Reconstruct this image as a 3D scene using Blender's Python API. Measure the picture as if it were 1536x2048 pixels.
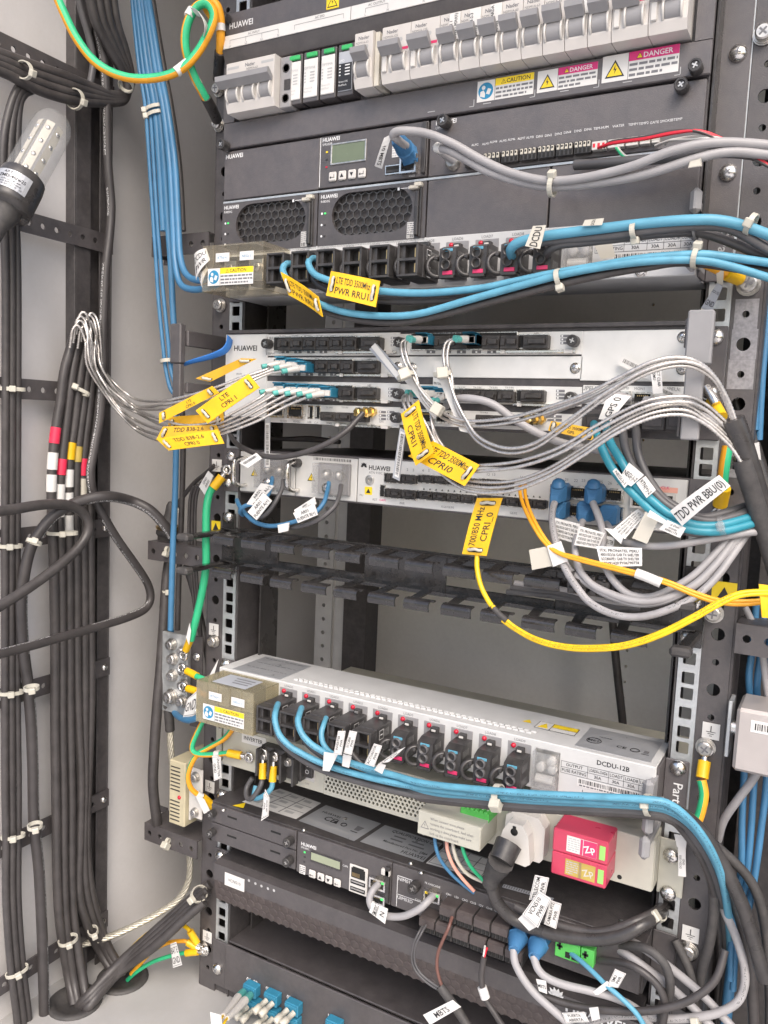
import bpy, bmesh, math, random
from mathutils import Vector as V
rnd = random.Random(7)
for o in list(bpy.data.objects): bpy.data.objects.remove(o)
scn = bpy.context.scene
COL = scn.collection
# ---------------------------------------------------------------- camera (measured from the rack's hole pattern, millimetres)
S = 0.001
OZ = 453.0                                  # cabinet floor lies 453 mm below the rack datum
RM = ((0.8719286556, 0.4877826205, 0.0425268698), (0.0887717018, -0.0720703112, -0.9934412188), (-0.4815184363, 0.8699850489, -0.1061414629))
CC = (327.35167, -680.23897, 190.47366)
FL = 1658.30613
cd = bpy.data.cameras.new('camera'); cam = bpy.data.objects.new('camera', cd); COL.objects.link(cam)
cd.sensor_fit = 'VERTICAL'; cd.sensor_height = 36.0; cd.lens = 36.0*FL/2048.0
cd.clip_start = 0.02; cd.clip_end = 200.0
from mathutils import Matrix
r, d, f = (V(q) for q in RM)
cam.matrix_world = Matrix(((r.x, -d.x, -f.x, CC[0]*S), (r.y, -d.y, -f.y, CC[1]*S), (r.z, -d.z, -f.z, (CC[2]+OZ)*S), (0, 0, 0, 1)))
scn.camera = cam
# ---------------------------------------------------------------- sky, sun, exposure
SUN_EL, SUN_AZ = 46.0, 36.0                 # degrees above the horizon, degrees to the right of straight out of the cabinet
w = bpy.data.worlds.new('World'); scn.world = w; w.use_nodes = True
nt = w.node_tree; bg = nt.nodes['Background']
sky = nt.nodes.new('ShaderNodeTexSky'); sky.sky_type = 'NISHITA'; sky.sun_disc = False
sky.sun_elevation = math.radians(SUN_EL); sky.sun_rotation = math.radians(180-SUN_AZ)
sky.air_density = 1.0; sky.dust_density = 4.0; sky.ozone_density = 0.6
nt.links.new(sky.outputs[0], bg.inputs[0]); bg.inputs[1].default_value = 0.15
ld = bpy.data.lights.new('sun', 'SUN'); ld.energy = 0.9; ld.angle = math.radians(36); ld.color = (1, 0.97, 0.94)
sun = bpy.data.objects.new('sun', ld); COL.objects.link(sun)
el, az = math.radians(SUN_EL), math.radians(SUN_AZ)
sd = V((math.sin(az)*math.cos(el), -math.cos(az)*math.cos(el), math.sin(el)))
sun.rotation_euler = sd.to_track_quat('Z', 'Y').to_euler(); sun.location = sd*3
scn.view_settings.view_transform = 'Standard'; scn.view_settings.look = 'None'
scn.view_settings.exposure = 0.86; scn.view_settings.gamma = 1.0; scn.view_settings.use_curve_mapping = False
# ---------------------------------------------------------------- pixel of the photograph -> millimetres
def ray(x, y):
    a, b = (x-768.0)/FL, (y-1024.0)/FL
    return V([RM[0][i]*a+RM[1][i]*b+RM[2][i] for i in range(3)])
def P(x, y, Y=0.0):
    d = ray(x, y); t = (Y-CC[1])/d.y; return V(CC)+d*t
def PX(x, y, X):
    d = ray(x, y); t = (X-CC[0])/d.x; return V(CC)+d*t
def PZ(x, y, Z):
    d = ray(x, y); t = (Z-CC[2])/d.z; return V(CC)+d*t
# ---------------------------------------------------------------- materials
MT = {}
def mat(name, col, rough=0.5, metal=0.0, var=0.10, vs=60.0, bump=0.0, bs=900.0, dust=0.0, spec=0.5, emit=None, alpha=None):
    m = bpy.data.materials.new(name); m.use_nodes = True; MT[name] = m
    n = m.node_tree.nodes; L = m.node_tree.links.new; b = n['Principled BSDF']
    b.inputs['Roughness'].default_value = rough; b.inputs['Metallic'].default_value = metal
    b.inputs['Specular IOR Level'].default_value = spec
    g = n.new('ShaderNodeNewGeometry')
    no = n.new('ShaderNodeTexNoise'); no.inputs['Scale'].default_value = vs; no.inputs['Detail'].default_value = 5
    L(g.outputs['Position'], no.inputs['Vector'])
    mr = n.new('ShaderNodeMapRange'); mr.inputs[1].default_value = 0.3; mr.inputs[2].default_value = 0.7
    mr.inputs[3].default_value = 1-var; mr.inputs[4].default_value = 1+var
    L(no.outputs['Fac'], mr.inputs[0])
    mx = n.new('ShaderNodeMix'); mx.data_type = 'RGBA'; mx.blend_type = 'MULTIPLY'; mx.inputs['Factor'].default_value = 1
    mx.inputs[6].default_value = (*col, 1); L(mr.outputs[0], mx.inputs[7])
    out = mx.outputs[2]
    if dust > 0:
        n2 = n.new('ShaderNodeTexNoise'); n2.inputs['Scale'].default_value = 160; n2.inputs['Detail'].default_value = 8; n2.inputs['Roughness'].default_value = .7
        L(g.outputs['Position'], n2.inputs['Vector'])
        r2 = n.new('ShaderNodeMapRange'); r2.inputs[1].default_value = .4; r2.inputs[2].default_value = .75; r2.inputs[3].default_value = 0; r2.inputs[4].default_value = dust
        L(n2.outputs['Fac'], r2.inputs[0])
        m2 = n.new('ShaderNodeMix'); m2.data_type = 'RGBA'; L(r2.outputs[0], m2.inputs['Factor']); L(out, m2.inputs[6]); m2.inputs[7].default_value = (.36, .33, .29, 1)
        out = m2.outputs[2]
    L(out, b.inputs['Base Color'])
    rr = n.new('ShaderNodeMapRange'); rr.inputs[1].default_value = .3; rr.inputs[2].default_value = .7
    rr.inputs[3].default_value = max(.03, rough-.08); rr.inputs[4].default_value = min(1, rough+.1); L(no.outputs['Fac'], rr.inputs[0]); L(rr.outputs[0], b.inputs['Roughness'])
    if bump > 0:
        n3 = n.new('ShaderNodeTexNoise'); n3.inputs['Scale'].default_value = bs; n3.inputs['Detail'].default_value = 2; L(g.outputs['Position'], n3.inputs['Vector'])
        bp = n.new('ShaderNodeBump'); bp.inputs['Strength'].default_value = bump; bp.inputs['Distance'].default_value = 0.0006
        L(n3.outputs['Fac'], bp.inputs['Height']); L(bp.outputs[0], b.inputs['Normal'])
    if emit:
        b.inputs['Emission Color'].default_value = (*emit[0], 1); b.inputs['Emission Strength'].default_value = emit[1]
    if alpha is not None:
        tr = n.new('ShaderNodeBsdfTransparent'); tr.inputs[0].default_value = (*alpha[1], 1)
        ms = n.new('ShaderNodeMixShader'); ms.inputs[0].default_value = alpha[0]
        L(tr.outputs[0], ms.inputs[1]); L(b.outputs[0], ms.inputs[2]); L(ms.outputs[0], n['Material Output'].inputs[0])
    return m
def cable_print(name, col, ink, rough=.5):
    """jacket with a line of small print running along the cable (UV: u round, v millimetres along)"""
    m = mat(name, col, rough, var=.14, vs=90, bump=.15, bs=500); n = m.node_tree.nodes; L = m.node_tree.links.new; b = n['Principled BSDF']
    src = b.inputs['Base Color'].links[0].from_socket
    uv = n.new('ShaderNodeTexCoord'); sp = n.new('ShaderNodeSeparateXYZ'); L(uv.outputs['UV'], sp.inputs[0])
    cb = n.new('ShaderNodeCombineXYZ'); 
    a = n.new('ShaderNodeMath'); a.operation = 'MULTIPLY'; a.inputs[1].default_value = 26; L(sp.outputs[0], a.inputs[0]); L(a.outputs[0], cb.inputs[0])
    c = n.new('ShaderNodeMath'); c.operation = 'MULTIPLY'; c.inputs[1].default_value = .85; L(sp.outputs[1], c.inputs[0]); L(c.outputs[0], cb.inputs[1])
    no = n.new('ShaderNodeTexNoise'); no.inputs['Scale'].default_value = 1; no.inputs['Detail'].default_value = 1; L(cb.outputs[0], no.inputs['Vector'])
    t = n.new('ShaderNodeMath'); t.operation = 'GREATER_THAN'; t.inputs[1].default_value = .53; L(no.outputs['Fac'], t.inputs[0])
    g1 = n.new('ShaderNodeMath'); g1.operation = 'COMPARE'; g1.inputs[1].default_value = .5; g1.inputs[2].default_value = .045; L(sp.outputs[0], g1.inputs[0])
    cb2 = n.new('ShaderNodeMath'); cb2.operation = 'MULTIPLY'; cb2.inputs[1].default_value = .017; L(sp.outputs[1], cb2.inputs[0])
    n2 = n.new('ShaderNodeTexNoise'); n2.noise_dimensions = '1D'; n2.inputs['Scale'].default_value = 1; n2.inputs['Detail'].default_value = 0; L(cb2.outputs[0], n2.inputs['W'])
    t2 = n.new('ShaderNodeMath'); t2.operation = 'GREATER_THAN'; t2.inputs[1].default_value = .46; L(n2.outputs['Fac'], t2.inputs[0])
    q = n.new('ShaderNodeMath'); q.operation = 'MULTIPLY'; L(t.outputs[0], q.inputs[0]); L(g1.outputs[0], q.inputs[1])
    q2 = n.new('ShaderNodeMath'); q2.operation = 'MULTIPLY'; L(q.outputs[0], q2.inputs[0]); L(t2.outputs[0], q2.inputs[1])
    mx = n.new('ShaderNodeMix'); mx.data_type = 'RGBA'; L(q2.outputs[0], mx.inputs['Factor']); L(src, mx.inputs[6]); mx.inputs[7].default_value = (*ink, 1)
    L(mx.outputs[2], b.inputs['Base Color']); return m
mat('black_metal', (.056, .051, .053), .42, var=.18, bump=.25, dust=.10)
mat('black_gloss', (.042, .039, .039), .30, var=.2, dust=.06)
mat('tray_gloss', (.020, .018, .018), .22, var=.3, vs=40, dust=.05, spec=.8)
mat('panel_dark', (.084, .075, .078), .46, var=.10, bump=.35, bs=1600, dust=.07, spec=.9)
mat('panel_dark2', (.068, .061, .063), .44, var=.12, bump=.35, bs=1600, dust=.07, spec=.8)
mat('plastic_black', (.036, .034, .035), .40, var=.2, dust=.10)
mat('plastic_brown', (.062, .049, .048), .5, var=.15, dust=.1)
mat('cap_black', (.032, .029, .029), .36, var=.2, dust=.12)
mat('grey_paint', (.60, .585, .58), .5, var=.09, vs=7, dust=.10, bump=.12, bs=500)
mat('floor_paint', (.38, .375, .37), .5, var=.12, vs=14, dust=.25, bump=.12, bs=500)
mat('back_paint', (.86, .84, .79), .5, var=.09, vs=6, dust=.10, bump=.12, bs=500)
mat('light_grey', (.58, .58, .575), .42, var=.05, bump=.15, bs=1500, dust=.04)
mat('silver_face', (.68, .675, .655), .38, metal=.15, var=.05, bump=.1, bs=1500, dust=.03)
mat('beige', (.44, .43, .37), .5, var=.06, bump=.2, bs=1300, dust=.06)
mat('old_ivory', (.48, .43, .29), .5, var=.08, dust=.1)
mat('zinc', (.55, .57, .575), .36, metal=.6, var=.1, vs=200)
mat('steel', (.72, .70, .67), .25, metal=1, var=.15, vs=300)
mat('steel_dull', (.55, .53, .50), .4, metal=1, var=.2, vs=250)
mat('steel_rib', (.56, .535, .51), .36, metal=.8, var=.2, vs=500)
mat('rope_wire', (.60, .57, .48), .42, metal=.7, var=.2, vs=400)
mat('aluminium', (.50, .46, .44), .45, metal=.5, var=.05, bump=.2, bs=1500)
mat('gold', (.85, .62, .25), .28, metal=1, var=.1)
mat('brass', (.55, .40, .20), .35, metal=1, var=.2)
mat('white_plastic', (.58, .56, .53), .38, var=.04)
mat('white_breaker', (.58, .55, .52), .42, var=.03, dust=.03)
mat('grey_toggle', (.27, .265, .27), .42, var=.06)
mat('tie_white', (.50, .48, .41), .4, var=.06)
mat('paper', (.66, .65, .63), .55, var=.03)
mat('paper_cream', (.54, .51, .44), .5, var=.03)
mat('paper_grey', (.40, .42, .46), .5, var=.05)
mat('foil_label', (.42, .43, .45), .35, metal=.35, var=.06)
mat('ink', (.02, .02, .022), .5)
mat('ink_grey', (.16, .16, .17), .5)
mat('ink_white', (.74, .74, .74), .5)
mat('ink_pale', (.42, .42, .42), .5)
mat('yellow_tag', (.82, .475, .010), .36, var=.10, dust=.05)
mat('yellow_orange_tag', (.74, .42, .02), .36, var=.10, dust=.05)
mat('yellow_wire', (.82, .52, .008), .4, var=.06)
mat('amber_wire', (.80, .37, .02), .4, var=.06)
mat('yellow_lug', (.78, .46, .01), .38, var=.1)
mat('yellow_sign', (.85, .62, .02), .45)
mat('blue_wire', (.055, .18, .33), .42, var=.10, bump=.1)
mat('cyan_wire', (.10, .31, .43), .46, var=.08, bump=.1)
mat('teal_wire', (.03, .25, .33), .36, var=.08)
mat('blue_boot', (.05, .17, .34), .45, var=.1)
mat('blue_lc', (.03, .20, .32), .4, var=.1)
mat('blue_deep', (.03, .17, .52), .4, var=.1)
mat('sign_blue', (.02, .22, .40), .5)
mat('teal_collar', (.10, .42, .38), .45)
mat('green_wire', (.03, .44, .20), .42, var=.08)
mat('green_led', (.05, .55, .12), .4, emit=((.1, .9, .2), .4))
mat('green_block', (.10, .50, .10), .45, var=.08)
mat('green_flag', (.04, .42, .12), .45)
mat('lime_window', (.30, .62, .15), .4)
mat('orange_stripe', (.80, .36, .02), .42, var=.08)
mat('pink_wire', (.75, .38, .30), .45)
mat('red_wire', (.60, .02, .04), .42, var=.08)
mat('red_tape', (.70, .03, .08), .42)
mat('red_mark', (.65, .04, .14), .42)
mat('spd_red', (.50, .05, .10), .32, var=.06)
mat('magenta', (.62, .03, .18), .5)
mat('red_led', (.45, .01, .03), .25, emit=((.9, .05, .1), .08))
mat('black_cable', (.050, .045, .045), .42, var=.2, bump=.15, bs=500, dust=.05)
mat('grey_cable', (.32, .31, .315), .46, var=.08, bump=.1)
mat('dark_grey_cable', (.085, .082, .085), .44, var=.12)
mat('brown_wire', (.16, .075, .06), .45)
mat('rubber', (.05, .047, .047), .6, var=.15, dust=.1)
mat('lcd', (.14, .17, .11), .2, var=.05)
mat('lcd_pale', (.30, .33, .23), .2, var=.05)
mat('amber_tape', (.46, .34, .08), .45)
mat('clear_cover', (.45, .42, .36), .18, alpha=(.12, (.96, .94, .89)))
mat('clear_cover_old', (.42, .39, .30), .22, alpha=(.38, (.90, .86, .72)))
mat('clear_plastic', (.60, .60, .60), .06, alpha=(.17, (.95, .95, .95)))
mat('grille_wire', (.13, .125, .12), .4, metal=.6)
mat('dark_void', (.012, .012, .012), .8)
mat('scraped', (.30, .29, .30), .45, metal=.3, var=.25, vs=300)
cable_print('black_print', (.050, .045, .045), (.5, .5, .5), .42)
cable_print('yellow_print', (.82, .52, .008), (.10, .07, .02), .4)
cable_print('cyan_print', (.10, .31, .43), (.05, .13, .19), .46)
cable_print('grey_print', (.32, .31, .315), (.13, .13, .13), .46)
# ---------------------------------------------------------------- mesh builder (millimetres)
OFF = {}
TXT = {}
def txt2d(s, bold=0.0):
    k = (s, bold)
    if k in TXT: return TXT[k]
    c = bpy.data.curves.new('t', 'FONT'); c.body = s; c.size = 1; c.resolution_u = 2; c.offset = bold
    o = bpy.data.objects.new('t', c); me = bpy.data.meshes.new_from_object(o)
    vs = [(v.co.x, v.co.y) for v in me.vertices]; fs = [tuple(p.vertices) for p in me.polygons]
    bpy.data.objects.remove(o); bpy.data.curves.remove(c); bpy.data.meshes.remove(me)
    x0 = min((v[0] for v in vs), default=0); x1 = max((v[0] for v in vs), default=1)
    vs = [((x-x0)/.73, y/.73) for x, y in vs]                # cap height 1
    TXT[k] = (vs, fs, (x1-x0)/.73); return TXT[k]
class MB:
    def __init__(s): s.v = []; s.f = []; s.m = []; s.sm = []; s.mats = []; s.uv = {}
    def mi(s, m):
        if m not in s.mats: s.mats.append(m)
        return s.mats.index(m)
    def face(s, pts, m, sm=False):
        b = len(s.v); s.v += [tuple(p) for p in pts]; s.f.append(tuple(range(b, b+len(pts)))); s.m.append(s.mi(m)); s.sm.append(sm)
    def raw(s, vs, fs, m, sm=False, uvs=None):
        b = len(s.v); s.v += [tuple(p) for p in vs]; k = s.mi(m)
        for i, q in enumerate(fs):
            if uvs: s.uv[len(s.f)] = uvs[i]
            s.f.append(tuple(b+j for j in q)); s.m.append(k); s.sm.append(sm)
    def box(s, x0, x1, y0, y1, z0, z1, m, c=0.0):
        if x0 > x1: x0, x1 = x1, x0
        if y0 > y1: y0, y1 = y1, y0
        if z0 > z1: z0, z1 = z1, z0
        c = min(c, (x1-x0)*.45, (y1-y0)*.45, (z1-z0)*.45)
        if c <= 0:
            vs = [(x, y, z) for x in (x0, x1) for y in (y0, y1) for z in (z0, z1)]
            s.raw(vs, [(0, 1, 3, 2), (4, 6, 7, 5), (0, 4, 5, 1), (2, 3, 7, 6), (0, 2, 6, 4), (1, 5, 7, 3)], m); return
        vs = []; X = (x0, x1); Y = (y0, y1); Z = (z0, z1)
        sg = (1, -1)
        for i in (0, 1):
            for j in (0, 1):
                for k in (0, 1):
                    vs += [(X[i], Y[j]+sg[j]*c, Z[k]+sg[k]*c), (X[i]+sg[i]*c, Y[j], Z[k]+sg[k]*c), (X[i]+sg[i]*c, Y[j]+sg[j]*c, Z[k])]
        I = lambda i, j, k, a: (i*4+j*2+k)*3+a
        fs = []
        for i in (0, 1): fs.append([I(i, 0, 0, 0), I(i, 0, 1, 0), I(i, 1, 1, 0), I(i, 1, 0, 0)][::(1 if i == 0 else -1)])
        for j in (0, 1): fs.append([I(0, j, 0, 1), I(1, j, 0, 1), I(1, j, 1, 1), I(0, j, 1, 1)][::(1 if j == 0 else -1)])
        for k in (0, 1): fs.append([I(0, 0, k, 2), I(0, 1, k, 2), I(1, 1, k, 2), I(1, 0, k, 2)][::(1 if k == 0 else -1)])
        for j in (0, 1):
            for k in (0, 1): fs.append([I(0, j, k, 1), I(0, j, k, 2), I(1, j, k, 2), I(1, j, k, 1)])
        for i in (0, 1):
            for k in (0, 1): fs.append([I(i, 0, k, 0), I(i, 0, k, 2), I(i, 1, k, 2), I(i, 1, k, 0)])
        for i in (0, 1):
            for j in (0, 1): fs.append([I(i, j, 0, 0), I(i, j, 0, 1), I(i, j, 1, 1), I(i, j, 1, 0)])
        for i in (0, 1):
            for j in (0, 1):
                for k in (0, 1): fs.append([I(i, j, k, 0), I(i, j, k, 1), I(i, j, k, 2)])
        s.raw(vs, fs, m)
    def prism(s, poly, y0, y1, m, sm=False):
        """poly of (x,z), extruded along Y (y0 is the front)"""
        n = len(poly); vs = [(x, y0, z) for x, z in poly]+[(x, y1, z) for x, z in poly]
        s.raw(vs, [tuple(range(n)), tuple(range(2*n-1, n-1, -1))], m)
        s.raw(vs, [(i, n+i, n+(i+1) % n, (i+1) % n) for i in range(n)], m, sm)
    def prismx(s, poly, x0, x1, m):
        """poly of (y,z), extruded along X"""
        n = len(poly); vs = [(x0, y, z) for y, z in poly]+[(x1, y, z) for y, z in poly]
        s.raw(vs, [tuple(range(n)), tuple(range(2*n-1, n-1, -1))]+[(i, n+i, n+(i+1) % n, (i+1) % n) for i in range(n)], m)
    def lathe(s, p0, ax, prof, m, n=14, sm=True, cap=True):
        """prof: list of (distance along ax, radius)"""
        p0 = V(p0); a = V(ax).normalized(); u = a.orthogonal().normalized(); w_ = a.cross(u)
        vs = []; fs = []
        for t, r_ in prof:
            for i in range(n):
                an = 2*math.pi*i/n; vs.append(p0+a*t+(u*math.cos(an)+w_*math.sin(an))*r_)
        for k in range(len(prof)-1):
            for i in range(n): fs.append((k*n+i, k*n+(i+1) % n, (k+1)*n+(i+1) % n, (k+1)*n+i))
        s.raw(vs, fs, m, sm)
        if cap:
            s.raw(vs[:n], [tuple(range(n-1, -1, -1))], m); s.raw(vs[-n:], [tuple(range(n))], m)
    def tube(s, pts, r_, m, n=8, per=5, m2=None, rib=None, flat=1.0, twist=0.0):
        """smooth tube through pts; m2 colours half the circumference; rib=(pitch, depth) makes it corrugated"""
        c = spline(pts, per) if per else [V(p) for p in pts]
        if rib: c = resample(c, rib[0]/2)
        vs = []; fs = []; uvs = []; fs2 = []; L = 0; up = None; prev = None
        N = len(c)
        for k in range(N):
            t = (c[min(k+1, N-1)]-c[max(k-1, 0)]); t = t.normalized() if t.length > 1e-9 else V((0, 0, 1))
            if up is None:
                up = V((0.1, -1, 0.3)); up = (up-t*up.dot(t)).normalized()
            else: up = (up-t*up.dot(t)).normalized()
            sd_ = t.cross(up); rr = r_(k/(N-1)) if callable(r_) else r_
            if rib and k % 2: rr *= rib[1]
            if k: L += (c[k]-prev).length
            prev = c[k]
            for i in range(n):
                an = 2*math.pi*i/n+math.pi+twist*L; vs.append(c[k]+(up*math.cos(an)+sd_*math.sin(an)*flat)*rr)
            if k:
                for i in range(n):
                    fs.append(((k-1)*n+i, (k-1)*n+(i+1) % n, k*n+(i+1) % n, k*n+i))
                    uvs.append(((i/n, Lp), ((i+1)/n, Lp), ((i+1)/n, L), (i/n, L)))
            Lp = L
        if m2:
            h = [i for i in range(len(fs)) if (i % n) < n//2]; g = [i for i in range(len(fs)) if (i % n) >= n//2]
            s.raw(vs, [fs[i] for i in h], m, True, [uvs[i] for i in h]); s.raw(vs, [fs[i] for i in g], m2, True, [uvs[i] for i in g])
        else: s.raw(vs, fs, m, True, uvs)
        s.raw(vs[:n], [tuple(range(n-1, -1, -1))], m); s.raw(vs[-n:], [tuple(range(n))], m)
    def text(s, t, x, z, h, y, m, al='l', rot=0.0, sx=1.0, bold=0.0):
        """lettering on a face that looks towards -Y; (x,z) is the baseline start/centre"""
        vs, fs, wd = txt2d(t, bold); dx = {'l': 0, 'c': -wd/2, 'r': -wd}[al]
        ca, sa = math.cos(rot), math.sin(rot)
        o = []
        for a, b in vs:
            a = (a+dx)*h*sx; b = b*h; o.append((x+a*ca-b*sa, y, z+a*sa+b*ca))
        s.raw(o, fs, m)
    def rectF(s, x0, x1, z0, z1, y, m): s.face([(x0, y, z0), (x1, y, z0), (x1, y, z1), (x0, y, z1)], m)
    def smallprint(s, x0, x1, z0, z1, y, m, lines=3, h=.45, seed=1):
        q = random.Random(seed); lh = (z1-z0)/lines
        for i in range(lines):
            z = z1-lh*(i+.5); x = x0; e = x0+(x1-x0)*(1 if i < lines-1 else q.uniform(.55, .9))
            while x < e-.3:
                wd = min(q.uniform(1.2, 4.2)*lh*.45, e-x); s.rectF(x, x+wd, z-lh*h*.5, z+lh*h*.5, y, m); x += wd+lh*.3
    def barcode(s, x0, x1, z0, z1, y, m, seed=1):
        q = random.Random(seed); x = x0
        while x < x1-.3:
            wd = q.choice((.35, .35, .6, .9)); s.rectF(x, min(x+wd, x1), z0, z1, y, m); x += wd+q.choice((.4, .5, .8))
    def xform(s, fn, i0=0):
        s.v = s.v[:i0]+[tuple(fn(V(p))) for p in s.v[i0:]]
    def build(s, name, parent=None, base=None):
        """one mesh object; a top-level one gets its origin at the middle of its base"""
        if parent is not None: off = OFF[parent.name]
        elif base is not None: off = V(base)
        else:
            xs = [p[0] for p in s.v]; ys = [p[1] for p in s.v]; zs = [p[2] for p in s.v]
            off = V(((min(xs)+max(xs))/2, (min(ys)+max(ys))/2, min(zs)))
        me = bpy.data.meshes.new(name)
        me.from_pydata([((p[0]-off.x)*S, (p[1]-off.y)*S, (p[2]-off.z)*S) for p in s.v], [], s.f)
        for mm in s.mats: me.materials.append(MT[mm])
        me.polygons.foreach_set('material_index', s.m); me.polygons.foreach_set('use_smooth', s.sm)
        if s.uv:
            ul = me.uv_layers.new(name='UVMap')
            for pi, uvs in s.uv.items():
                p = me.polygons[pi]
                for li, q in zip(p.loop_indices, uvs): ul.data[li].uv = q
        me.update()
        bm = bmesh.new(); bm.from_mesh(me); bmesh.ops.delete(bm, geom=[v for v in bm.verts if not v.link_faces], context='VERTS'); bmesh.ops.recalc_face_normals(bm, faces=bm.faces); bm.to_mesh(me); bm.free()
        o = bpy.data.objects.new(name, me); COL.objects.link(o); OFF[o.name] = off
        if parent is not None: o.parent = parent
        else: o.location = (off.x*S, off.y*S, (off.z+OZ)*S)
        return o
def spline(pts, per=5):
    p = [V(q) for q in pts]; n = len(p); out = []
    if n < 3: return p
    for i in range(n-1):
        a, b, c, e = p[max(i-1, 0)], p[i], p[i+1], p[min(i+2, n-1)]
        k = max(2, int(per))
        # centripetal-ish catmull-rom
        for j in range(k):
            t = j/k; out.append(.5*((2*b)+(c-a)*t+(2*a-5*b+4*c-e)*t*t+(3*b-a-3*c+e)*t**3))
    out.append(p[-1]); return out
def resample(c, step):
    out = [c[0]]; acc = 0
    for i in range(1, len(c)):
        a, b = c[i-1], c[i]; l = (b-a).length; t = step-acc
        while t <= l: out.append(a+(b-a)*(t/l)); t += step
        acc = (acc+l) % step if l > 0 else acc
    out.append(c[-1]); return out
def tag(o, label, cat, group=None, kind=None):
    if label: o['label'] = label
    if cat: o['category'] = cat
    if group: o['group'] = group
    if kind: o['kind'] = kind
    return o
def thing(name, base, label, cat, group=None):
    o = bpy.data.objects.new(name, None); COL.objects.link(o); o.empty_display_size = .02
    b = V(base); o.location = (b.x*S, b.y*S, (b.z+OZ)*S); OFF[o.name] = b
    return tag(o, label, cat, group)
def bx(name, parent, x0, x1, y0, y1, z0, z1, m, c=.4):
    b = MB(); b.box(x0, x1, y0, y1, z0, z1, m, c); return b.build(name, parent)
def rpoly(cx, cz, poly, an):
    """distance from (cx,cz) to a polygon outline along angle an"""
    dx, dz = math.cos(an), math.sin(an); best = None
    for i in range(len(poly)):
        ax, az_ = poly[i][0]-cx, poly[i][1]-cz; bx_, bz = poly[(i+1) % len(poly)][0]-cx, poly[(i+1) % len(poly)][1]-cz
        ex, ez = bx_-ax, bz-az_; den = dx*ez-dz*ex
        if abs(den) < 1e-12: continue
        t = (ax*ez-az_*ex)/den; u = (ax*dz-az_*dx)/den
        if t > 0 and -1e-6 <= u <= 1+1e-6 and (best is None or t > best): best = t
    return best or 0.01
def hole_cell(mb, x0, x1, z0, z1, poly, y, t, m, wall=None):
    """rectangular piece of plate with a hole of outline poly; front at y, thickness t"""
    cx = sum(p[0] for p in poly)/len(poly); cz = sum(p[1] for p in poly)/len(poly)
    rc = [(x0, z0), (x1, z0), (x1, z1), (x0, z1)]
    A = sorted(set(round(math.atan2(p[1]-cz, p[0]-cx), 5) for p in list(poly)+rc)); n = len(A)
    I = []; O = []
    for a in A:
        q = rpoly(cx, cz, poly, a); k = rpoly(cx, cz, rc, a); I.append((cx+q*math.cos(a), cz+q*math.sin(a))); O.append((cx+k*math.cos(a), cz+k*math.sin(a)))
    vs = [(p[0], y, p[1]) for p in I]+[(p[0], y, p[1]) for p in O]+[(p[0], y+t, p[1]) for p in I]+[(p[0], y+t, p[1]) for p in O]
    fs = []
    for i in range(n):
        j = (i+1) % n; fs += [(i, j, n+j, n+i), (2*n+i, 3*n+i, 3*n+j, 2*n+j)]
    mb.raw(vs, fs, m)
    mb.raw(vs, [(i, 2*n+i, 2*n+(i+1) % n, (i+1) % n) for i in range(n)], wall or m)
def circ(cx, cz, r_, n=12): return [(cx+r_*math.cos(2*math.pi*i/n), cz+r_*math.sin(2*math.pi*i/n)) for i in range(n)]
def sq(cx, cz, h, c=.8): return [(cx-h+c, cz-h), (cx+h-c, cz-h), (cx+h, cz-h+c), (cx+h, cz+h-c), (cx+h-c, cz+h), (cx-h+c, cz+h), (cx-h, cz+h-c), (cx-h, cz-h+c)]
def hole_column(mb, x0, x1, z0, z1, holes, y, t, m):
    """vertical strip of plate with holes [(z, outline)] in it"""
    hs = sorted(holes); cut = [z0]+[(hs[i][0]+hs[i+1][0])/2 for i in range(len(hs)-1)]+[z1]
    for i, (z, poly) in enumerate(hs): hole_cell(mb, x0, x1, cut[i], cut[i+1], poly, y, t, m)
    for (a, b, c_, e) in ((x0, x0, y, y+t), (x1, x1, y, y+t)): mb.face([(a, c_, z0), (a, e, z0), (a, e, z1), (a, c_, z1)], m)
    for z in (z0, z1): mb.face([(x0, y, z), (x1, y, z), (x1, y+t, z), (x0, y+t, z)], m)
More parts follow.
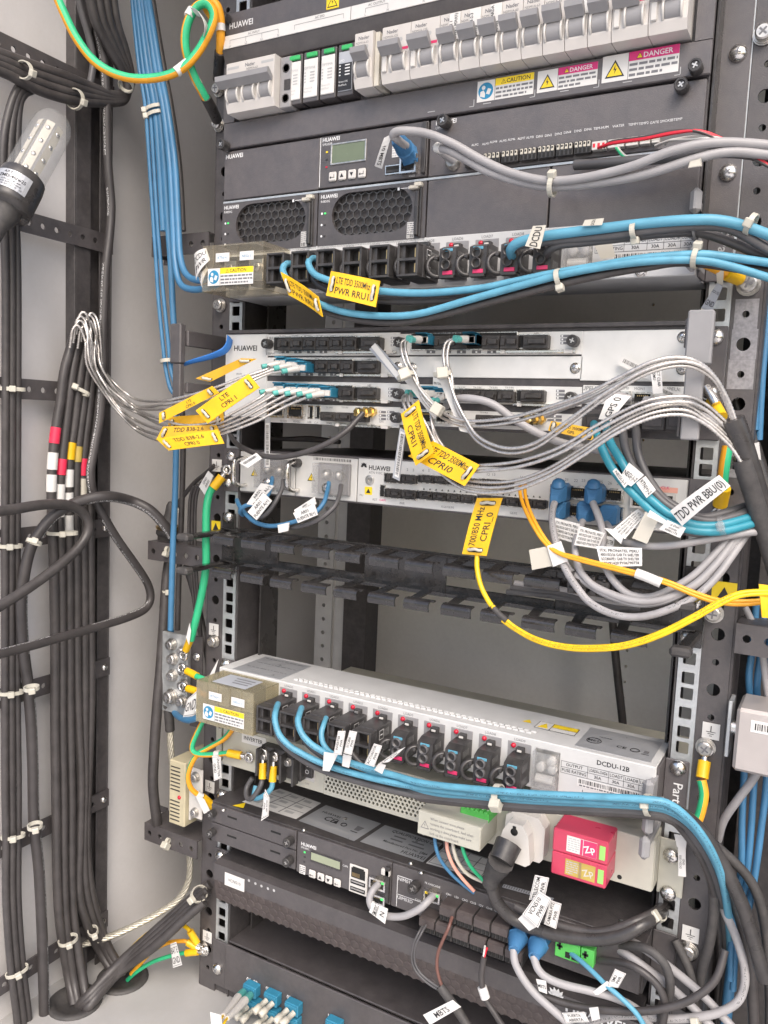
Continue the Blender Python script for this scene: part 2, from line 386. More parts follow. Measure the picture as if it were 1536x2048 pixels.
# screws and bolts: one mesh each, copied
PROTO = {}
def screw_mesh(kind):
    if kind in PROTO: return PROTO[kind]
    b = MB()
    if kind == 'dome':          # big nickel rack screw
        b.lathe((0, 0, 0), (0, -1, 0), [(0, 6.2), (.8, 6.4), (2, 6.0), (3.4, 4.7), (4.4, 2.8), (4.8, .8)], 'steel', 18)
        b.box(-2.6, 2.6, -4.9, -3.6, -.5, .5, 'ink_grey'); b.box(-.5, .5, -4.95, -3.6, -2.6, 2.6, 'ink_grey')
    elif kind == 'bolt':        # pan head with spring washer and cross slot
        b.lathe((0, 0, 0), (0, -1, 0), [(0, 7), (1.2, 7), (1.2, 6.2), (2.6, 6.2), (2.6, 5.2), (6.2, 5.2), (7, 4.2), (7, 0.2)], 'steel_dull', 16, sm=False)
        b.box(-3, 3, -7.15, -6, -.6, .6, 'ink_grey'); b.box(-.6, .6, -7.2, -6, -3, 3, 'ink_grey')
    elif kind == 'small':       # M3 face screw
        b.lathe((0, 0, 0), (0, -1, 0), [(0, 3.6), (.5, 3.6), (.5, 2.9), (1.4, 2.7), (2, 1.6), (2, .1)], 'steel', 12)
        b.box(-1.7, 1.7, -2.1, -1.4, -.35, .35, 'ink_grey'); b.box(-.35, .35, -2.12, -1.4, -1.7, 1.7, 'ink_grey')
    elif kind == 'thumb':       # black knurled captive screw
        b.lathe((0, 0, 0), (0, -1, 0), [(0, 4.3), (1, 4.3), (1, 4.9), (9, 4.9), (9.8, 4.3), (9.8, 3.2), (8.8, 2.8), (8.8, .1)], 'plastic_black', 16, sm=False)
        b.box(-2.2, 2.2, -9.3, -8.6, -.5, .5, 'steel_dull'); b.box(-.5, .5, -9.32, -8.6, -2.2, 2.2, 'steel_dull')
    PROTO[kind] = b; return b
MESH = {}
def screw(kind, parent, x, y, z, rot=0.0, axis=None, name=None, sc=1.0):
    nm = name or {'dome': 'screw', 'bolt': 'bolt', 'small': 'screw', 'thumb': 'thumb_screw'}[kind]
    if kind not in MESH:
        o = screw_mesh(kind).build(nm, None, (0, 0, 0)); MESH[kind] = o.data; bpy.data.objects.remove(o)
    o = bpy.data.objects.new(nm, MESH[kind]); COL.objects.link(o); o.parent = parent; off = OFF[parent.name]
    o.location = ((x-off.x)*S, (y-off.y)*S, (z-off.z)*S)
    o.scale = (sc, sc, sc)
    if axis is None: o.rotation_euler = (0, rot, 0)
    else: o.rotation_euler = V((0, -1, 0)).rotation_difference(V(axis)).to_euler()
    return o
# ================================================================ the cabinet (setting)
def struct(name, *boxes):
    b = MB()
    for q in boxes: b.box(*q)
    return tag(b.build(name), None, None, None, 'structure')
FZ = -453.0
struct('floor', (-415, 420, -190, 460, FZ-12, FZ, 'floor_paint'))
struct('ground', (-3000, 3000, -5000, -191, FZ-120, FZ-100, 'grey_paint'))  # unseen pale ground, added to bounce light up into the cabinet
struct('wall_left', (-415, -400, -190, 450, FZ, 760, 'grey_paint'))
struct('wall_right', (405, 420, 0, 450, FZ, 760, 'grey_paint'))
struct('ceiling', (-415, 420, -190, 460, 760.2, 772, 'grey_paint'))
b = MB()
b.box(-415, 82, 450, 460, FZ, 760, 'back_paint'); b.box(96, 420, 450, 460, FZ, 760, 'back_paint')
hole_column(b, 82, 96, FZ, 760, [(FZ+20+k*22.0, circ(89, FZ+20+k*22.0, 2.0, 8)) for k in range(54)], 450, 8, 'back_paint')
b.box(82, 96, 458.2, 460, FZ, 760, 'brass')
tag(b.build('wall_back'), None, None, None, 'structure')
# ================================================================ the rack
RK = thing('equipment_rack', (0, 150, FZ), 'black 19-inch rack frame with punched zinc mounting strips carrying all the units', 'rack')
HOL = [44.45*k+p for k in range(-10, 16) for p in (0, -12.7, -28.575)]
HOL = [z for z in HOL if FZ+25 < z < 650]
for sx in (-1, 1):
    b = MB(); x0, x1 = sorted((sx*224.3, sx*240.8))
    hole_column(b, x0, x1, FZ+12, 655, [(z, sq(sx*232.55, z, 4.8)) for z in HOL], 0, 1.6, 'zinc'); b.build('hole_strip', RK)
    b = MB(); x0, x1 = sorted((sx*241.2, sx*262.5))
    hs = [(-5.9+44.45*k, circ(sx*251.9, -5.9+44.45*k, 5.0, 14)) for k in range(-9, 15)]+[(-28.2+44.45*k, circ(sx*251.9, -28.2+44.45*k, 2.6, 10)) for k in range(-9, 15)]
    hole_column(b, x0, x1, FZ, 655, hs, .4, 2.0, 'panel_dark2'); b.build('post_face', RK)
    b = MB(); b.box(sx*262.5, sx*264.5, .6, 55, FZ, 655, 'black_metal', .3); b.box(sx*262.5, sx*246, 53, 55, FZ, 655, 'black_metal')
    b.build('post_side', RK)
    b = MB(); b.box(sx*222.0, sx*223.9, 1.0, 42, FZ, 655, 'black_metal', .3); b.box(sx*223.9, sx*216, 40, 42, FZ, 655, 'black_metal', .3); b.box(sx*214, sx*216, 30, 62, FZ, 655, 'black_gloss', .3)
    b.build('post_inner', RK)
    bx('rear_post', RK, sx*234, sx*272, 296, 330, FZ, 655, 'black_metal', 1)
    b = MB(); x0, x1 = sorted((sx*297, sx*325))
    hole_column(b, x0, x1, FZ, 655, [(FZ+20+k*20.0, circ((x0+x1)/2, FZ+20+k*20.0, 3, 8)) for k in range(54)], 306, 1.5, 'light_grey'); b.build('rear_strip', RK)
    b = MB(); b.box(sx*276, sx*294, 309, 310.5, FZ, 655, 'light_grey'); b.build('rear_flange', RK)
bx('base_beam', RK, -262, 262, 2.5, 40, FZ, FZ+14, 'black_metal', 1)
b = MB()                                             # earth-symbol stickers on the posts
def earth_sticker(x, z, y=-.3, w_=13, parent=RK):
    b = MB(); b.box(x-w_/2, x+w_/2, y-.3, y+.2, z-w_*.5, z+w_*.5, 'paper', .1); y -= .5
    b.box(x-.35, x+.35, y-.1, y, z-.5, z+w_*.33, 'ink'); 
    for k, hw in enumerate((3.6, 2.3, 1.0)): b.rectF(x-hw, x+hw, z-.9-k*1.6, z-.4-k*1.6, y, 'ink')
    return b.build('earth_sticker', parent)
for (px, py) in ((434, 931), (428, 1259), (420, 1573), (415, 1873)): q = P(px, py, 0); earth_sticker(q.x, q.z)
for (px, py) in ((1422, 1462), (1381, 1868)): q = P(px, py, 0); earth_sticker(q.x, q.z)
q = P(432, 1055, 0); b = MB(); b.box(q.x-6, q.x+6, -.4, .3, q.z-5, q.z+7, 'yellow_sign'); b.prism([(q.x-4, q.z-3), (q.x+4, q.z-3), (q.x, q.z+5)], -.6, -.4, 'ink'); b.build('warning_sticker', RK)
q = P(1448, 1187, 0); b = MB(); b.box(q.x-9, q.x+9, -.4, .3, q.z-8, q.z+9, 'yellow_sign'); b.prism([(q.x-6, q.z-6), (q.x+6, q.z-6), (q.x, q.z+5)], -.6, -.4, 'ink'); b.build('warning_sticker', RK)
# earth bolts screwed into the posts
for px, py in ((437, 610), (425, 1283), (404, 1897), (434, 178), (434, 248)):
    q = P(px, py, -4); screw('bolt', RK, q.x, -.5, q.z, rnd.uniform(0, 1.5))
for px, py in ((1410, 1497), (1376, 1905), (1527, 65), (1426, 1228)): q = P(px, py, -4); screw('bolt', RK, q.x, 0, q.z, rnd.uniform(0, 1.5), sc=1.1)
q = P(1496, 567, -4); screw('bolt', RK, q.x, 0, q.z, .3, sc=1.25)
# bare scraped patches of the right post
for k0, n_ in ((281, 3), (171, 1)):
    b = MB(); hz = sorted((h for h in hs if k0-46*n_ < h[0] < k0+10), key=lambda h: -h[0])[:n_]; q = random.Random(k0)
    for i, h in enumerate(hz):
        za, zc = h[0]-11.1, h[0]+11.1; w0, w1 = q.uniform(8, 9.6), q.uniform(8, 9.6)
        hole_cell(b, 251.9-w0, 251.9+w1, za, zc, h[1], .05, .3, 'scraped')
    b.build('scraped_patch', RK)
# ================================================================ left wall: upright channel, punched straps
b = MB(); b.box(-399.6, -386, -73, -71, FZ, 760, 'black_metal', .4); b.box(-399.6, -386, -25, -23, FZ, 760, 'black_metal', .4); b.box(-399.6, -397.6, -71, -25, FZ, 760, 'black_metal')
b.box(-388, -386.2, -71, -52, FZ, 760, 'black_metal', .3); b.box(-388, -386.2, -40, -25, FZ, 760, 'black_metal', .3)
tag(b.build('wall_channel'), 'black slotted steel channel fixed upright on the grey side wall', 'rail')
def wall_strap(z, h, label, y0=-186, y1=-24, x=-383.5):
    b = MB(); n = int((y1-y0)/15)
    for k in range(n):
        a = y0+(y1-y0)*k/n; e = y0+(y1-y0)*(k+1)/n
        hole_cell(b, a, e, -h/2, h/2, circ((a+e)/2, 0, 3.0, 10), 0, 2, 'panel_dark2')
    b.face([(y0, 0, h/2), (y1, 0, h/2), (y1, 2, h/2), (y0, 2, h/2)], 'panel_dark2'); b.face([(y0, 0, -h/2), (y1, 0, -h/2), (y1, 2, -h/2), (y0, 2, -h/2)], 'panel_dark2')
    b.face([(y1, 0, -h/2), (y1, 2, -h/2), (y1, 2, h/2), (y1, 0, h/2)], 'panel_dark2')
    b.xform(lambda p: V((x-p.y, p.x, z+p.z)))
    o = b.build('punched_strap'); tag(o, label, 'strap', 'punched straps across the side wall')
    OFF[o.name] = OFF[o.name]; screw('dome', o, x, -32, z, 0, (1, 0, 0), sc=.62)
    return o
for z, lb in ((522, 'topmost punched black strap on the side wall, behind the coiled black cables'), (369, 'punched black strap on the side wall level with the lamp base'), (209, 'punched black strap on the side wall just below the bent steel conduits'),
              (62, 'punched black strap on the side wall behind the looped black cable'), (-97, 'punched black strap on the side wall between two tied cable groups, below the cable loops'), (-253, 'punched black strap on the side wall level with the ivory vented box'), (-402, 'lowest punched black strap on the side wall, just above the floor')):
    wall_strap(z, 20, lb)
# ================================================================ punched side brackets on the left post
def side_bracket(z, label, x0=-342):
    t = thing('side_bracket', (x0, 0, z), label, 'bracket', 'punched brackets on the left post')
    b = MB(); n = 5; w_ = (-262.8-x0)/n
    for k in range(n):
        a = x0+w_*k; e = a+w_; hole_cell(b, a, e, z-11, z+10, circ((a+e)/2, z-1, 3.1, 10), -9, 1.8, 'panel_dark2')
    for zz in (z-11, z+10): b.face([(x0, -9, zz), (-262.8, -9, zz), (-262.8, -7.2, zz), (x0, -7.2, zz)], 'panel_dark2')
    b.build('front_plate', t)
    b = MB(); b.box(x0, -262.8, -7.2, 28, z+8.2, z+10, 'panel_dark2', .3); b.box(x0, x0+1.8, -7.2, 28, z-11, z+8, 'panel_dark2', .3); b.build('shelf', t)
    b = MB(); hole_cell(b, x0-17, x0, z-12, z+12, circ(x0-8, z, 5.2, 14), 27, 1.8, 'panel_dark2'); b.box(x0-17.3, x0-17, 27, 28.8, z-12, z+12, 'panel_dark2'); b.build('ear', t)
    return t
side_bracket(368, 'punched black bracket beside the left post, the blue cables pass behind it')
side_bracket(40, 'punched black bracket beside the left post holding the brass cable gland')
side_bracket(-288, 'punched black bracket beside the left post under the ivory vented box')
# ================================================================ earth bar with bolts
t = thing('earth_bar', (-298, -8, -140), 'bare metal earth bar with two columns of bolts beside the left post', 'earth bar')
b = MB(); b.box(-316, -279, -12, -8, -138, -48, 'zinc', .8); b.build('plate', t)
for px, py, sc in ((336, 1290, 1), (358, 1305, 1), (338, 1320, 1), (360, 1343, 1), (337, 1353, 1), (360, 1372, 1), (335, 1395, 1.25), (357, 1405, 1.05)):
    q = P(px, py, -18); screw('bolt', t, q.x+1, -12, q.z, rnd.uniform(0, 1.5), axis=(rnd.uniform(-.1, .1), -1, rnd.uniform(-.1, .1)), sc=sc)
t = thing('mounting_plate', (-262, -4, -150), 'black sheet plate behind the earth bar bolts, with two small screws', 'plate')
b = MB(); b.box(-279.5, -263.5, -6, -3.5, -150, -48, 'black_metal', .3); b.build('sheet', t)
for z in (-71, -132): screw('small', t, -271, -6, z, .4, sc=1.3)
# ================================================================ ivory vented box on a white bracket
t = thing('surge_box', (-282, 0, -262), 'yellowed ivory plastic box with slotted vents beside the left post', 'surge box')
b = MB(); b.box(-293, -270, -22, 34, -259, -186, 'old_ivory', 1.2); b.build('housing', t)
for k in range(15):
    z = -193-k*4.3
    if k in (7, 8): continue
    b = MB(); b.box(-290.5, -277, -22.5, -21.9, z-.7, z+.5, 'plastic_black'); b.build('vent_slot', t)
b = MB(); b.lathe((-277.5, -22, -226), (0, -1, 0), [(0, 2.2), (1.2, 2.0), (1.8, .6)], 'red_led', 10); b.build('indicator', t)
b = MB(); b.box(-269.6, -266.8, -16, 32, -252, -186, 'white_plastic', .5); b.box(-266.8, -249, -18, -16, -246, -190, 'white_plastic', .5); b.build('bracket', t)
screw('bolt', t, -258, -18, -199, .4, sc=.85); screw('bolt', t, -258, -18, -239, .1, sc=.75)
# ================================================================ lamp on the left
t = thing('tube_lamp', (-340, -188, 355), 'clear tube work lamp with a black base on the side wall', 'lamp')
A = PX(114, 237, -340); B_ = PX(44, 362, -340); Cc = PX(14, 418, -340); D_ = PX(-6, 462, -340)
ax = (A-B_).normalized(); L1 = (A-B_).length
b = MB(); b.lathe(B_, ax, [(0, 18.2), (L1*.55, 18.2), (L1*.86, 17.6), (L1*.97, 14), (L1*1.03, 7), (L1*1.05, .5)], 'clear_plastic', 24, cap=False); b.build('tube', t)
b = MB(); b.lathe(B_, -ax, [(-3, 19.5), (0, 20), (3, 20.5), (26, 21), (33, 20.5), (34, 1)], 'black_gloss', 24); b.build('base', t)
b = MB(); b.lathe(B_-ax*33, -ax, [(0, 14), (10, 12), (16, 9), (60, 8)], 'rubber', 16); b.build('neck', t)
side = ax.cross(V((.62, -.76, .1))).normalized(); fr = side.cross(ax).normalized()
if fr.y > 0: fr = -fr
for k in range(3):
    an = (-.75, 0.15, 1.0)[k]; dv = (fr*math.cos(an)+side*math.sin(an)); sv = ax.cross(dv)
    b = MB(); c0 = B_+dv*12
    pts = [c0+sv*s_*4.6+ax*a_ for s_, a_ in ((-.8, 2), (.8, 2), (.8, L1*.82), (-.8, L1*.82))]
    b.face(pts, 'paper_cream'); b.face([p-dv*1 for p in pts], 'paper_cream'); sb = b.build('led_strip', t)
    for j in range(4):
        b = MB(); b.lathe(c0+ax*(8+j*L1*.205), dv, [(0, 2.2), (.5, 2.2), (1.0, 1.4), (1.2, .3)], 'steel', 10); b.build('led', t)
b = MB(); lab = B_-ax*15
n = 9
for i in range(n):
    a0, a1 = -.75+1.5*i/n, -.75+1.5*(i+1)/n
    q = [lab+(fr*math.cos(a)+side*math.sin(a))*21.3+ax*h for a, h in ((a0, -9), (a1, -9), (a1, 9), (a0, 9))]; b.face(q, 'foil_label', True)
sgn = 1 if RM[0][0]*side.x+RM[0][1]*side.y > 0 else -1
def on_lab(b, tx, u, v, h):
    vs, fs, wd = txt2d(tx, .012); o = []
    for x, y in vs:
        a = (u+(x-wd/2)*h)/21.3*sgn; o.append(lab+(fr*math.cos(a)+side*math.sin(a))*21.5+ax*(v+y*h))
    b.raw(o, fs, 'ink')
on_lab(b, 'A.P.T', -5, 5.2, 2.4); on_lab(b, 'ZMD-40/w25', 0, .6, 3.2)
for k in range(3): on_lab(b, ('AC/DC 24V  LED LAMP', 'MODEL JL50B/32  50-60HZ', 'MADE BY ELECTRIC CO     CE')[k], 0, -2.2-k*2.5, 1.3)
b.build('rating_label', t)
# ================================================================ floor grommets
for (px, py, lb) in ((150, 2005, 'black rubber floor grommet with the bundle of three black cables'), (245, 1957, 'black rubber floor grommet beside the yellow and green earth wires')):
    q = PZ(px, py, FZ); b = MB()
    b.lathe((q.x, q.y, FZ), (0, 0, 1), [(0, 29), (2.2, 28.5), (3.2, 26), (2.8, 21), (1.2, 20), (.5, 19.5), (.5, .2)], 'rubber', 28); tag(b.build('floor_grommet'), lb, 'grommet', 'rubber grommets in the cabinet floor')
# ================================================================ helpers for front panels
def R2(a, b, c, d_, Y):
    """top-left and bottom-right pixel of a rectangle on the plane Y -> x0, x1, z0, z1"""
    p, q = P(a, b, Y), P(c, d_, Y); return min(p.x, q.x), max(p.x, q.x), min(p.z, q.z), max(p.z, q.z)
def lettering(parent, items, y, m='ink', name='lettering'):
    """items: (text, x, z, cap height[, align[, rot[, sx[, bold]]]])"""
    b = MB()
    for it in items: b.text(it[0], it[1], it[2], it[3], y, it[8] if len(it) > 8 else m, *(it[4:8]))
    return b.build(name, parent)
def flower(b, cx, cz, r_, y, m):
    for k in range(8):
        a = math.radians(8+k*(164/7)); 
        L = r_*(1.0 if 1 < k < 6 else .8); ux, uz = math.cos(a), math.sin(a); px_, pz_ = -uz, ux
        bw = r_*.17
        b.face([(cx+ux*r_*.15, y, cz+uz*r_*.15), (cx+ux*L*.6+px_*bw, y, cz+uz*L*.6+pz_*bw), (cx+ux*L, y, cz+uz*L), (cx+ux*L*.7-px_*bw, y, cz+uz*L*.7-pz_*bw)], m)
def tri_sign(b, cx, cz, h, y, m='yellow_sign', e='ink'):
    s_ = h*.58; b.face([(cx-s_, y, cz-h/2), (cx+s_, y, cz-h/2), (cx, y, cz+h/2)], e)
    b.face([(cx-s_*.78, y-.05, cz-h*.41), (cx+s_*.78, y-.05, cz-h*.41), (cx, y-.05, cz+h*.34)], m)
    b.face([(cx+h*.02, y-.1, cz+h*.22), (cx-h*.1, y-.1, cz-h*.1), (cx+h*.0, y-.1, cz-h*.06), (cx-h*.03, y-.1, cz-h*.32), (cx+h*.11, y-.1, cz+h*.0), (cx+h*.01, y-.1, cz-h*.02)], e)
def caution_label(parent, x0, x1, z0, z1, y, kind, seed=3):
    """stuck-on safety label: 'caution' (yellow) or 'danger' (magenta)"""
    b = MB(); b.box(x0, x1, y-.25, y+.1, z0, z1, 'paper', .05); y -= .32; h = z1-z0; xs = x0+h*(.95 if kind == 'caution' else 1.02)
    b.rectF(xs, x1, z1-h*.34, z1, y, 'yellow_sign' if kind == 'caution' else 'magenta')
    b.rectF(xs-.15, xs+.15, z0, z1, y-.02, 'ink')
    if kind == 'caution':
        b.face([(x0+h*.46+h*.40*math.cos(t), y, z0+h*.5+h*.40*math.sin(t)) for t in [i*math.pi/10 for i in range(20)]], 'sign_blue')
        b.face([(x0+h*.34+h*.10*math.cos(t), y-.05, z0+h*.66+h*.10*math.sin(t)) for t in [i*math.pi/6 for i in range(12)]], 'paper')
        b.face([(x0+h*.16, y-.05, z0+h*.26), (x0+h*.42, y-.05, z0+h*.18), (x0+h*.44, y-.05, z0+h*.38), (x0+h*.34, y-.05, z0+h*.54), (x0+h*.18, y-.05, z0+h*.48)], 'paper')
        b.face([(x0+h*.48, y-.05, z0+h*.36), (x0+h*.66, y-.05, z0+h*.30), (x0+h*.76, y-.05, z0+h*.54), (x0+h*.58, y-.05, z0+h*.62)], 'paper')
    else: tri_sign(b, x0+h*.5, z0+h*.48, h*.66, y)
    tri_sign(b, xs+(x1-xs)*.22, z1-h*.17, h*.22, y-.05)
    b.text('CAUTION' if kind == 'caution' else 'DANGER', xs+(x1-xs)*.30, z1-h*.27, h*.2, y-.05, 'ink' if kind == 'caution' else 'ink_white', bold=.012)
    b.smallprint(xs+.8, x1-.8, z0+h*.04, z1-h*.38, y-.03, 'ink_grey', 3, .5, seed)
    return b.build('safety_label', parent)
def rj45(b, x0, x1, z0, z1, y, depth=7, up=False, frame='steel'):
    """open jack: frame, cavity, contacts"""
    w_, h = x1-x0, z1-z0; t = w_*.1
    y -= 3.2; depth = 3.0                       # frame stands proud of the faceplate
    b.box(x0, x1, y-.8, y+depth, z1-t, z1, frame); b.box(x0, x1, y-.8, y+depth, z0, z0+t, frame); b.box(x0, x0+t, y-.8, y+depth, z0+t, z1-t, frame); b.box(x1-t, x1, y-.8, y+depth, z0+t, z1-t, frame)
    b.box(x0+t, x1-t, y+1.6, y+depth-.2, z0+t, z1-t, 'dark_void')
    zz = (z1-t-h*.12) if up else z0+t
    b.box(x0+t, x0+w_*.3, y-.2, y+1.5, zz, zz+h*.12, 'plastic_black'); b.box(x1-w_*.3, x1-t, y-.2, y+1.5, zz, zz+h*.12, 'plastic_black')
    zc = z0+t+h*.1 if up else z1-t-h*.2
    for k in range(6): xx = x0+w_*.22+k*w_*.1; b.box(xx, xx+w_*.04, y+.2, y+1.5, zc, zc+h*.1, 'brass')
def hexgrille(b, cx, cz, hw, hh, y, m, a=4.6, wd=.55):
    """honeycomb wires clipped to a stadium outline"""
    def inside(x, z):
        dx = max(0, abs(x-cx)-(hw-hh)); return math.hypot(dx, z-cz) < hh
    done = set(); dx = a*math.sqrt(3)
    for i in range(-14, 15):
        for j in range(-7, 8):
            ox = cx+i*dx+(dx/2 if j % 2 else 0); oz = cz+j*1.5*a
            for k in range(3):
                a0 = math.radians(30+60*k); a1 = math.radians(90+60*k)
                p = (ox+a*math.cos(a0), oz+a*math.sin(a0)); q = (ox+a*math.cos(a1), oz+a*math.sin(a1))
                if not (inside(*p) or inside(*q)): continue
                ux, uz = q[0]-p[0], q[1]-p[1]; l = math.hypot(ux, uz); nx, nz = -uz/l*wd, ux/l*wd
                f_ = [(p[0]+nx, p[1]+nz), (p[0]-nx, p[1]-nz), (q[0]-nx, q[1]-nz), (q[0]+nx, q[1]+nz)]
                vs = [(x, y, z) for x, z in f_]+[(x, y+2.2, z) for x, z in f_]
                b.raw(vs, [(0, 1, 2, 3), (0, 3, 7, 4), (1, 5, 6, 2)], m)
def stadium(cx, cz, hw, hh, n=10):
    o = []
    for s_, a0 in ((1, -90), (-1, 90)):
        for i in range(n+1): a = math.radians(a0+180*i/n); o.append((cx+s_*(hw-hh)+hh*math.cos(a), cz+hh*math.sin(a)))
    return o
# ================================================================ power cabinet at the top
YF = -30.0
PW = thing('power_shelf', (0, 60, 340), 'black power distribution shelf with a row of white circuit breakers and safety labels', 'power shelf')
b = MB(); b.box(-226, 217, YF+4, 200, 341, 571, 'black_metal', .5); b.build('housing', PW)
b = MB()                                       # cover with the breaker opening
b.box(-226, 218, YF-3, YF+2, 522, 571, 'panel_dark', .8); b.box(-226, 218, YF-3, YF+2, 447, 471, 'panel_dark', .8)
b.box(-226, -213, YF-3, YF+2, 471, 522, 'panel_dark'); b.box(206, 218, YF-3, YF+2, 471, 522, 'panel_dark'); b.build('cover', PW)
b = MB(); b.prismx([(YF-3, 548.6), (YF-9, 547.4), (YF-9, 535), (YF-3, 522.5)], -224, 212, 'panel_dark2'); b.build('marking_ledge', PW)
b = MB(); b.box(-222, -81.3, YF-10, YF-9.1, 535.6, 547, 'paper', .2); b.box(-80.7, 211, YF-10, YF-9.1, 535.6, 547, 'paper', .2); st = b.build('marking_strip', PW)
b = MB(); y = YF-10.2
for x, t_, x0, x1 in ((-186, 'AC INPUT', -214, -158), (-113, 'AC SPD', -140, -88), (-55, 'AC OUTPUT', -66, -44), (30, 'AC OUTPUT', -10, 60), (130, 'DC OUTPUT', 80, 195)):
    b.text(t_, x, 543.6, 2.2, y, 'ink_grey', 'c')
    b.rectF(x0, x1, 542.2, 542.5, y, 'ink_grey')
    for q in ((x0, x0+(x1-x0)/3, x0+(x1-x0)*2/3, x1) if x == -186 else (x0, x1) if x < 0 else (x0, (x0+x1)/2, x1)): b.rectF(q-.15, q+.15, 538.5, 542.3, y, 'ink_grey')
for x, t_ in ((-214, 'L1'), (-195, 'L2'), (-177, 'L3'), (-158, 'N'), (-66, 'L'), (-44, 'N'), (-10, 'F1'), (25, 'F2'), (60, 'F3')): b.text(t_, x, 536.2, 2, y, 'ink_grey', 'c')
b.build('lettering', st)
lettering(PW, [('HUAWEI', -221, 556.3, 5.4, 'l', 0, 1, .02)], YF-3.2, 'ink_white')
b = MB(); b.box(-111, -98, YF-3.4, YF-2.9, 552.5, 566, 'yellow_sign', .1); tri_sign(b, -104.5, 558.6, 9.5, YF-3.5); b.build('warning_sticker', PW)
screw('thumb', PW, -223, YF-3, 565, .3); screw('thumb', PW, -221.5, YF-3, 449, .9); screw('thumb', PW, 209, YF-3, 451, .5)
# --- breakers
def breaker(x0, x1, poles, note=None, z0=473.8, z1=518.5, yf=-50.0, amp='C32', seed=0):
    b = MB(); w_ = x1-x0; g = .25
    b.prismx([(yf+1.2, z1), (yf, z1-1), (yf, z0+7), (yf+2.5, z0), (YF+8, z0), (YF+8, z1)], x0+g, x1-g, 'white_breaker'); o = b.build('circuit_breaker', PW)
    b = MB(); pw = w_/poles; wide = pw > 20
    for k in range(poles):
        cx = x0+pw*(k+.5)+(3 if wide else 0); hw = min(5.2, pw*.32)
        vs = []
        b.lathe((cx-hw, yf+5, z0+15), (1, 0, 0), [(0, 8.6), (2*hw, 8.6)], 'grey_toggle', 18, sm=True)
    lx0 = x0+.6 if poles > 1 else x0+(1.2 if not wide else 1.0); lx1 = x1-.6 if poles > 1 else x1-(2.2 if not wide else 6.5)
    if poles > 1: lx0 -= 6
    dv = rnd.uniform(-.7, .7); b.prismx([(yf-2.6, z0+20.4), (yf-9.6, z0+25.6+dv), (yf-10, z0+30+dv), (yf-7.5, z0+30.6+dv), (yf-1.5, z0+24)], lx0, lx1, 'grey_toggle'); b.build('toggle', o)
    b = MB()
    for k in range(poles):
        cx = x0+pw*(k+.5)+(3 if wide else 0); hw = min(5.2, pw*.32)
        for s_ in (-1, 1):
            b.lathe((cx+s_*(hw+.2)-(0 if s_ > 0 else 1.7), yf+4.2, z0+15), (1, 0, 0), [(0, 8.5), (.3, 8.9), (1.4, 8.9), (1.7, 8.5)], 'white_plastic', 18)
        if wide: b.box(x0+1.6, x0+6, yf-2, yf+3, z0+8, z0+22, 'white_plastic', .6)
    b.build('cheek', o)
    b = MB(); y = yf-.15; xm = x0+w_*(.36 if wide else .5)
    if poles == 1 and not note:
        b.text('Nader', xm, z1-6.2, 3.0, y, 'ink_grey', 'c', 0, 1, .015); b.text('NDM1A-125' if wide else 'NDM1A-63', x0+1.4, z1-9.6, 1.9, y, 'ink_grey'); b.text(amp, x0+1.4, z1-12.4, 1.8, y, 'ink_grey')
        b.smallprint(x0+1.4, x0+w_*.55, z1-18.2, z1-13, y, 'ink_pale', 4, .4, seed)
        b.face([(x0+w_*.66+1.7*math.cos(t_), y, z1-12.3+1.7*math.sin(t_)) for t_ in [i*math.pi/5 for i in range(10)]], 'ink_pale')
        if wide: b.rectF(x1-8, x1-2, z1-20.8, z1-18.6, y, 'red_mark'); b.text('I ON', x0+w_*.36, z1-20.4, 1.6, y, 'ink')
    elif note:
        b.text('Na', x0+w_*.2, z1-6.2, 3, y, 'ink_grey', 'l', 0, 1, .015); b.text('NDM', x0+1, z1-9.6, 1.9, y, 'ink_grey'); b.text(amp, x0+1, z1-12.4, 1.8, y, 'ink_grey'); b.smallprint(x0+1, x0+w_*.45, z1-18.2, z1-13, y, 'ink_pale', 4, .4, seed)
    else:
        b.text('Nader', xm, z1-6.2, 3.2, y, 'ink_grey', 'c', 0, 1, .015); b.text('NDM1A-63', xm-4, z1-9.4, 2.0, y, 'ink_grey'); b.text('C63', xm-4, z1-12, 1.8, y, 'ink_grey'); b.smallprint(xm-5, xm+3, z1-18, z1-12.8, y, 'ink_pale', 3, .4, seed)
        b.rectF(x0+1.5, x0+w_*.27, z1-6.5, z1-4.2, y, 'ink_pale'); b.rectF(x1-w_*.27, x1-1.5, z1-6.5, z1-4.2, y, 'ink_pale')
        for k in range(3): b.rectF(x1-12+k*3, x1-11.5+k*3, z1-17, z1-12.5, y, 'ink_grey')
    b.build('lettering', o)
    if note:
        b = MB(); xa, xb = x0+w_*.48, x0+w_*1.02; b.box(xa, xb, yf-1.2, yf-.4, z1-22, z1-1.5, 'paper', .15)
        for k, t_ in enumerate(note):
            b.text(t_, xa+2.9+k*4.2 if len(note) > 1 else xa+5.6, z1-20.5, 2.5, yf-1.35, 'ink', 'l', math.pi/2, .9, .015)
        b.build('wire_label', o)
    return o
breaker(-209.3, -153.6, 3, None, 472.8, 517)
b = MB(); b.box(-153.4, -141, -42, -22, 472, 516, 'grey_toggle', .6)
for z in (480, 506): b.lathe((-146.5, -42, z), (0, -1, 0), [(0, 4), (.3, 4), (.3, 3.2), (-2, 3), (-2, .1)], 'plastic_black', 12)
b.box(-148, -141.4, -42.5, -41, 487, 496, 'plastic_black'); b.build('breaker_terminal', PW)
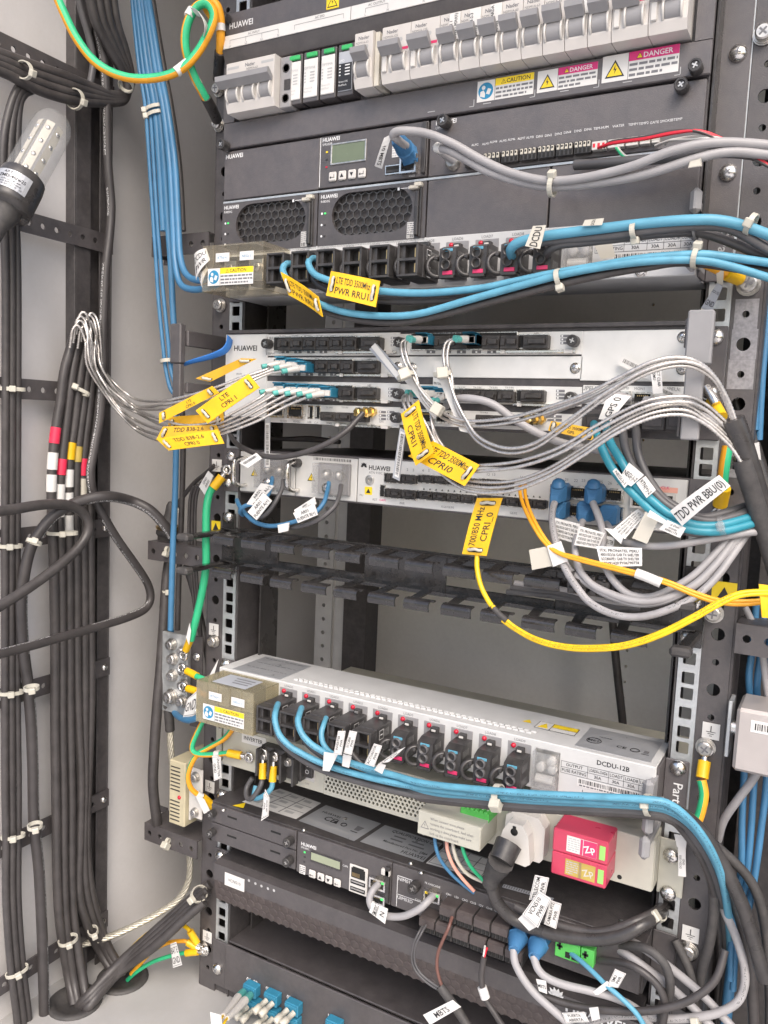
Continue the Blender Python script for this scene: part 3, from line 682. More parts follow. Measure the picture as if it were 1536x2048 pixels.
for k, (x0, x1) in enumerate(((-147.3, -130.6), (-128.8, -112.2), (-110.3, -94.2), (-92, -75.8))):
    b = MB(); b.box(x0, x1, -40, -20, 474, 517, 'panel_dark2', .5); o = b.build('surge_module', PW)
    z1 = 511.3 if k < 3 else 511
    b = MB(); b.box(x0+1, x1-1, -41, -39.8, 477.5, 510.5, 'paper_grey' if k == 3 else 'paper', .6); 
    if k == 3: b.rectF(x0+1.3, x1-1.3, 478, 500.5, -41.1, 'ink')
    y = -41.25; c = 'ink_white' if k == 3 else 'ink_pale'
    b.text('SPD' if k == 3 else 'OPTIMA', x0+2, 501.5, 2.3, y, 'ink_pale' if k < 3 else 'ink_white')
    for r_ in range(4): b.rectF(x0+2, x0+3.6, 498.2-r_*2.6, 499.2-r_*2.6, y, c); b.rectF(x0+8, x0+13, 498.2-r_*2.6, 499.2-r_*2.6, y, c)
    b.text('Green:OK', x0+2, 484.6, 1.6, y, c); b.text('Red:Fault', x0+2, 481.8, 1.6, y, c); b.build('rating_label', o)
    b = MB(); b.box(x0+4, x1-1.5, -42.2, -39.8, 511.6, 515.4, 'green_flag', .5); b.build('status_flag', o)
breaker(-69.4, -51.2, 1, None, seed=5)
b = MB(); b.box(-51, -46.5, -47, -25, 474, 517.6, 'paper_cream', .4)
for z in (478, 513): b.lathe((-51, -42, z), (1, 0, 0), [(4.6, 2.6), (5.0, 2.6), (5.0, 1.4), (4.7, 1.3)], 'white_plastic', 10)
b.build('breaker_terminal', PW)
edges = [-42.5, -15.5, 10.9, 28.7, 46.4, 63.7, 81.0, 98.0, 115.2, 132.4, 150.0, 176.2, 203.2]
notes = {2: ('DCDU 2 1', 'PWR1 PDU(1)'), 3: ('AACC 3-2-3', 'PWR'), 4: ('CARGLARDA', 'PWR'), 8: ('PWR',)}
for i in range(12): breaker(edges[i], edges[i+1], 1, notes.get(i), amp='In=80A' if edges[i+1]-edges[i] > 20 else ('C63' if i == 2 else 'C32'), seed=i)
# --- safety labels and corner marks on the lower cover
caution_label(PW, 39, 86.8, 452.6, 468.8, YF-3, 'caution', 4); caution_label(PW, 89.8, 137, 452.4, 468.6, YF-3, 'danger', 5); caution_label(PW, 140.6, 196, 452, 471, YF-3, 'danger', 6)
b = MB(); y = YF-3.15
for x, z, s_ in ((36.5, 450.5, -1), (88.2, 450.5, 1), (138.6, 450.2, 1), (197.6, 449.8, 1)): b.rectF(x-.3, x+.3, z, z+5, y, 'ink_pale'); b.rectF(min(x, x-4), x, z-.5, z, y, 'ink_pale')
for x, z in ((-2, 451), (48, 450.6), (112, 450.6), (160, 450)): b.rectF(x-3.4, x+3.4, z, z+.6, y, 'ink_pale')
tag(b.build('corner_marks', PW), None, None, None, 'stuff')
# --- bright rails between the plug-in rows
for z in (397.6, 344.4):
    b = MB(); b.box(-226, 216, YF-1, YF+6, z-1.1, z+1.1, 'zinc', .3); b.build('shelf_rail', PW)
for x in (-113.6, -3, 104.6):
    b = MB(); b.box(x-5, x+6, YF-6, YF, 341.5, 345, 'black_gloss', .6); b.box(x-7, x-4, YF-7, YF-5, 342.5, 345.5, 'steel', .3); b.build('latch', PW)
# --- right ear plate with screws
for sx in (1, -1):
    b = MB(); b.box(sx*219, sx*240, -2.6, -.6, 341, 571, 'panel_dark', .3); b.box(sx*218.2, sx*220, -24, -2.6, 341, 571, 'black_gloss', .3); b.build('mounting_ear', PW)
    if sx > 0:
        for z in (386, 343.5, 470, 560): screw('dome', PW, 231.5, -2.6, z, rnd.uniform(0, 1))
b = MB(); q = R2(1472, 257, 1536, 272, -1); b.box(q[0]-2, q[1]-4, -1.2, -.5, q[2]-4, q[3]+4, 'paper_grey', .1)
rq = random.Random(3)
for i in range(8):
    for j in range(5):
        if rq.random() < .5: b.rectF(q[0]+3+i*1.2, q[0]+4.2+i*1.2, q[2]-1+j*1.6, q[2]+.6+j*1.6, -1.3, 'ink')
# ================================================================ plug-in units of the top shelf
def led_col(b, x, zs, y, cols):
    for z, c in zip(zs, cols): b.box(x-.9, x+.9, y-.5, y+.3, z-.7, z+.7, c)
t = thing('blank_module', (-170, -20, 399), 'plain black blank module marked with white lettering left of the display module', 'module')
b = MB(); b.box(-225.5, -114.8, YF-1, 60, 400, 445, 'panel_dark', .5); b.build('faceplate', t); lettering(t, [('HUAWEI', -223.5, 438.3, 4.0, 'l', 0, 1, .02)], YF-1.2, 'ink_white')
t = thing('controller_module', (-60, -20, 399), 'black controller module with a dark green display and four white keys, top shelf', 'controller')
b = MB(); b.box(-113.8, -4.8, YF-2, 60, 400, 445, 'panel_dark2', .5); b.build('faceplate', t)
bx('edge_line', t, -113.2, -112.6, YF-2.3, YF-2, 401, 444, 'ink_white', 0); bx('lock_strip', t, -9, -5, YF-5, YF-2, 402, 444, 'black_gloss', .6)
lettering(t, [('HUAWEI', -110.8, 440.2, 3.5, 'l', 0, 1, .02), ('SMU02B', -110.8, 436.8, 2.2)], YF-2.2, 'ink_white'); lettering(t, [('IOIOI', -21, 400.6, 1.8)], YF-2.2, 'ink_white', 'port_mark')
b = MB(); x0, x1, z0, z1 = -101.5, -64.5, 419, 437.5; f_ = 1.4
for q in ((x0, x1, z1-f_, z1), (x0, x1, z0, z0+f_), (x0, x0+f_, z0+f_, z1-f_), (x1-f_, x1, z0+f_, z1-f_)): b.box(q[0], q[1], YF-3, YF-1.5, q[2], q[3], 'steel_dull', .2)
b.box(x0+f_, x1-f_, YF-2.4, YF-1.8, z0+f_, z1-f_, 'lcd'); b.build('display', t)
for k in range(4):
    cx = -98.3+k*10.2; b = MB(); b.box(cx-4, cx+4, YF-4, YF-1.9, 404.6, 412.8, 'white_plastic', 1.2); o = b.build('key', t)
    b = MB(); y = YF-4.15; cz = 408.7
    if k in (1, 2): s_ = 1 if k == 1 else -1; b.face([(cx-1.9, y, cz-s_*1.6), (cx+1.9, y, cz-s_*1.6), (cx, y, cz+s_*1.8)], 'ink')
    else: b.rectF(cx-2.3, cx+2.3, cz-1.2, cz-.7, y, 'ink'); b.face([(cx-2.6, y, cz-.9), (cx-1, y, cz+.4), (cx-1, y, cz-2.2)], 'ink'); b.rectF(cx+1.8, cx+2.3, cz-1, cz+1.6, y, 'ink')
    b.build('key_mark', o)
b = MB(); led_col(b, -105.8, (431, 424.5, 418), YF-2, ('yellow_sign', 'plastic_black', 'red_led')); b.build('indicator', t)
b = MB(); b.box(-44.6, -29.4, YF-3, YF+4, 404.3, 412.6, 'steel', .4); b.box(-43.4, -30.6, YF-3.3, YF-2.8, 405.6, 411.4, 'dark_void'); b.box(-43, -31, YF-3.5, YF-3, 406.2, 408, 'plastic_black'); b.build('usb_port', t)
b = MB(); rj45(b, -28.5, -12.8, 403.2, 418.6, YF-2.4, 8); b.box(-27.6, -25.4, YF-3.4, YF-3, 404, 405.6, 'yellow_sign'); b.box(-15.8, -13.6, YF-3.4, YF-3, 404, 405.6, 'green_led'); b.build('network_port', t)
b = MB(); b.box(-38.5, -31.5, YF-2.5, YF-1.9, 418.5, 432, 'paper', .1); b.smallprint(-38, -32, 419, 431.5, YF-2.6, 'ink_pale', 6, .5, 8); b.build('barcode_label', t)
t = thing('interface_module', (105, -20, 399), 'black interface module with a row of small signal terminals, top shelf right', 'module')
b = MB(); b.box(-3.2, 216, YF-1, 60, 399.4, 445, 'panel_dark', .5); b.build('faceplate', t)
it = [('HUAWEI', 2, 440.4, 3.6, 'l', 0, 1, .02), ('UIM02C', 2, 437, 2.2)]
for px, py, t_ in ((971, 288, 'ALM1'), (950, 290, 'ALM2'), (971, 286, ''), (987, 284, 'ALM4'), (1006, 282, 'ALM5'), (1023, 279, 'ALM6'), (1043, 277, 'ALM7'), (1060, 275, 'ALM8'), (1079, 273, 'DIN1'), (1097, 271, 'DIN2'), (1117, 268, 'DIN3'), (1135, 265, 'DIN4'), (1156, 262, 'DIN5'), (1176, 259, 'DIN6'), (1202, 256, 'TEM-HUM'), (1237, 252, 'WATER'), (1266, 249, 'TEMP1'), (1287, 247, 'TEMP2'), (1309, 245, 'GATE'), (1332, 242, 'SMOKE'), (1354, 239, 'BTEMP')):
    if t_: q = P(px, py, YF-1); it.append((t_, q.x, q.z-.8, 1.9, 'c'))
lettering(t, it, YF-1.2, 'ink_white')
za = P(1075, 305, YF-6).z
for k in range(7):
    a = P(930+k*36.4, 318-k*3.9, YF-6); e = P(930+(k+1)*36.4-3, 318-(k+1)*3.9, YF-6)
    b = MB(); b.box(a.x, e.x, YF-6, YF, za-4.6, za+4.6, 'plastic_black', .3); o = b.build('terminal_block', t)
    for j in range(4):
        xx = a.x+(e.x-a.x)*(j+.5)/4; b = MB(); b.box(xx-1.1, xx+1.1, YF-7, YF-5.8, za-.2, za+4, 'paper_cream', .3); b.box(xx-.6, xx+.6, YF-7.1, YF-6.6, za+1.6, za+3.2, 'dark_void'); b.box(xx-1, xx+1, YF-6.3, YF-5.8, za-3.8, za-1, 'dark_void'); b.build('lever', o)
for k, (a, e) in enumerate(((1184, 1212), (1216, 1248), (1252, 1276), (1280, 1300), (1304, 1318))):
    p_, q_ = P(a, 292-(a-1184)*.11, YF-5), P(e, 290-(a-1184)*.11, YF-5); b = MB(); b.box(p_.x, q_.x, YF-6, YF, za-3.4, za+2.8, 'white_plastic', .3)
    for j in range(3): xx = p_.x+(q_.x-p_.x)*(j+.5)/3; b.box(xx-.9, xx+.9, YF-6.2, YF-5.8, za-1.5, za+1.3, 'paper_cream' if k else 'red_wire')
    b.build('signal_socket', t)
screw('thumb', t, 12, YF-1, 440.5, .6, sc=1.05); screw('thumb', t, 200, YF-1, 440, 1.0)
for i, (x0, x1, cx, lb) in enumerate(((-225.6, -114.4, -168, 'hex-mesh rectifier module at the left end of the top shelf'), (-113, -3.6, -57.5, 'hex-mesh rectifier module directly below the controller with four keys'))):
    t = thing('rectifier_module', ((x0+x1)/2, -20, 346), lb, 'rectifier', 'rectifier modules of the top shelf')
    cz = 375; hw, hh = 41, 18.5
    b = MB(); hole_cell(b, x0, x1, 347, 396, stadium(cx, cz, hw, hh), YF-2, 3, 'panel_dark2'); b.box(x0, x1, YF+26, YF+30, 347, 396, 'dark_void')
    for q in ((x0, x0+1), (x1-1, x1)): b.box(q[0], q[1], YF-1.9, YF+26, 347, 396, 'panel_dark2')
    b.box(x0, x1, YF-1.9, YF+26, 395, 396, 'panel_dark2'); b.box(x0, x1, YF-1.9, YF+26, 347, 348, 'panel_dark2'); b.build('faceplate', t)
    b = MB(); hexgrille(b, cx, cz, hw, hh, YF+.4, 'grille_wire', 4.55, .36); tag(b.build('grille', t), None, None, None, 'stuff')
    b = MB(); b.lathe((cx, YF+22, cz), (0, -1, 0), [(0, 7), (6, 7), (7, 5), (7, .2)], 'plastic_black', 14)
    for k in range(7):
        a = k*2*math.pi/7; b.face([(cx+6*math.cos(a), YF+20, cz+6*math.sin(a)), (cx+17*math.cos(a+.15), YF+20, cz+17*math.sin(a+.15)), (cx+17*math.cos(a+.75), YF+15, cz+17*math.sin(a+.75)), (cx+6*math.cos(a+.6), YF+17, cz+6*math.sin(a+.6))], 'plastic_black')
    b.build('fan', t)
    lettering(t, [('HUAWEI', x0+2.4, 390.6, 3.4, 'l', 0, 1, .02), ('R4850G', x0+2.4, 387, 2.2)], YF-2.2, 'ink_white')
    b = MB(); led_col(b, x0+7.4, (377.5, 367.5, 357.5), YF-2, ('green_led', 'plastic_black', 'plastic_black')); b.build('indicator', t)
    b = MB()
    for z in (377.5, 367.5, 357.5): b.face([(x0+4+1.1*math.cos(a), YF-2.15, z+1.1*math.sin(a)) for a in [k*math.pi/4 for k in range(8)]], 'ink_white')
    b.rectF(x1-25, x1-18, 391.6, 392.1, YF-2.15, 'ink_white'); b.rectF(x1-28, x1-26, 390.6, 393, YF-2.15, 'ink_white'); b.rectF(x1-17.4, x1-15.6, 390.8, 393.2, YF-2.15, 'ink_white'); tag(b.build('lock_marks', t), None, None, None, 'stuff')
    b = MB(); b.box(x1-9, x1-5.5, YF-6, YF-2, 351, 388, 'black_gloss', .6); b.box(x1-5.4, x1-3.6, YF-4, YF-2, 350, 394, 'plastic_black', .3); o = b.build('lock_lever', t)
    b = MB(); b.box(x1-15, x1-6, YF-6.5, YF-2, 389.5, 392.5, 'paper_cream', .6); b.box(x1-10, x1-3, YF-7, YF-2, 391, 394.6, 'paper_cream', .6); b.build('lock_slider', o)
    b = MB(); b.box(x1-17, x1-10, YF-2.6, YF-1.9, 349.5, 363, 'paper', .1); b.smallprint(x1-16.6, x1-10.4, 352, 362.6, YF-2.7, 'ink_grey', 6, .45, i); b.barcode(x1-16, x1-11, 350, 352.6, YF-2.7, 'ink', i); b.build('barcode_label', t)
for x0, x1, lb in ((-2.6, 103.8, 'plain black blank plate between the hex-mesh rectifier and the right blank plate'), (105.4, 216, 'plain black blank plate at the right end of the top shelf')):
    b = MB(); b.box(x0, x1, YF-1.5, YF+40, 347, 396, 'panel_dark', .5); tag(b.build('blank_plate'), lb, 'blank plate', 'blank plates of the top shelf')
# ================================================================ fuse distribution boxes (upper and lower)
def ring(b, c, ax, R_, r_, m, n=18, k=6):
    a = V(ax).normalized(); u = a.orthogonal().normalized(); w_ = a.cross(u); c = V(c); vs = []; fs = []
    for i in range(n):
        t_ = 2*math.pi*i/n; d_ = u*math.cos(t_)+w_*math.sin(t_)
        for j in range(k):
            s_ = 2*math.pi*j/k; vs.append(c+d_*(R_+r_*math.cos(s_))+a*r_*1.4*math.sin(s_))
    for i in range(n):
        for j in range(k): fs.append((i*k+j, ((i+1) % n)*k+j, ((i+1) % n)*k+(j+1) % k, i*k+(j+1) % k))
    b.raw(vs, fs, m, True)
def fuse_box(name, zt, yf, closed, label, old):
    t = thing(name, (0, yf+32, zt-43), label, 'fuse box', 'fuse distribution boxes')
    zb = zt-42.0
    b = MB(); b.box(-220, 219, yf, yf+66, zb, zt, 'light_grey', .8); b.build('case', t)
    for k in range(10):
        lx = -136.6+26.55*k; x0, x1 = lx-5.2, lx+15.5
        b = MB(); b.box(x0, x1, yf-.6, yf+.3, zb+3.5, zt-5.4, 'grey_toggle', 1.2); hd = b.build('fuse_holder', t)
        b = MB(); b.lathe((lx, yf-.6, zt-8.6), (0, -1, 0), [(0, 2.2), (1, 2.2), (2, 1.6), (2.4, .3)], 'red_led', 10); b.build('indicator', hd)
        b = MB(); b.box(lx+3.5, lx+10.5, yf-6, yf-.5, zt-13.5, zt-8.2, 'plastic_black', .5); b.box(lx+5, lx+9, yf-6.8, yf-5.8, zt-11.5, zt-9.6, 'white_plastic' if k != 3 else 'steel_dull', .3); b.build('latch', hd)
        if k in closed:       # covered with a plug-in connector
            b = MB(); xa, xb = lx-3.5, lx+15.5; yp = yf-40; z0, z1 = zb+2.5, zt-12.5
            b.box(xa, xb, yp+10, yf-.6, z0, z1, 'plastic_black', .8); b.box(xa, xb, yp, yp+10, z1-2.2, z1-.3, 'plastic_black', .4); b.box(xa, xb, yp, yp+10, z0, z0+2, 'plastic_black', .4)
            b.box(xa, xa+2, yp, yp+10, z0+2, z1-2.2, 'plastic_black', .3); b.box(xb-2, xb, yp, yp+10, z0+2, z1-2.2, 'plastic_black', .3); b.box(xa+2, xb-2, yp, yp+10, (z0+z1)/2-1.2, (z0+z1)/2+1.2, 'plastic_black', .3)
            b.box(xa+2, xa+6, yp+3, yp+10, z0+2, z1-2.2, 'plastic_black'); b.build('connector', hd)
            b = MB()
            for zc in (z0+7.2, z1-7.6): b.box(xb-5, xb-3.6, yp+4, yp+9.6, zc-3.6, zc+3.6, 'brass')
            b.build('contact', hd)
            b = MB(); y1 = yf-18
            for zc, s_ in ((z0+6.4, '+'), (z1-7.2, '-')):
                xs = xb+.12
                for q in ((y1-6, y1+2, zc-4.4, zc-3.9), (y1-6, y1+2, zc+3.9, zc+4.4), (y1-6, y1-5.5, zc-4, zc+4), (y1+1.5, y1+2, zc-4, zc+4), (y1-4, y1, zc-.5, zc+.5)): b.face([(xs, q[0], q[2]), (xs, q[1], q[2]), (xs, q[1], q[3]), (xs, q[0], q[3])], 'ink_white')
                if s_ == '+': b.face([(xs, y1-2.5, zc-2), (xs, y1-1.5, zc-2), (xs, y1-1.5, zc+2), (xs, y1-2.5, zc+2)], 'ink_white')
                for j in range(4): b.face([(xs, y1+4+j*2.2, zc-3.5), (xs, y1+4.6+j*2.2, zc-3.5), (xs, y1+4.6+j*2.2, zc+3.5), (xs, y1+4+j*2.2, zc+3.5)], 'ink_pale')
            b.build('lettering', hd)
        else:                 # open terminal with blue and red tabs
            b = MB(); xa, xb = lx+.5, lx+15.2; yp = yf-24; z0, z1 = zb+4.5, zt-13
            b.prismx([(yp, z0), (yp, z1-3), (yp+8, z1), (yf-.6, z1), (yf-.6, z0)], xa, xb, 'plastic_black')
            b.box(xa+1, xb-1, yp-1.5, yp+4, z0-2.4, z0, 'plastic_black', .3); b.build('connector', hd)
            b = MB(); b.box(xa+3, xb-3, yp-.7, yp+2, z1-5.6, z1-3.3, 'cyan_wire', .3); b.build('blue_tab', hd)
            b = MB(); b.box(xa+3.5, xb-2.4, yp-.7, yp+3, z0+.4, z0+3.6, 'red_mark', .3); b.build('red_tab', hd)
            for zc in (z0+8.2, z0+16.2):
                b = MB(); b.lathe((xa+6.8, yp, zc), (0, -1, 0), [(-2, .2), (-2, 3.3), (3.2, 3.3), (3.2, 4.3), (-1, 4.3)], 'cap_black' if not old else 'dark_grey_cable', 14, cap=False); b.build('wire_socket', hd)
            b = MB(); xs = xb+.1
            for zc in (z0+5, z0+17):
                for j in range(5): b.face([(xs, yp+5+j*2.6, zc-3), (xs, yp+5.5+j*2.6, zc-3), (xs, yp+5.5+j*2.6, zc+3), (xs, yp+5+j*2.6, zc+3)], 'ink_pale')
            b.build('lettering', hd)
        b = MB(); ring(b, (lx-2.5, yf-(28 if k in closed else 22), zb+12), (.75, -1, .1), 8.0, 1.9, 'black_gloss'); b.box(lx-3.5, lx-.5, yf-26, yf-2, zb+17, zb+20, 'plastic_black', .5); b.build('pull_ring', hd)
    b = MB(); it = [('LOAD%d' % k, -136.6+26.55*k+5, zt-4.4, 2.3, 'c') for k in range(10)]
    X = (144, 166, 183, 195, 207, 217.5); z0 = zt-22.2; y = yf-.2
    for a, e, t0, t1 in ((0, 1, 'OUTPUT', 'FUSE RATING'), (1, 2, 'LOAD0-LOAD6', '30A'), (2, 3, 'LOAD7', '30A'), (3, 4, 'LOAD8', '30A'), (4, 5, 'LOAD9', '30A')):
        xm = (X[a]+X[e])/2; w_ = X[e]-X[a]
        for tt, zz in ((t0, z0+6.4), (t1, z0+1.4)):
            wd = txt2d(tt)[2]; h = 2.6; b.text(tt, xm, zz, h, y, 'ink', 'c', 0, min(1, (w_-2)/(wd*h)), .008)
        b.rectF(X[a]-.15, X[a]+.15, z0, z0+10, y, 'ink')
    for zz in (z0, z0+5, z0+10): b.rectF(X[0], X[5], zz-.15, zz+.15, y, 'ink')
    for q in it: b.text(q[0], q[1], q[2], q[3], y, 'ink_grey', 'c')
    b.text('DCDU-12B', 186, zt-8.6, 4.0, y, 'ink', 'c', 0, 1, .015); b.build('lettering', t)
    b = MB(); b.box(158, 209, yf-.3, yf+.1, zt-30.5, zt-23.6, 'paper', .05); b.barcode(159.5, 207.5, zt-27.6, zt-24, yf-.35, 'ink', 7); b.smallprint(160, 206, zt-30.2, zt-28.2, yf-.35, 'ink_grey', 1, .6, 3); b.build('barcode_label', t)
    b = MB(); x, z = 163, zb+4.5; y = yf-.2; b.rectF(x-.2, x+.2, z, z+5, y, 'ink')
    for j in range(3): b.rectF(x-3+j, x+3-j, z-.3-j*1.1, z-j*1.1, y, 'ink')
    b.build('earth_mark', t); screw('small', t, 180, yf, zb+4.6, .4, sc=1.25)
    # spare-fuse window
    b = MB(); b.box(121.5, 142.8, yf-.5, yf+.3, zb+1, zt-6, 'steel_dull', .8); o = b.build('spare_fuse_box', t)
    for x, z in ((137, zt-14), (128, zt-20.5), (138, zt-20.5)): b = MB(); b.lathe((x, yf-.5, z), (0, -1, 0), [(0, 3.6), (5, 3.6), (5.4, 3.2), (5.4, .2)], 'white_plastic', 14); b.build('spare_fuse', o)
    b = MB(); b.lathe((125, yf-4.4, zt-30), (1, 0, 0), [(0, 3.9), (15, 3.9)], 'white_plastic', 14); b.build('spare_fuse', o)
    b = MB(); x0, x1, z0, z1, ya = 122, 142.4, zb+1.5, zt-6.5, yf-9
    b.box(x0, x1, ya, ya+1, z0, z1, 'clear_plastic', .3); b.box(x0, x0+1, ya+1, yf-.6, z0, z1, 'clear_plastic'); b.box(x1-1, x1, ya+1, yf-.6, z0, z1, 'clear_plastic'); b.box(x0+1, x1-1, ya+1, yf-.6, z0, z0+1, 'clear_plastic'); b.build('window', o)
    # busbar terminals under the clear cover
    for k in range(2):
        b = MB(); xx = -200+k*32; b.box(xx-9, xx+9, yf-16, yf+.3, zb+6, zt-8, 'plastic_black', .8); b.box(xx-7, xx+7, yf-18, yf-16, zb+10, zt-12, 'steel_dull', .5); b.build('terminal', t); screw('bolt', t, xx+3, yf-18, zt-20, .3, sc=.8)
    cv = 'clear_cover_old' if old else 'clear_cover'; x0, x1 = -214, -143; ya = yf-41; z1 = zt-2; z0 = zb-2
    b = MB(); b.box(x0, x1, ya, ya+1.3, z0, z1, cv, .4); b.box(x0, x0+1.2, ya+1.3, yf-.8, z0, z1, cv); b.box(x1-1.2, x1, ya+1.3, yf-.8, z0, z1, cv); b.box(x0+1.2, x1-1.2, ya+1.3, yf-.8, z1-1.2, z1, cv); b.box(x0+1.2, x1-1.2, ya+1.3, yf-.8, z0, z0+1.2, cv)
    for k in range(1, 5): xx = x0+(x1-x0)*k/5; b.box(xx-.5, xx+.5, ya-.5, ya, z0+1, z1-1, cv)
    o = b.build('terminal_cover', t)
    for xa, tt in ((-197, 'RTN(+)'), (-169, 'NEG(-)')):
        b = MB(); b.box(xa, xa+16, ya-.9, ya-.52, z1-16, z1-8, 'paper', .4); b.text(tt, xa+8, z1-13.4, 2.6, ya-1, 'sign_blue', 'c'); b.build('terminal_label', o)
    caution_label(o, x0+8 if not old else x0+10, x0+61, z0+5, z0+20.5, ya-.6, 'caution', 11)
    b = MB(); b.box(x0+16, x1-14, yf-36, yf-8, z1, z1+.3, 'paper_grey', .1); 
    for j in range(3): b.box(x0+30+j*2, x1-18, yf-14-j*6, yf-16-j*6, z1+.3, z1+.45, 'ink_grey')
    b.build('rating_label', o)
    return t, zb
DU, zbU = fuse_box('fuse_distribution_box', 349.5, -32.0, range(0, 6), 'light grey fuse box under the top shelf with clear cover and blue cables', False)
DL, zbL = fuse_box('fuse_distribution_box', -67.0, -29.0, range(0, 5), 'light grey fuse box with visible top labels, above the beige inverter', True)
# top face of the lower one: foil label, rows of vents, warning stickers
b = MB(); b.box(-205, -145, -26, 30, -66.99, -66.7, 'foil_label', .05); y = -66.6
def topbar(b, x0, x1, y0, y1, z, m): b.face([(x0, y0, z), (x1, y0, z), (x1, y1, z), (x0, y1, z)], m)
rq = random.Random(4)
for j in range(9):
    x = -200
    while x < -152: wd = rq.uniform(2, 9); topbar(b, x, min(x+wd, -150), 24-j*5.4, 25.2-j*5.4, y, 'ink_pale' if j % 3 else 'ink_grey'); x += wd+1.6
b.build('rating_label', DL)
for k in range(42):
    for r_ in range(2):
        x = -133+k*5.9+r_*2.9; yy = -19+r_*4.2; b = MB(); b.prismx([(yy, -66.9), (yy+1, -65.7), (yy+2.6, -65.5), (yy+3.2, -66.9)], x, x+4.4, 'light_grey'); b.build('vent_louvre', DL)
b = MB(); b.face([(96, 6, -66.7), (105, 6, -66.7), (101, 14, -66.7)], 'yellow_sign'); b.build('warning_sticker', DL)
b = MB(); topbar(b, 110, 146, -2, 16, -66.7, 'ink'); topbar(b, 110.6, 123, -1.4, 15.4, -66.6, 'paper'); topbar(b, 123.6, 145.4, 7, 15.4, -66.6, 'yellow_sign'); topbar(b, 123.6, 145.4, -1.4, 6.4, -66.6, 'paper'); b.face([(112, 1, -66.5), (121.5, 1, -66.5), (117, 13, -66.5)], 'yellow_sign'); b.build('warning_sticker', DL)
b = MB(); b.box(152, 213, -22, 28, -66.99, -66.7, 'foil_label', .05)
for j in range(4):
    x = 168
    while x < 205: wd = rq.uniform(3, 9); topbar(b, x, min(x+wd, 209), 22-j*3.4, 23-j*3.4, -66.6, 'ink_pale'); x += wd+1.6
for i0 in (len(b.v),):
    for tt, xx, yy, h in (('CE', 186, -6, 5), ('MET', 163, -4, 4), ('HUAWEI', 170, 8, 2)): b.text(tt, xx, yy, h, 0, 'ink', 'c', 0, 1, .02)
    b.xform(lambda p: V((p.x, p.z, -66.5)), i0)
for cx in (163, 197): ring(b, (cx, -2.5 if cx < 170 else -4, -66.6), (0, 0, 1), 6 if cx < 170 else 3.6, .4, 'ink', 20, 4)
topbar(b, 203, 209, -9, -7.8, -66.5, 'ink'); topbar(b, 204, 208, -6, 0, -66.5, 'ink_grey'); b.build('certificate_label', DL)
# ears of both boxes with screws
for o, z0, z1, zs in ((DU, 306, 341, ()), (DL, -109, -66, (-73,))):
    for sx in (-1, 1):
        b = MB(); b.box(sx*221, sx*239.5, -3.4, -1.2, z0+1, z1-1, 'panel_dark', .8); b.box(sx*219.2, sx*221, -26, -1.2, z0+1, z1-1, 'panel_dark', .3); b.build('mounting_ear', o)
    for z in zs: screw('dome', o, 231.5, -3.4, z, .3)
lettering(DL, [('Part 2', 229, -86, 7.5, 'l', -math.pi/2, 1, .01)], -3.6, 'ink_white'); lettering(DU, [('Part 2', 229, 337, 7.5, 'l', -math.pi/2, 1, .01)], -3.6, 'ink_pale')
screw('dome', DL, -232, -3.4, -73, .8)
# cable rake at the right end: side plate with round-ended pegs
def cable_rake(z0, z1, pegs, label):
    t = thing('cable_rake', (221, -40, z0), label, 'cable rake', 'cable rakes on the fuse boxes')
    b = MB(); b.prismx([(-3.5, z0), (-3.5, z1), (-58, z1-10), (-62, z1-16), (-58, z1-19), (-8, z0+9), (-8, z0)], 218.9, 220.6, 'grey_toggle'); b.build('arm', t)
    for (px, py, y) in pegs:
        q = P(px, py, y); b = MB(); b.box(q.x-4, q.x+4, y-4, y+4, q.z-9, q.z+9, 'grey_toggle', 3); b.box(q.x-2, q.x+2, y+4, -6, q.z-4, q.z+2, 'grey_toggle', .4); b.build('peg', t)
    return t
cable_rake(306, 350, ((1392, 402, -40), (1391, 455, -46), (1385, 517, -50)), 'grey cable rake with round pegs at the right end of the upper fuse box')
cable_rake(-115, -70, ((1296, 1582, -52), (1296, 1646, -56), (1289, 1695, -60)), 'grey cable rake with round pegs at the right end of the lower fuse box')
# ================================================================ baseband unit
YB = -28.0
BB = thing('baseband_unit', (0, 100, 186), 'silver baseband unit with black port caps and handles at both ends', 'baseband unit')
b = MB(); b.box(-221, 220, YB+1.5, 260, 187.5, 275, 'black_metal', .5); b.box(-221, 220, YB-2, YB+1.5, 272, 275.4, 'black_metal', .3); b.build('chassis', BB)
def plate(a, b_, c, d_, name='slot_plate', m='silver_face', Y=YB, th=2.0, parent=None):
    x0, x1, z0, z1 = R2(a, b_, c, d_, Y); b = MB(); b.box(x0, x1, Y, Y+th, z0, z1, m, .4); return b.build(name, parent or BB), (x0, x1, z0, z1)
fp, _ = plate(452, 669, 531, 835, 'fan_panel')
lettering(fp, [('HUAWEI', -210.5, 255.5, 5.2, 'l', 0, 1.05, .02)], YB-.2, 'ink'); lettering(fp, [('STATE', -207, 232, 1.8)], YB-.2, 'ink_grey')
L = [plate(533, 669, 798, 711), plate(533, 715, 798, 754), plate(533, 762, 798, 803), plate(533, 806, 798, 856)]
Rr = [plate(800, 668, 1163, 709), plate(800, 713, 1163, 758), plate(800, 768, 1162, 813), plate(800, 817, 1162, 865)]
U1, _ = plate(1166, 662, 1368, 764); U2, _ = plate(1166, 770, 1368, 813); U3, _ = plate(1166, 818, 1366, 866, 'slot_plate', 'panel_dark2')
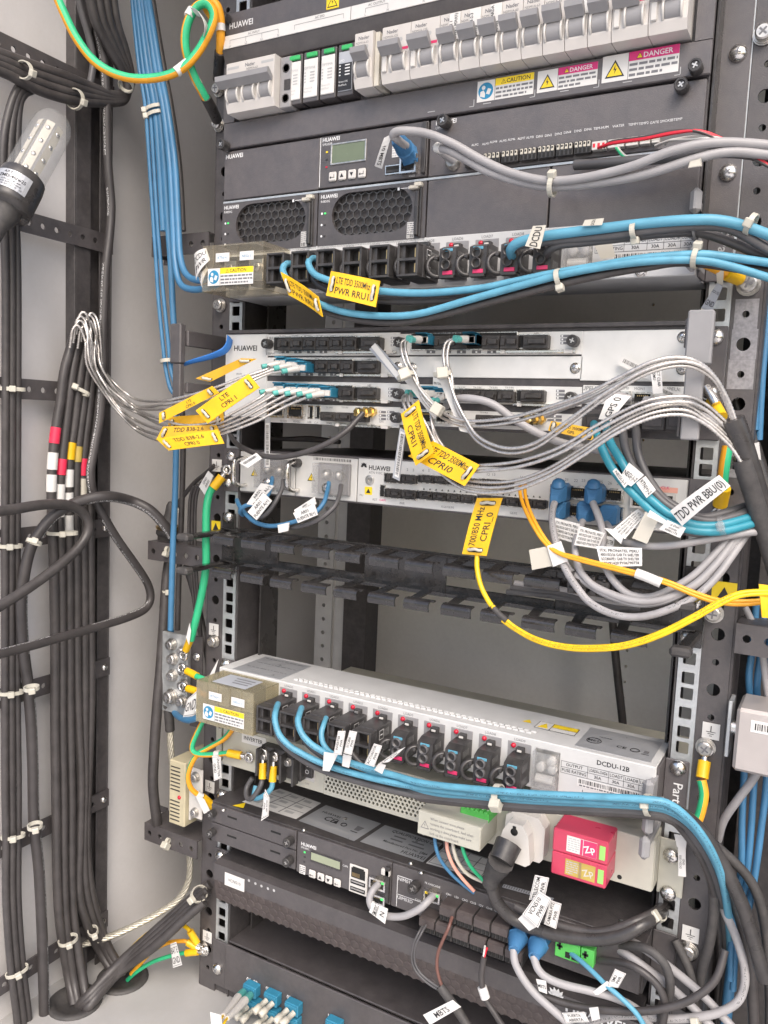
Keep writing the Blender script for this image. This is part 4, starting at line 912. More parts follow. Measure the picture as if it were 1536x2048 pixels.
def caps(parent, a, b_, c, d_, n, wide=False, Y=YB, dp=11):
    """row of n black dust caps filling the pixel rectangle"""
    x0, x1, z0, z1 = R2(a, b_, c, d_, Y-dp*.6); w_ = (x1-x0)/n
    for k in range(n):
        xa, xb = x0+w_*k+.3, x0+w_*(k+1)-.3; b = MB(); h = z1-z0
        b.box(xa, xb, Y-dp+4, Y+1, z0, z1, 'cap_black', .7); b.box(xa+(.25 if wide else .42)*w_, xb-.08*w_, Y-dp, Y-dp+4.5, z0+h*.32, z0+h*.74, 'cap_black', .6)
        b.box(xa+.05*w_, xa+.3*w_, Y-dp+2.4, Y-dp+4.5, z0+h*.25, z0+h*.8, 'cap_black', .5); b.build('dust_cap', parent)
def sfp(parent, a, b_, c, d_, Y=YB):
    x0, x1, z0, z1 = R2(a, b_, c, d_, Y); b = MB(); b.box(x0, x1, Y-3, Y+1, z0, z1, 'steel', .3); b.box(x0+.8, x1-.8, Y-3.2, Y-2.6, z0+.8, z1-.8, 'dark_void'); b.build('port_cage', parent)
sfp(L[0][0], 551, 674, 714, 702); caps(L[0][0], 555, 676, 712, 700, 6); sfp(L[0][0], 716, 673, 763, 700); caps(L[0][0], 721, 675, 762, 699, 1, True)
sfp(L[1][0], 551, 718, 708, 747); caps(L[1][0], 630, 721, 706, 746, 3); sfp(L[1][0], 711, 720, 757, 747); caps(L[1][0], 714, 721, 755, 746, 1, True)
sfp(L[2][0], 551, 768, 708, 800); caps(L[2][0], 676, 774, 707, 800, 1); sfp(L[2][0], 711, 773, 757, 800); caps(L[2][0], 714, 775, 754, 799, 1, True)
caps(L[3][0], 640, 823, 733, 845, 3)
sfp(Rr[0][0], 826, 667, 1036, 700); caps(Rr[0][0], 868, 672, 934, 698, 2); caps(Rr[0][0], 963, 671, 1036, 698, 2); sfp(Rr[0][0], 1040, 669, 1098, 698); caps(Rr[0][0], 1045, 670, 1096, 697, 1, True)
sfp(Rr[2][0], 826, 775, 1030, 806); caps(Rr[2][0], 893, 780, 1028, 805, 4); sfp(Rr[2][0], 1035, 779, 1090, 806); caps(Rr[2][0], 1040, 780, 1088, 805, 1, True)
caps(Rr[3][0], 950, 829, 1062, 853, 3)
def port(parent, a, b_, c, d_, Y=YB, name='network_port', depth=8, up=False, frame='steel'):
    x0, x1, z0, z1 = R2(a, b_, c, d_, Y); b = MB(); rj45(b, x0, x1, z0, z1, Y-.6, depth, up, frame); return b.build(name, parent)
port(L[3][0], 580, 809, 611, 838); port(L[3][0], 540, 808, 573, 836); port(Rr[3][0], 845, 821, 872, 847); port(Rr[3][0], 875, 822, 905, 848)
for a in (617, 631):
    x0, x1, z0, z1 = R2(a, 811, a+10, 838, YB); b = MB(); b.box(x0, x1, YB-1, YB+3, z0, z1, 'steel', .2); b.box(x0+.8, x1-.8, YB-1.2, YB-.6, z0+.8, z1-.8, 'dark_void'); b.box(x0+1.2, x0+2.4, YB-1.4, YB-.6, z0+1.5, z1-1.5, 'white_plastic'); b.build('usb_port', L[3][0])
def leds(parent, a, b_, n=3, cols=1, Y=YB, dz=6.4, dxp=17, m='ink_grey'):
    for c_ in range(cols):
        for k in range(n):
            q = P(a+c_*dxp, b_+k*7, Y); b = MB(); b.box(q.x-3.6, q.x+3.6, Y-.35, Y, q.z-1, q.z+1, m, .3); b.box(q.x-2.8, q.x-1.4, Y-.45, Y-.3, q.z-.7, q.z+.7, 'ink_white'); b.build('indicator', parent)
for pr_, a, b_ in ((L[0][0], 789, 676), (L[2][0], 784, 778), (Rr[0][0], 1130, 672), (Rr[2][0], 1121, 782)): leds(pr_, a, b_)
leds(L[3][0], 765, 824, 3, 2); leds(Rr[3][0], 1098, 833, 2, 2)
for pr_, y0, xs in ((L[0][0], 704, (571, 596, 622, 647)), (L[1][0], 749, (569, 594, 619, 644, 668)), (L[2][0], 800, (593, 617, 642, 668)), (Rr[0][0], 704, (862, 893, 923, 953, 984))):
    for xx in xs:
        q = P(xx, y0, YB); b = MB(); b.box(q.x-4.2, q.x+4.2, YB-.35, YB, q.z-1.2, q.z+1.2, 'ink_grey', .5); b.box(q.x-.8, q.x+.8, YB-.45, YB-.3, q.z-.8, q.z+.8, 'ink_white'); b.build('indicator', pr_)
# ejector levers (bright strips) below each row
for pr_, a, b_, c, d_ in ((L[0][0], 670, 702, 790, 707), (L[1][0], 672, 748, 780, 753), (L[2][0], 672, 800, 780, 804), (Rr[0][0], 992, 700, 1150, 706), (Rr[2][0], 1025, 808, 1150, 813), (L[3][0], 664, 850, 780, 854)):
    x0, x1, z0, z1 = R2(a, b_, c, d_, YB-3); zm = (z0+z1)/2; b = MB(); b.box(x0, x1, YB-3, YB, zm-1.1, zm+1.1, 'steel', .3); b.box(x1-9, x1-2, YB-4, YB-3, zm-1.6, zm+1.6, 'white_plastic', .3); b.box(x0+4, x0+8, YB-4, YB-3, zm-1.6, zm+1.6, 'white_plastic', .3); b.build('ejector', pr_)
for pr_, items in ((L[0][0], [(565+25*k, 672, 'TX 0 RX', 1.5) for k in range(6)]+[(543, 677, 'UBBP', 3.2), (541, 707, 'UBBPe4', 2.2), (562, 705, 'CPRI', 1.8)]), (L[1][0], [(634, 718, 'CPRI', 1.6), (739, 719, 'HEI', 2)]), (L[2][0], [(739, 771, 'HEI', 2)]),
                   (L[3][0], [(567, 842, 'FE/GE0', 2), (594, 843, 'FE/GE2', 2), (619, 844, 'USB', 1.9), (633, 845, 'CLK', 1.9), (658, 846, 'XGE1', 1.9), (687, 848, 'XGE2', 1.9), (659, 815, 'TX 0 RX', 1.5), (690, 815, 'TX 0 RX', 1.5), (763, 843, 'GPS', 2), (746, 850, 'RST', 1.8)]),
                   (Rr[0][0], [(828, 671, 'UBBP', 3.2), (831, 699, 'UBBPg2', 2.2), (1073, 667, 'HEI', 1.8)]), (Rr[2][0], [(923+32*k, 775, 'TX 0 RX', 1.5) for k in range(4)]), (Rr[3][0], [(858, 855, 'FE/GE0', 2), (888, 856, 'FE/GE2', 2), (968, 825, 'TX 0 RX', 1.5), (1006, 826, 'TX 0 RX', 1.5), (1050, 828, 'TX 0 RX', 1.5)]),
                   (U2, [(1178, 776, 'UPEU', 3.4), (1241, 776, 'EXT-ALM0', 2.1), (1279, 777, 'MON1', 2.1), (1345, 778, 'UPEUc', 3)])):
    b = MB()
    for px, py, tt, h in items: q = P(px, py, YB); b.text(tt, q.x, q.z-h/2, h, YB-.2, 'ink_grey', 'c')
    b.build('lettering', pr_)
port(U2, 1224, 782, 1262, 808, YB, 'network_port'); port(U2, 1268, 784, 1306, 810)
for a, c in ((1172, 1222), (1228, 1280), (1286, 1330), (1334, 1362)):
    x0, x1, z0, z1 = R2(a, 826, c, 862, YB-4); b = MB(); b.box(x0, x1, YB-7, YB, z0, z1, 'plastic_black', .8); b.box(x0+2, x1-2, YB-7.6, YB-6.8, z0+3, z1-3, 'black_metal', .5); b.build('power_socket', U3)
for pr_, x, y_ in ((L[0][0], 530, 687), (L[0][0], 797, 684), (L[2][0], 793, 787), (L[3][0], 789, 835), (Rr[0][0], 1144, 681), (Rr[2][0], 1140, 795)):
    q = P(x, y_, YB-8); screw('thumb', pr_, q.x, YB, q.z, .4, sc=.95)
for pr_, x, y_ in ((Rr[1][0], 824, 735), (Rr[1][0], 1150, 736), (U1, 1366, 674), (U1, 1364, 738), (L[1][0], 795, 733)): q = P(x, y_, YB-1); screw('small', pr_, q.x, YB, q.z, .4, sc=1.2)
# handles at both ends, blue pull strap
for sx in (-1, 1):
    b = MB(); b.box(sx*221, sx*241, -4.2, -1.8, 188, 274, 'panel_dark2', .8); b.build('handle_plate', BB); m = 'panel_dark2' if sx < 0 else 'grey_toggle'
    if sx < 0:
        for z0, z1 in ((257, 272), (212, 222)): b = MB(); b.box(-246, -241.5, -60, -4, z0, z1, m, .8); b.build('handle_arm', BB)
        b = MB(); b.box(-258, -244, -68, -60, 240, 278, m, 1.2); b.box(-255, -245, -67, -60, 190, 240, m, 1.0); b.build('handle', BB)
    else:
        for z0, z1 in ((252, 272), (190, 212)): b = MB(); b.box(220.6, 222.6, -66, -4.2, z0, z1, 'panel_dark2', .4); b.build('handle_arm', BB)
        b = MB(); b.box(222.8, 240, -72, -64, 240, 277, m, 1.2); b.box(223.6, 236, -70, -64, 188, 240, m, 1.0); b.build('handle', BB)
    screw('dome', BB, sx*232.5, -4.2, 266, .4); screw('dome', BB, sx*232.5, -4.2, 224, .1, sc=.8)
b = MB(); b.tube([P(460, 676, -32), P(457, 690, -36), P(446, 703, -42), P(418, 714, -48), P(385, 723, -54), P(366, 730, -56)], lambda t_: 5.5-3.6*t_, 'blue_deep', 8, 5, flat=.18); tag(b.build('fan_strap'), 'curled blue plastic pull strap by the baseband unit left handle', 'strap')
# SMA antenna plugs on the clock slots
for a, b_, pr_ in ((735, 824, L[3][0]), (1072, 838, Rr[3][0])):
    q = P(a+14, b_, YB); b = MB(); b.lathe((q.x, YB, q.z), (-.25, -1, -.05), [(0, 3.6), (3, 3.6), (3, 4.8), (5, 4.8), (5, 3.4), (9, 3.4), (9, 4.6), (13, 4.6), (13, 3.2), (18, 3.0), (18, 4.2), (23, 4.2), (24, 2.8)], 'gold', 6, sm=False); b.build('antenna_plug', pr_)
# ================================================================ router below
YA = -1.5
AT = thing('router', (0, 110, 112), 'silver router with two power modules, black port caps and network jacks', 'router')
b = MB(); b.box(-221, 222, YA+1.5, 220, 113, 158, 'panel_dark', .5); b.build('chassis', AT)
for sx in (-1, 1): b = MB(); b.box(sx*222, sx*241, -3, -1.2, 113, 158, 'panel_dark', .5); b.build('mounting_ear', AT)
for px, py in ((446, 940), (452, 965)): q = P(px, py, -4); screw('dome', AT, q.x+2, -3, q.z, .2, sc=.85)
screw('dome', AT, 232, -3, 146, .4); screw('dome', AT, -232, -3, 150, .4, sc=.9)
for k, (x0, x1) in enumerate(((-221, -151.6), (-150.6, -79.6))):
    b = MB(); b.box(x0, x1, YA, YA+2, 114.6, 155.6, 'silver_face', .6); o = b.build('power_module', AT)
    hx = x0+(8 if k == 0 else 4)
    b = MB(); b.tube([(hx, YA, 149), (hx, YA-10, 149), (hx, YA-18, 147), (hx, YA-20, 141), (hx, YA-20, 130), (hx, YA-18, 124), (hx, YA-10, 121), (hx, YA, 121)], 2.2, 'steel', 10, 4); b.build('handle', o)
    x = x0+33; b = MB(); b.box(x-4, x+32, YA-4, YA, 120, 150, 'grey_toggle', .6); b.build('terminal_base', o)
    for dx in (8, 22): b = MB(); b.lathe((x+dx, YA-4, 139), (0, -1, 0), [(0, 5), (4, 5), (6, 4.2), (8, 2), (8.4, .3)], 'steel_dull', 14); b.build('terminal_screw', o)
    b = MB(); b.box(x-3, x+31, YA-16, YA-15, 121, 150, 'clear_plastic', .3); b.box(x-3, x-2, YA-15, YA-4, 121, 150, 'clear_plastic'); b.box(x+30, x+31, YA-15, YA-4, 121, 150, 'clear_plastic'); b.box(x-2, x+30, YA-15, YA-4, 149, 150, 'clear_plastic'); b.build('terminal_cover', o); screw('small', o, x+14, YA-16, 127, .2, sc=1.3)
    b = MB(); tri_sign(b, x0+19, 135, 8, YA-.2); b.text('IN', x0+25, 145, 2, YA-.2, 'ink_grey'); b.text('OUT', x0+22, 125.5, 2, YA-.2, 'ink_grey'); b.text('-48V/-60V  4A', x0+34, 117, 2, YA-.2, 'ink_grey'); b.build('lettering', o)
    b = MB(); b.box(x0+20, x0+66, YA-.3, YA, 150.4, 155, 'paper', .05); b.barcode(x0+21, x0+65, 152, 154.6, YA-.4, 'ink', k); b.build('barcode_label', o)
q = P(598, 926, YA); screw('thumb', AT, q.x, YA, q.z, .2, sc=.9)
b = MB(); b.box(-78.6, 221, YA, YA+2, 114.6, 156.6, 'silver_face', .6); fpA = b.build('faceplate', AT)
b = MB(); q = P(728, 931, YA); flower(b, q.x, q.z-1.5, 4.6, YA-.2, 'ink'); q = P(738, 938, YA); b.text('HUAWEI', q.x, q.z-.6, 4.4, YA-.2, 'ink', 'l', 0, 1, .02); q = P(738, 944, YA); b.text('ATN 910C Series', q.x, q.z-1.4, 2.4, YA-.2, 'ink_grey')
for px, py, tt, h in ((775, 948, 'STAT', 2), (773, 962, 'ALM', 2), (723, 990, 'PIU', 2), (750, 999, 'RST', 2.2), (765, 1000, 'OAM', 2.2), (804, 1006, 'XGE', 2), (895, 1014, 'XGE/GE/FE', 2), (1027, 1026, 'GE/FE', 2)): q = P(px, py, YA); b.text(tt, q.x, q.z-h/2, h, YA-.2, 'ink_grey' if tt != 'OAM' else 'magenta', 'c')
for px, py, tt in ((815, 939, '2'), (827, 940, '3'), (846, 941, '4'), (858, 941, '5'), (977, 949, '12'), (988, 949, '13'), (1044, 954, '16'), (1057, 955, '17'), (1115, 958, '20'), (1133, 959, '21'), (1152, 961, '22'), (1167, 961, '23'), (1186, 963, '24'), (1202, 964, '25'), (1220, 966, '26'), (1238, 967, '27')): q = P(px, py, YA); b.text(tt, q.x, q.z-1.2, 2.5, YA-.2, 'ink_grey', 'c')
for k in range(40):
    q = P(842+k*6.1, 977+k*.42, YA)
    if k % 2: b.face([(q.x-1, YA-.3, q.z-.9), (q.x+1, YA-.3, q.z-.9), (q.x, YA-.3, q.z+.9)], 'ink')
q0, q1 = P(1264, 976, YA), P(1356, 978, YA); b.rectF(q0.x, q1.x, q0.z-1.6, q0.z+2.6, YA-.2, 'pink_wire'); q = P(1331, 976, YA); b.text('CLK', q.x, q.z-1, 2.6, YA-.3, 'magenta', 'c')
b.build('lettering', fpA)
b = MB(); q = P(738, 960, YA-2); b.lathe((q.x, YA, q.z), (0, -1, 0), [(0, 4.6), (1.2, 4.6), (1.6, 3.6), (1.6, 1.6), (.4, 1.4), (.4, .1)], 'steel_dull', 18, sm=False); b.build('earth_jack', fpA)
b = MB(); x0, x1, z0, z1 = R2(730, 973, 744, 990, YA); b.box(x0, x1, YA-.3, YA, z0, z1, 'yellow_sign', .05); b.face([(x0+1.5, YA-.4, z0+1.5), (x1-1.5, YA-.4, z0+1.5), ((x0+x1)/2, YA-.4, z1-1.5)], 'ink'); b.build('static_sticker', fpA)
x0, x1, z0, z1 = R2(761, 969, 771, 995, YA); b = MB(); b.box(x0, x1, YA-1, YA+2, z0, z1, 'steel', .2); b.box(x0+.7, x1-.7, YA-1.2, YA-.6, z0+.8, z1-.8, 'dark_void'); b.build('usb_port', fpA)
for a, b_, c, d_, n in ((773, 947, 831, 968, 2), (773, 977, 831, 999, 2), (840, 950, 953, 973, 4), (838, 982, 948, 1007, 4), (962, 958, 1024, 980, 2), (958, 990, 1092, 1018, 5)):
    sfp(fpA, a-2, b_-2, c+3, d_+2, YA); caps(fpA, a, b_, c, d_, n, False, YA, 10)
for r_ in range(2):
    for k in range(4):
        a = 1104+k*36.5; yy = 968+k*2.4+r_*36; port(fpA, a, yy, a+34, yy+30, YA, 'network_port', 9, r_ == 1)
for k in range(2):
    a = 1264+k*46; port(fpA, a, 985, a+40, 1018, YA, 'clock_port', 9, True, 'white_plastic'); port(fpA, a, 1022, a+40, 1044, YA, 'clock_port', 9, False, 'white_plastic')
# ================================================================ black cable manager with two combs
CM = thing('cable_manager', (0, -30, 28), 'black two-tier comb cable manager below the silver router', 'cable manager')
b = MB()
segs = [(-241, -168), (-66, 20), (122, 241)]
for a, e in segs: b.box(a, e, -4, -1.8, 36, 76, 'tray_gloss', .6)
for a, e in ((-168, -66), (20, 122)): b.box(a, e, -4, -1.8, 66, 76, 'tray_gloss', .6); b.box(a, e, -4, -1.8, 36, 47, 'tray_gloss', .6)
b.build('back_plate', CM)
for zt, tier in ((75, 0), (41.5, 1)):
    b = MB(); b.box(-238, 236, -11, -4, zt-1.6, zt, 'tray_gloss', .4); b.build('tray_strip', CM)
    for k in range(-6, 7):
        x0 = -31.6+35.7*k; w_ = 29 if tier == 0 else 27
        if x0 < -238 or x0+w_ > 240: continue
        b = MB(); b.raw([(x0+2, -46, zt), (x0+10, -46, zt), (x0+5, -11, zt), (x0-4, -11, zt), (x0+2, -46, zt-1.6), (x0+10, -46, zt-1.6), (x0+5, -11, zt-1.6), (x0-4, -11, zt-1.6)], [(0, 1, 2, 3), (7, 6, 5, 4), (0, 4, 5, 1), (1, 5, 6, 2), (3, 2, 6, 7), (0, 3, 7, 4)], 'tray_gloss'); b.box(x0, x0+w_, -50.4, -45.8, zt-1.4, zt+.3, 'tray_gloss', .5)
        arc = [(-50.5-5*math.sin(u*math.pi/10), zt+.4-5*(1-math.cos(u*math.pi/10))) for u in range(6)]; arc += [(-55.3, zt-7), (-54.6, zt-9), (-53.0, zt-9.4), (-53.0, zt-8.4), (-54, zt-6.8)]; arc += [(-50.3-3.8*math.sin(u*math.pi/10), zt-.8-3.8*(1-math.cos(u*math.pi/10))) for u in range(5, -1, -1)]
        b.prismx(arc, x0, x0+w_-(3 if k % 2 else 0), 'tray_gloss'); b.build('finger', CM)
    for sx in (-1, 1):
        b = MB(); b.box(sx*241, sx*231, -62, -4, zt-7, zt-2, 'tray_gloss', 1.5); b.box(sx*243, sx*228, -72, -60, zt-8, zt-1, 'rubber', 2); b.build('side_arm', CM)
for z in (24, 56): screw('dome', CM, -232.5, -4, z+6 if z > 30 else z+3, .4)
for sx in (-1, 1):
    b = MB(); b.box(sx*224, sx*241, -4.4, -2, 26, 90, 'tray_gloss', .6); b.build('mounting_ear', CM)
screw('dome', CM, -232.5, -4.4, 60, .6, sc=.95); screw('dome', CM, -232.5, -4.4, 86, .1, sc=.9); screw('dome', CM, 232.5, -4.4, 62, .6); screw('dome', CM, 231.5, -4.4, 34, .6)
# grooved black clip on the comb, holding the grey network cables
b = MB(); A_, B2 = P(1137, 1158, -62), P(1222, 1168, -62); b.box(A_.x, B2.x, -66, -56, A_.z-5, A_.z+2, 'black_gloss', .8)
for k in range(4): xx = A_.x+4+k*(B2.x-A_.x-8)/3; b.box(xx-1, xx+1, -67, -56, A_.z+2, A_.z+7-k, 'black_gloss', .3); b.box(xx-2.6, xx+2.6, -66.5, -57, A_.z-10, A_.z-5, 'black_gloss', .8)
tag(b.build('comb_clip'), 'grooved black plastic clip pressed on the cable manager comb', 'clip')
# ================================================================ inverter
YI = -25.0
IV = thing('inverter', (0, 80, -172), 'beige inverter panel with terminal block, rocker switch and drilled vent field', 'inverter')
VX0, VX1, VZ0, VZ1 = -89, 22, -167.5, -141.5      # vent field
b = MB()
b.box(-216, VX0, YI, YI+2, -171, -128, 'beige', .5); b.box(VX1, 222, YI, YI+2, -171, -128, 'beige', .5)
b.box(VX0, VX1, YI, YI+2, VZ1, -128, 'beige'); b.box(VX0, VX1, YI, YI+2, -171, VZ0, 'beige')
b.build('faceplate', IV)
b = MB(); nx, nz = 25, 7; cw, ch = (VX1-VX0)/nx, (VZ1-VZ0)/nz
for j in range(nz):
    off = (cw/2 if j % 2 else 0); z0 = VZ0+ch*j
    for i in range(nx):
        x0 = VX0+cw*i+off; x1 = min(x0+cw, VX1)
        if x1-x0 < cw*.7: b.rectF(x0, x1, z0, z0+ch, YI, 'beige'); continue
        hole_cell(b, x0, x1, z0, z0+ch, circ((x0+x1)/2, z0+ch/2, 1.45, 8), YI, 1.4, 'beige')
    if off: b.rectF(VX0, VX0+off, z0, z0+ch, YI, 'beige')
tag(b.build('vent_field', IV), None, None, None, 'stuff')
b = MB(); b.box(-216, 222, YI+2.2, 230, -130, -128.2, 'beige'); b.box(-216, 222, YI+2.2, 230, -171, -169, 'beige'); b.box(-216, -214, YI+2.2, 230, -169, -130, 'beige'); b.box(220, 222, YI+2.2, 230, -169, -130, 'beige'); b.box(-214, 220, 60, 62, -169, -130, 'grey_toggle'); b.build('case', IV)
for sx in (-1, 1): b = MB(); b.box(sx*222.5, sx*242.5, -5, -3, -180, -133, 'beige', .6); b.box(sx*220.6, sx*222.5, YI+3, -3, -171, -133, 'beige', .3); b.build('mounting_ear', IV)
for z in (-146, -178): screw('dome', IV, 232, -5, z, .3, sc=1.02)
screw('dome', IV, -233, -5, -140, .2, sc=.9); screw('dome', IV, -230, -5, -161, .2, sc=.8)
b = MB(); q = P(507, 1479, YI-.6); b.box(q.x-15, q.x+16, YI-.8, YI-.2, q.z-6, q.z+4.5, 'paper', .1); b.text('INVERTER', q.x, q.z-2.4, 4.2, YI-1, 'ink', 'c', 0, .95, .01); b.build('name_label', IV)
lettering(IV, [('-48V IN  MAX', -190, -141, 2.6), ('OFF', P(610, 1568, YI).x, P(610, 1568, YI).z, 2.2)], YI-.2, 'ink_grey')
x0, x1, z0, z1 = R2(515, 1482, 590, 1552, YI-18)     # screw terminal block
tb = (x0-1, x1+1, -163, -134)
b = MB(); b.box(tb[0], tb[1], YI-10, YI, tb[2]+2, tb[3], 'plastic_black', .6)
for k in range(4): xx = tb[0]+(tb[1]-tb[0])*(.03+.3*k); b.box(xx-1.2, xx+1.2, YI-20, YI-10, tb[2], tb[3]-1, 'plastic_black', .5)
b.build('terminal_block', IV)
for px, py in ((525, 1515), (545, 1518), (572, 1527), (495, 1518)): q = P(px, py, YI-14 if px > 500 else YI-3); screw('bolt', IV, q.x, YI-10 if px > 500 else YI, q.z, .5, sc=.62)
x0, x1, z0, z1 = R2(606, 1515, 624, 1558, YI-3); b = MB(); b.box(x0-1.5, x1+1.5, YI-1, YI+1, z0-4, z1+1, 'steel_dull', .4); b.box(x0, x1, YI-3.5, YI-1, z0, z1, 'plastic_black', .6); o = b.build('rocker_switch', IV)
lettering(o, [('I', (x0+x1)/2, z1-8, 4.5, 'c'), ('O', (x0+x1)/2, z0+4, 4.5, 'c')], YI-3.7, 'ink_white')
x0, x1, z0, z1 = 32, 90, -160, -139              # terminal cover board with the printed warning
b = MB(); b.box(x0, x1, YI-38, YI-36.5, z0, z1, 'beige', .6); b.box(x0, x1, YI-36.5, YI, z1-1.5, z1, 'beige', .3); b.box(x1-1.5, x1, YI-36.5, YI, z0, z1-1.5, 'beige', .3); b.box(x0, x0+1.5, YI-36.5, YI, z0, z1-1.5, 'beige', .3); o = b.build('terminal_cover', IV)
b = MB(); y = YI-38.2; tri_sign(b, x0+7, z1-11, 7, y, 'beige', 'ink_grey')
for k, tt in enumerate(('When connect wires,please', 'remove the coverboard. And when', 'working is done,please make sure', 'lock up the coverboard.')): b.text(tt, x0+12, z1-5.6-k*4.3, 2.5, y, 'ink_grey', 'l', 0, .82)
b.build('lettering', o)
for k in range(2):
    b = MB(); xa = P(928+k*27, 1612+k*8, YI-14).x; za = -134; b.box(xa, xa+13.5, YI-22, YI, za-8, za, 'green_block', .5)
    for j in range(3): b.box(xa+1+j*4.2, xa+3.8+j*4.2, YI-22.6, YI-16, za-1, za+1.8, 'green_block', .3); b.lathe((xa+2.4+j*4.2, YI-18, za+1.8), (0, 0, 1), [(0, 1), (.3, 1), (.3, .1)], 'steel', 8)
    b.build('green_connector', IV)
# surge arrester (red)
for k in range(2):
    z1 = -125-k*19.4; z0 = z1-19; y = YI-30
    b = MB(); b.box(148.5, 192.5, y, YI, z0, z1, 'spd_red', 1.0); o = b.build('surge_arrester', IV)
    b = MB(); m = 'paper' if k == 0 else 'amber_tape'; b.box(160, 184, y-.3, y, z0+3, z1-3, m, .05)
    b.rectF(173.5, 184, z0+3.2, z1-3.2, y-.4, 'red_mark' if k == 0 else 'amber_tape'); b.rectF(171, 173, z0+3.2, z1-3.2, y-.4, 'red_mark' if k == 0 else 'brass'); b.smallprint(161, 170.4, z0+4, z1-4, y-.4, 'ink_pale', 6, .5, k)
    b.text('Zp', 179, z0+7, 5.5, y-.5, 'ink_white' if k == 0 else 'paper_cream', 'c', .35, 1, .02); b.build('rating_label', o)
    b = MB(); b.box(186, 190.6, y-.4, y+.2, z0+3.6, z1-4, 'lime_window', .2); b.build('status_window', o)
lettering(IV, [('SPD', 142, -142, 2.6)], YI-.2, 'ink_grey')
b = MB()
for px, py in ((1113, 1656), (1239, 1754)): q = P(px, py, YI); b.lathe((q.x, YI-.1, q.z), (0, -1, 0), [(0, 2), (.1, .1)], 'dark_void', 10)
b.build('screw_hole', IV)
# ================================================================ black monitoring subrack
YM = -30.0; ZT, ZB = -213.0, -256.0
MO = thing('monitoring_subrack', (0, 90, ZB), 'black monitoring subrack with labels on its top plate and terminal rows', 'subrack')
b = MB(); b.box(-226, 222, YM+2, 240, ZB, ZT, 'black_metal', .5); b.build('chassis', MO)
for sx in (-1, 1): b = MB(); b.box(sx*222.5, sx*241, -4, -2, ZB, ZT, 'panel_dark2', .5); b.build('mounting_ear', MO)
screw('dome', MO, -233, -4, -219, .4); screw('small', MO, -233, -3, -232, .4)
def top_label(pts, m, prints, name):
    """label lying on the top plate, corners given in the photograph"""
    c = [PZ(x, y, ZT+.3) for x, y in pts]; b = MB(); b.face(c, m); b.face([p+V((0, 0, -.2)) for p in c], m)
    def mp(u, v): return c[0].lerp(c[1], u).lerp(c[3].lerp(c[2], u), v)+V((0, 0, .12))
    for u0, u1, v0, v1, mm in prints: b.face([mp(u0, v0), mp(u1, v0), mp(u1, v1), mp(u0, v1)], mm)
    return b, mp, (lambda o: o)
def lab_text(b, mp, tt, u, v, h, asp, m='ink'):
    vs, fs, wd = txt2d(tt, .01); b.raw([mp(u+x*h/asp, v-y*h) for x, y in vs], fs, m)
b, mp, _ = top_label(((560, 1577), (642, 1606), (592, 1638), (484, 1603)), 'paper', [(.02, .98, .34, .36, 'ink_grey'), (.02, .98, .66, .68, 'ink_grey'), (.32, .34, .05, .95, 'ink_grey'), (.64, .66, .05, .95, 'ink_grey')]+[(.06+.32*i, .22+.32*i, .1+.33*j, .2+.33*j, 'ink_pale') for i in range(3) for j in range(3)], 0); b.build('spec_label', MO)
b, mp, _ = top_label(((652, 1610), (762, 1647), (708, 1682), (597, 1641)), 'foil_label', [(.03, .5, .12, .16, 'ink_pale'), (.03, .6, .24, .28, 'ink_pale')]+[(.03, .97, .80, .83, 'ink_pale'), (.03, .7, .88, .91, 'ink_pale')], 0)
lab_text(b, mp, 'CE', .25, .62, .2, 1.6); lab_text(b, mp, 'HUAWEI', .1, .36, .1, 1.6); ring(b, mp(.6, .55), (0, 0, 1), 3, .5, 'ink', 14, 4); b.face([mp(.42, .62), mp(.5, .62), mp(.46, .42)], 'ink'); b.face([mp(.78, .66), mp(.9, .66), mp(.9, .69), mp(.78, .69)], 'ink'); b.face([mp(.8, .6), mp(.88, .6), mp(.9, .4), mp(.78, .4)], 'ink_grey'); b.build('certificate_label', MO)
b, mp, _ = top_label(((770, 1650), (885, 1687), (846, 1724), (720, 1683)), 'foil_label', [(.3, .5, .3, .36, 'ink_grey'), (.6, .8, .3, .36, 'ink_grey'), (.3, .5, .46, .52, 'ink_grey'), (.6, .85, .46, .52, 'ink_grey')], 0)
lab_text(b, mp, 'QUALIFICATION CARD', .2, .2, .12, 2.0); lab_text(b, mp, 'Manufactured Part No. 5014', .25, .7, .09, 2.0); lab_text(b, mp, 'HUAWEI', .62, .92, .14, 2.0); b.build('qualification_label', MO)
b, mp, _ = top_label(((893, 1690), (990, 1722), (960, 1757), (852, 1726)), 'paper', [(.02, .98, .3*k+.02, .3*k+.04, 'ink_grey') for k in range(4)]+[(.24*k+.02, .24*k+.035, .05, .95, 'ink_grey') for k in range(5)], 0); b.build('spec_label', MO)
b, mp, _ = top_label(((1008, 1768), (1108, 1796), (1104, 1802), (1004, 1774)), 'paper_grey', [(.02+.05*k, .04+.05*k, .1, .9, 'ink_grey') for k in range(18)], 0); b.build('barcode_label', MO)
for px, py in ((608, 1660), (822, 1726), (843, 1745), (690, 1638), (848, 1668), (1243, 1844), (447, 1620)): q = PZ(px, py, ZT); screw('small', MO, q.x, q.y, ZT, .3, (0, 0, 1), sc=.75)
q = PZ(480, 1611, ZT); b = MB(); b.face([(q.x-6, q.y-5, ZT+.3), (q.x+7, q.y-3, ZT+.3), (q.x+1, q.y+8, ZT+.3)], 'yellow_sign'); b.build('warning_sticker', MO)
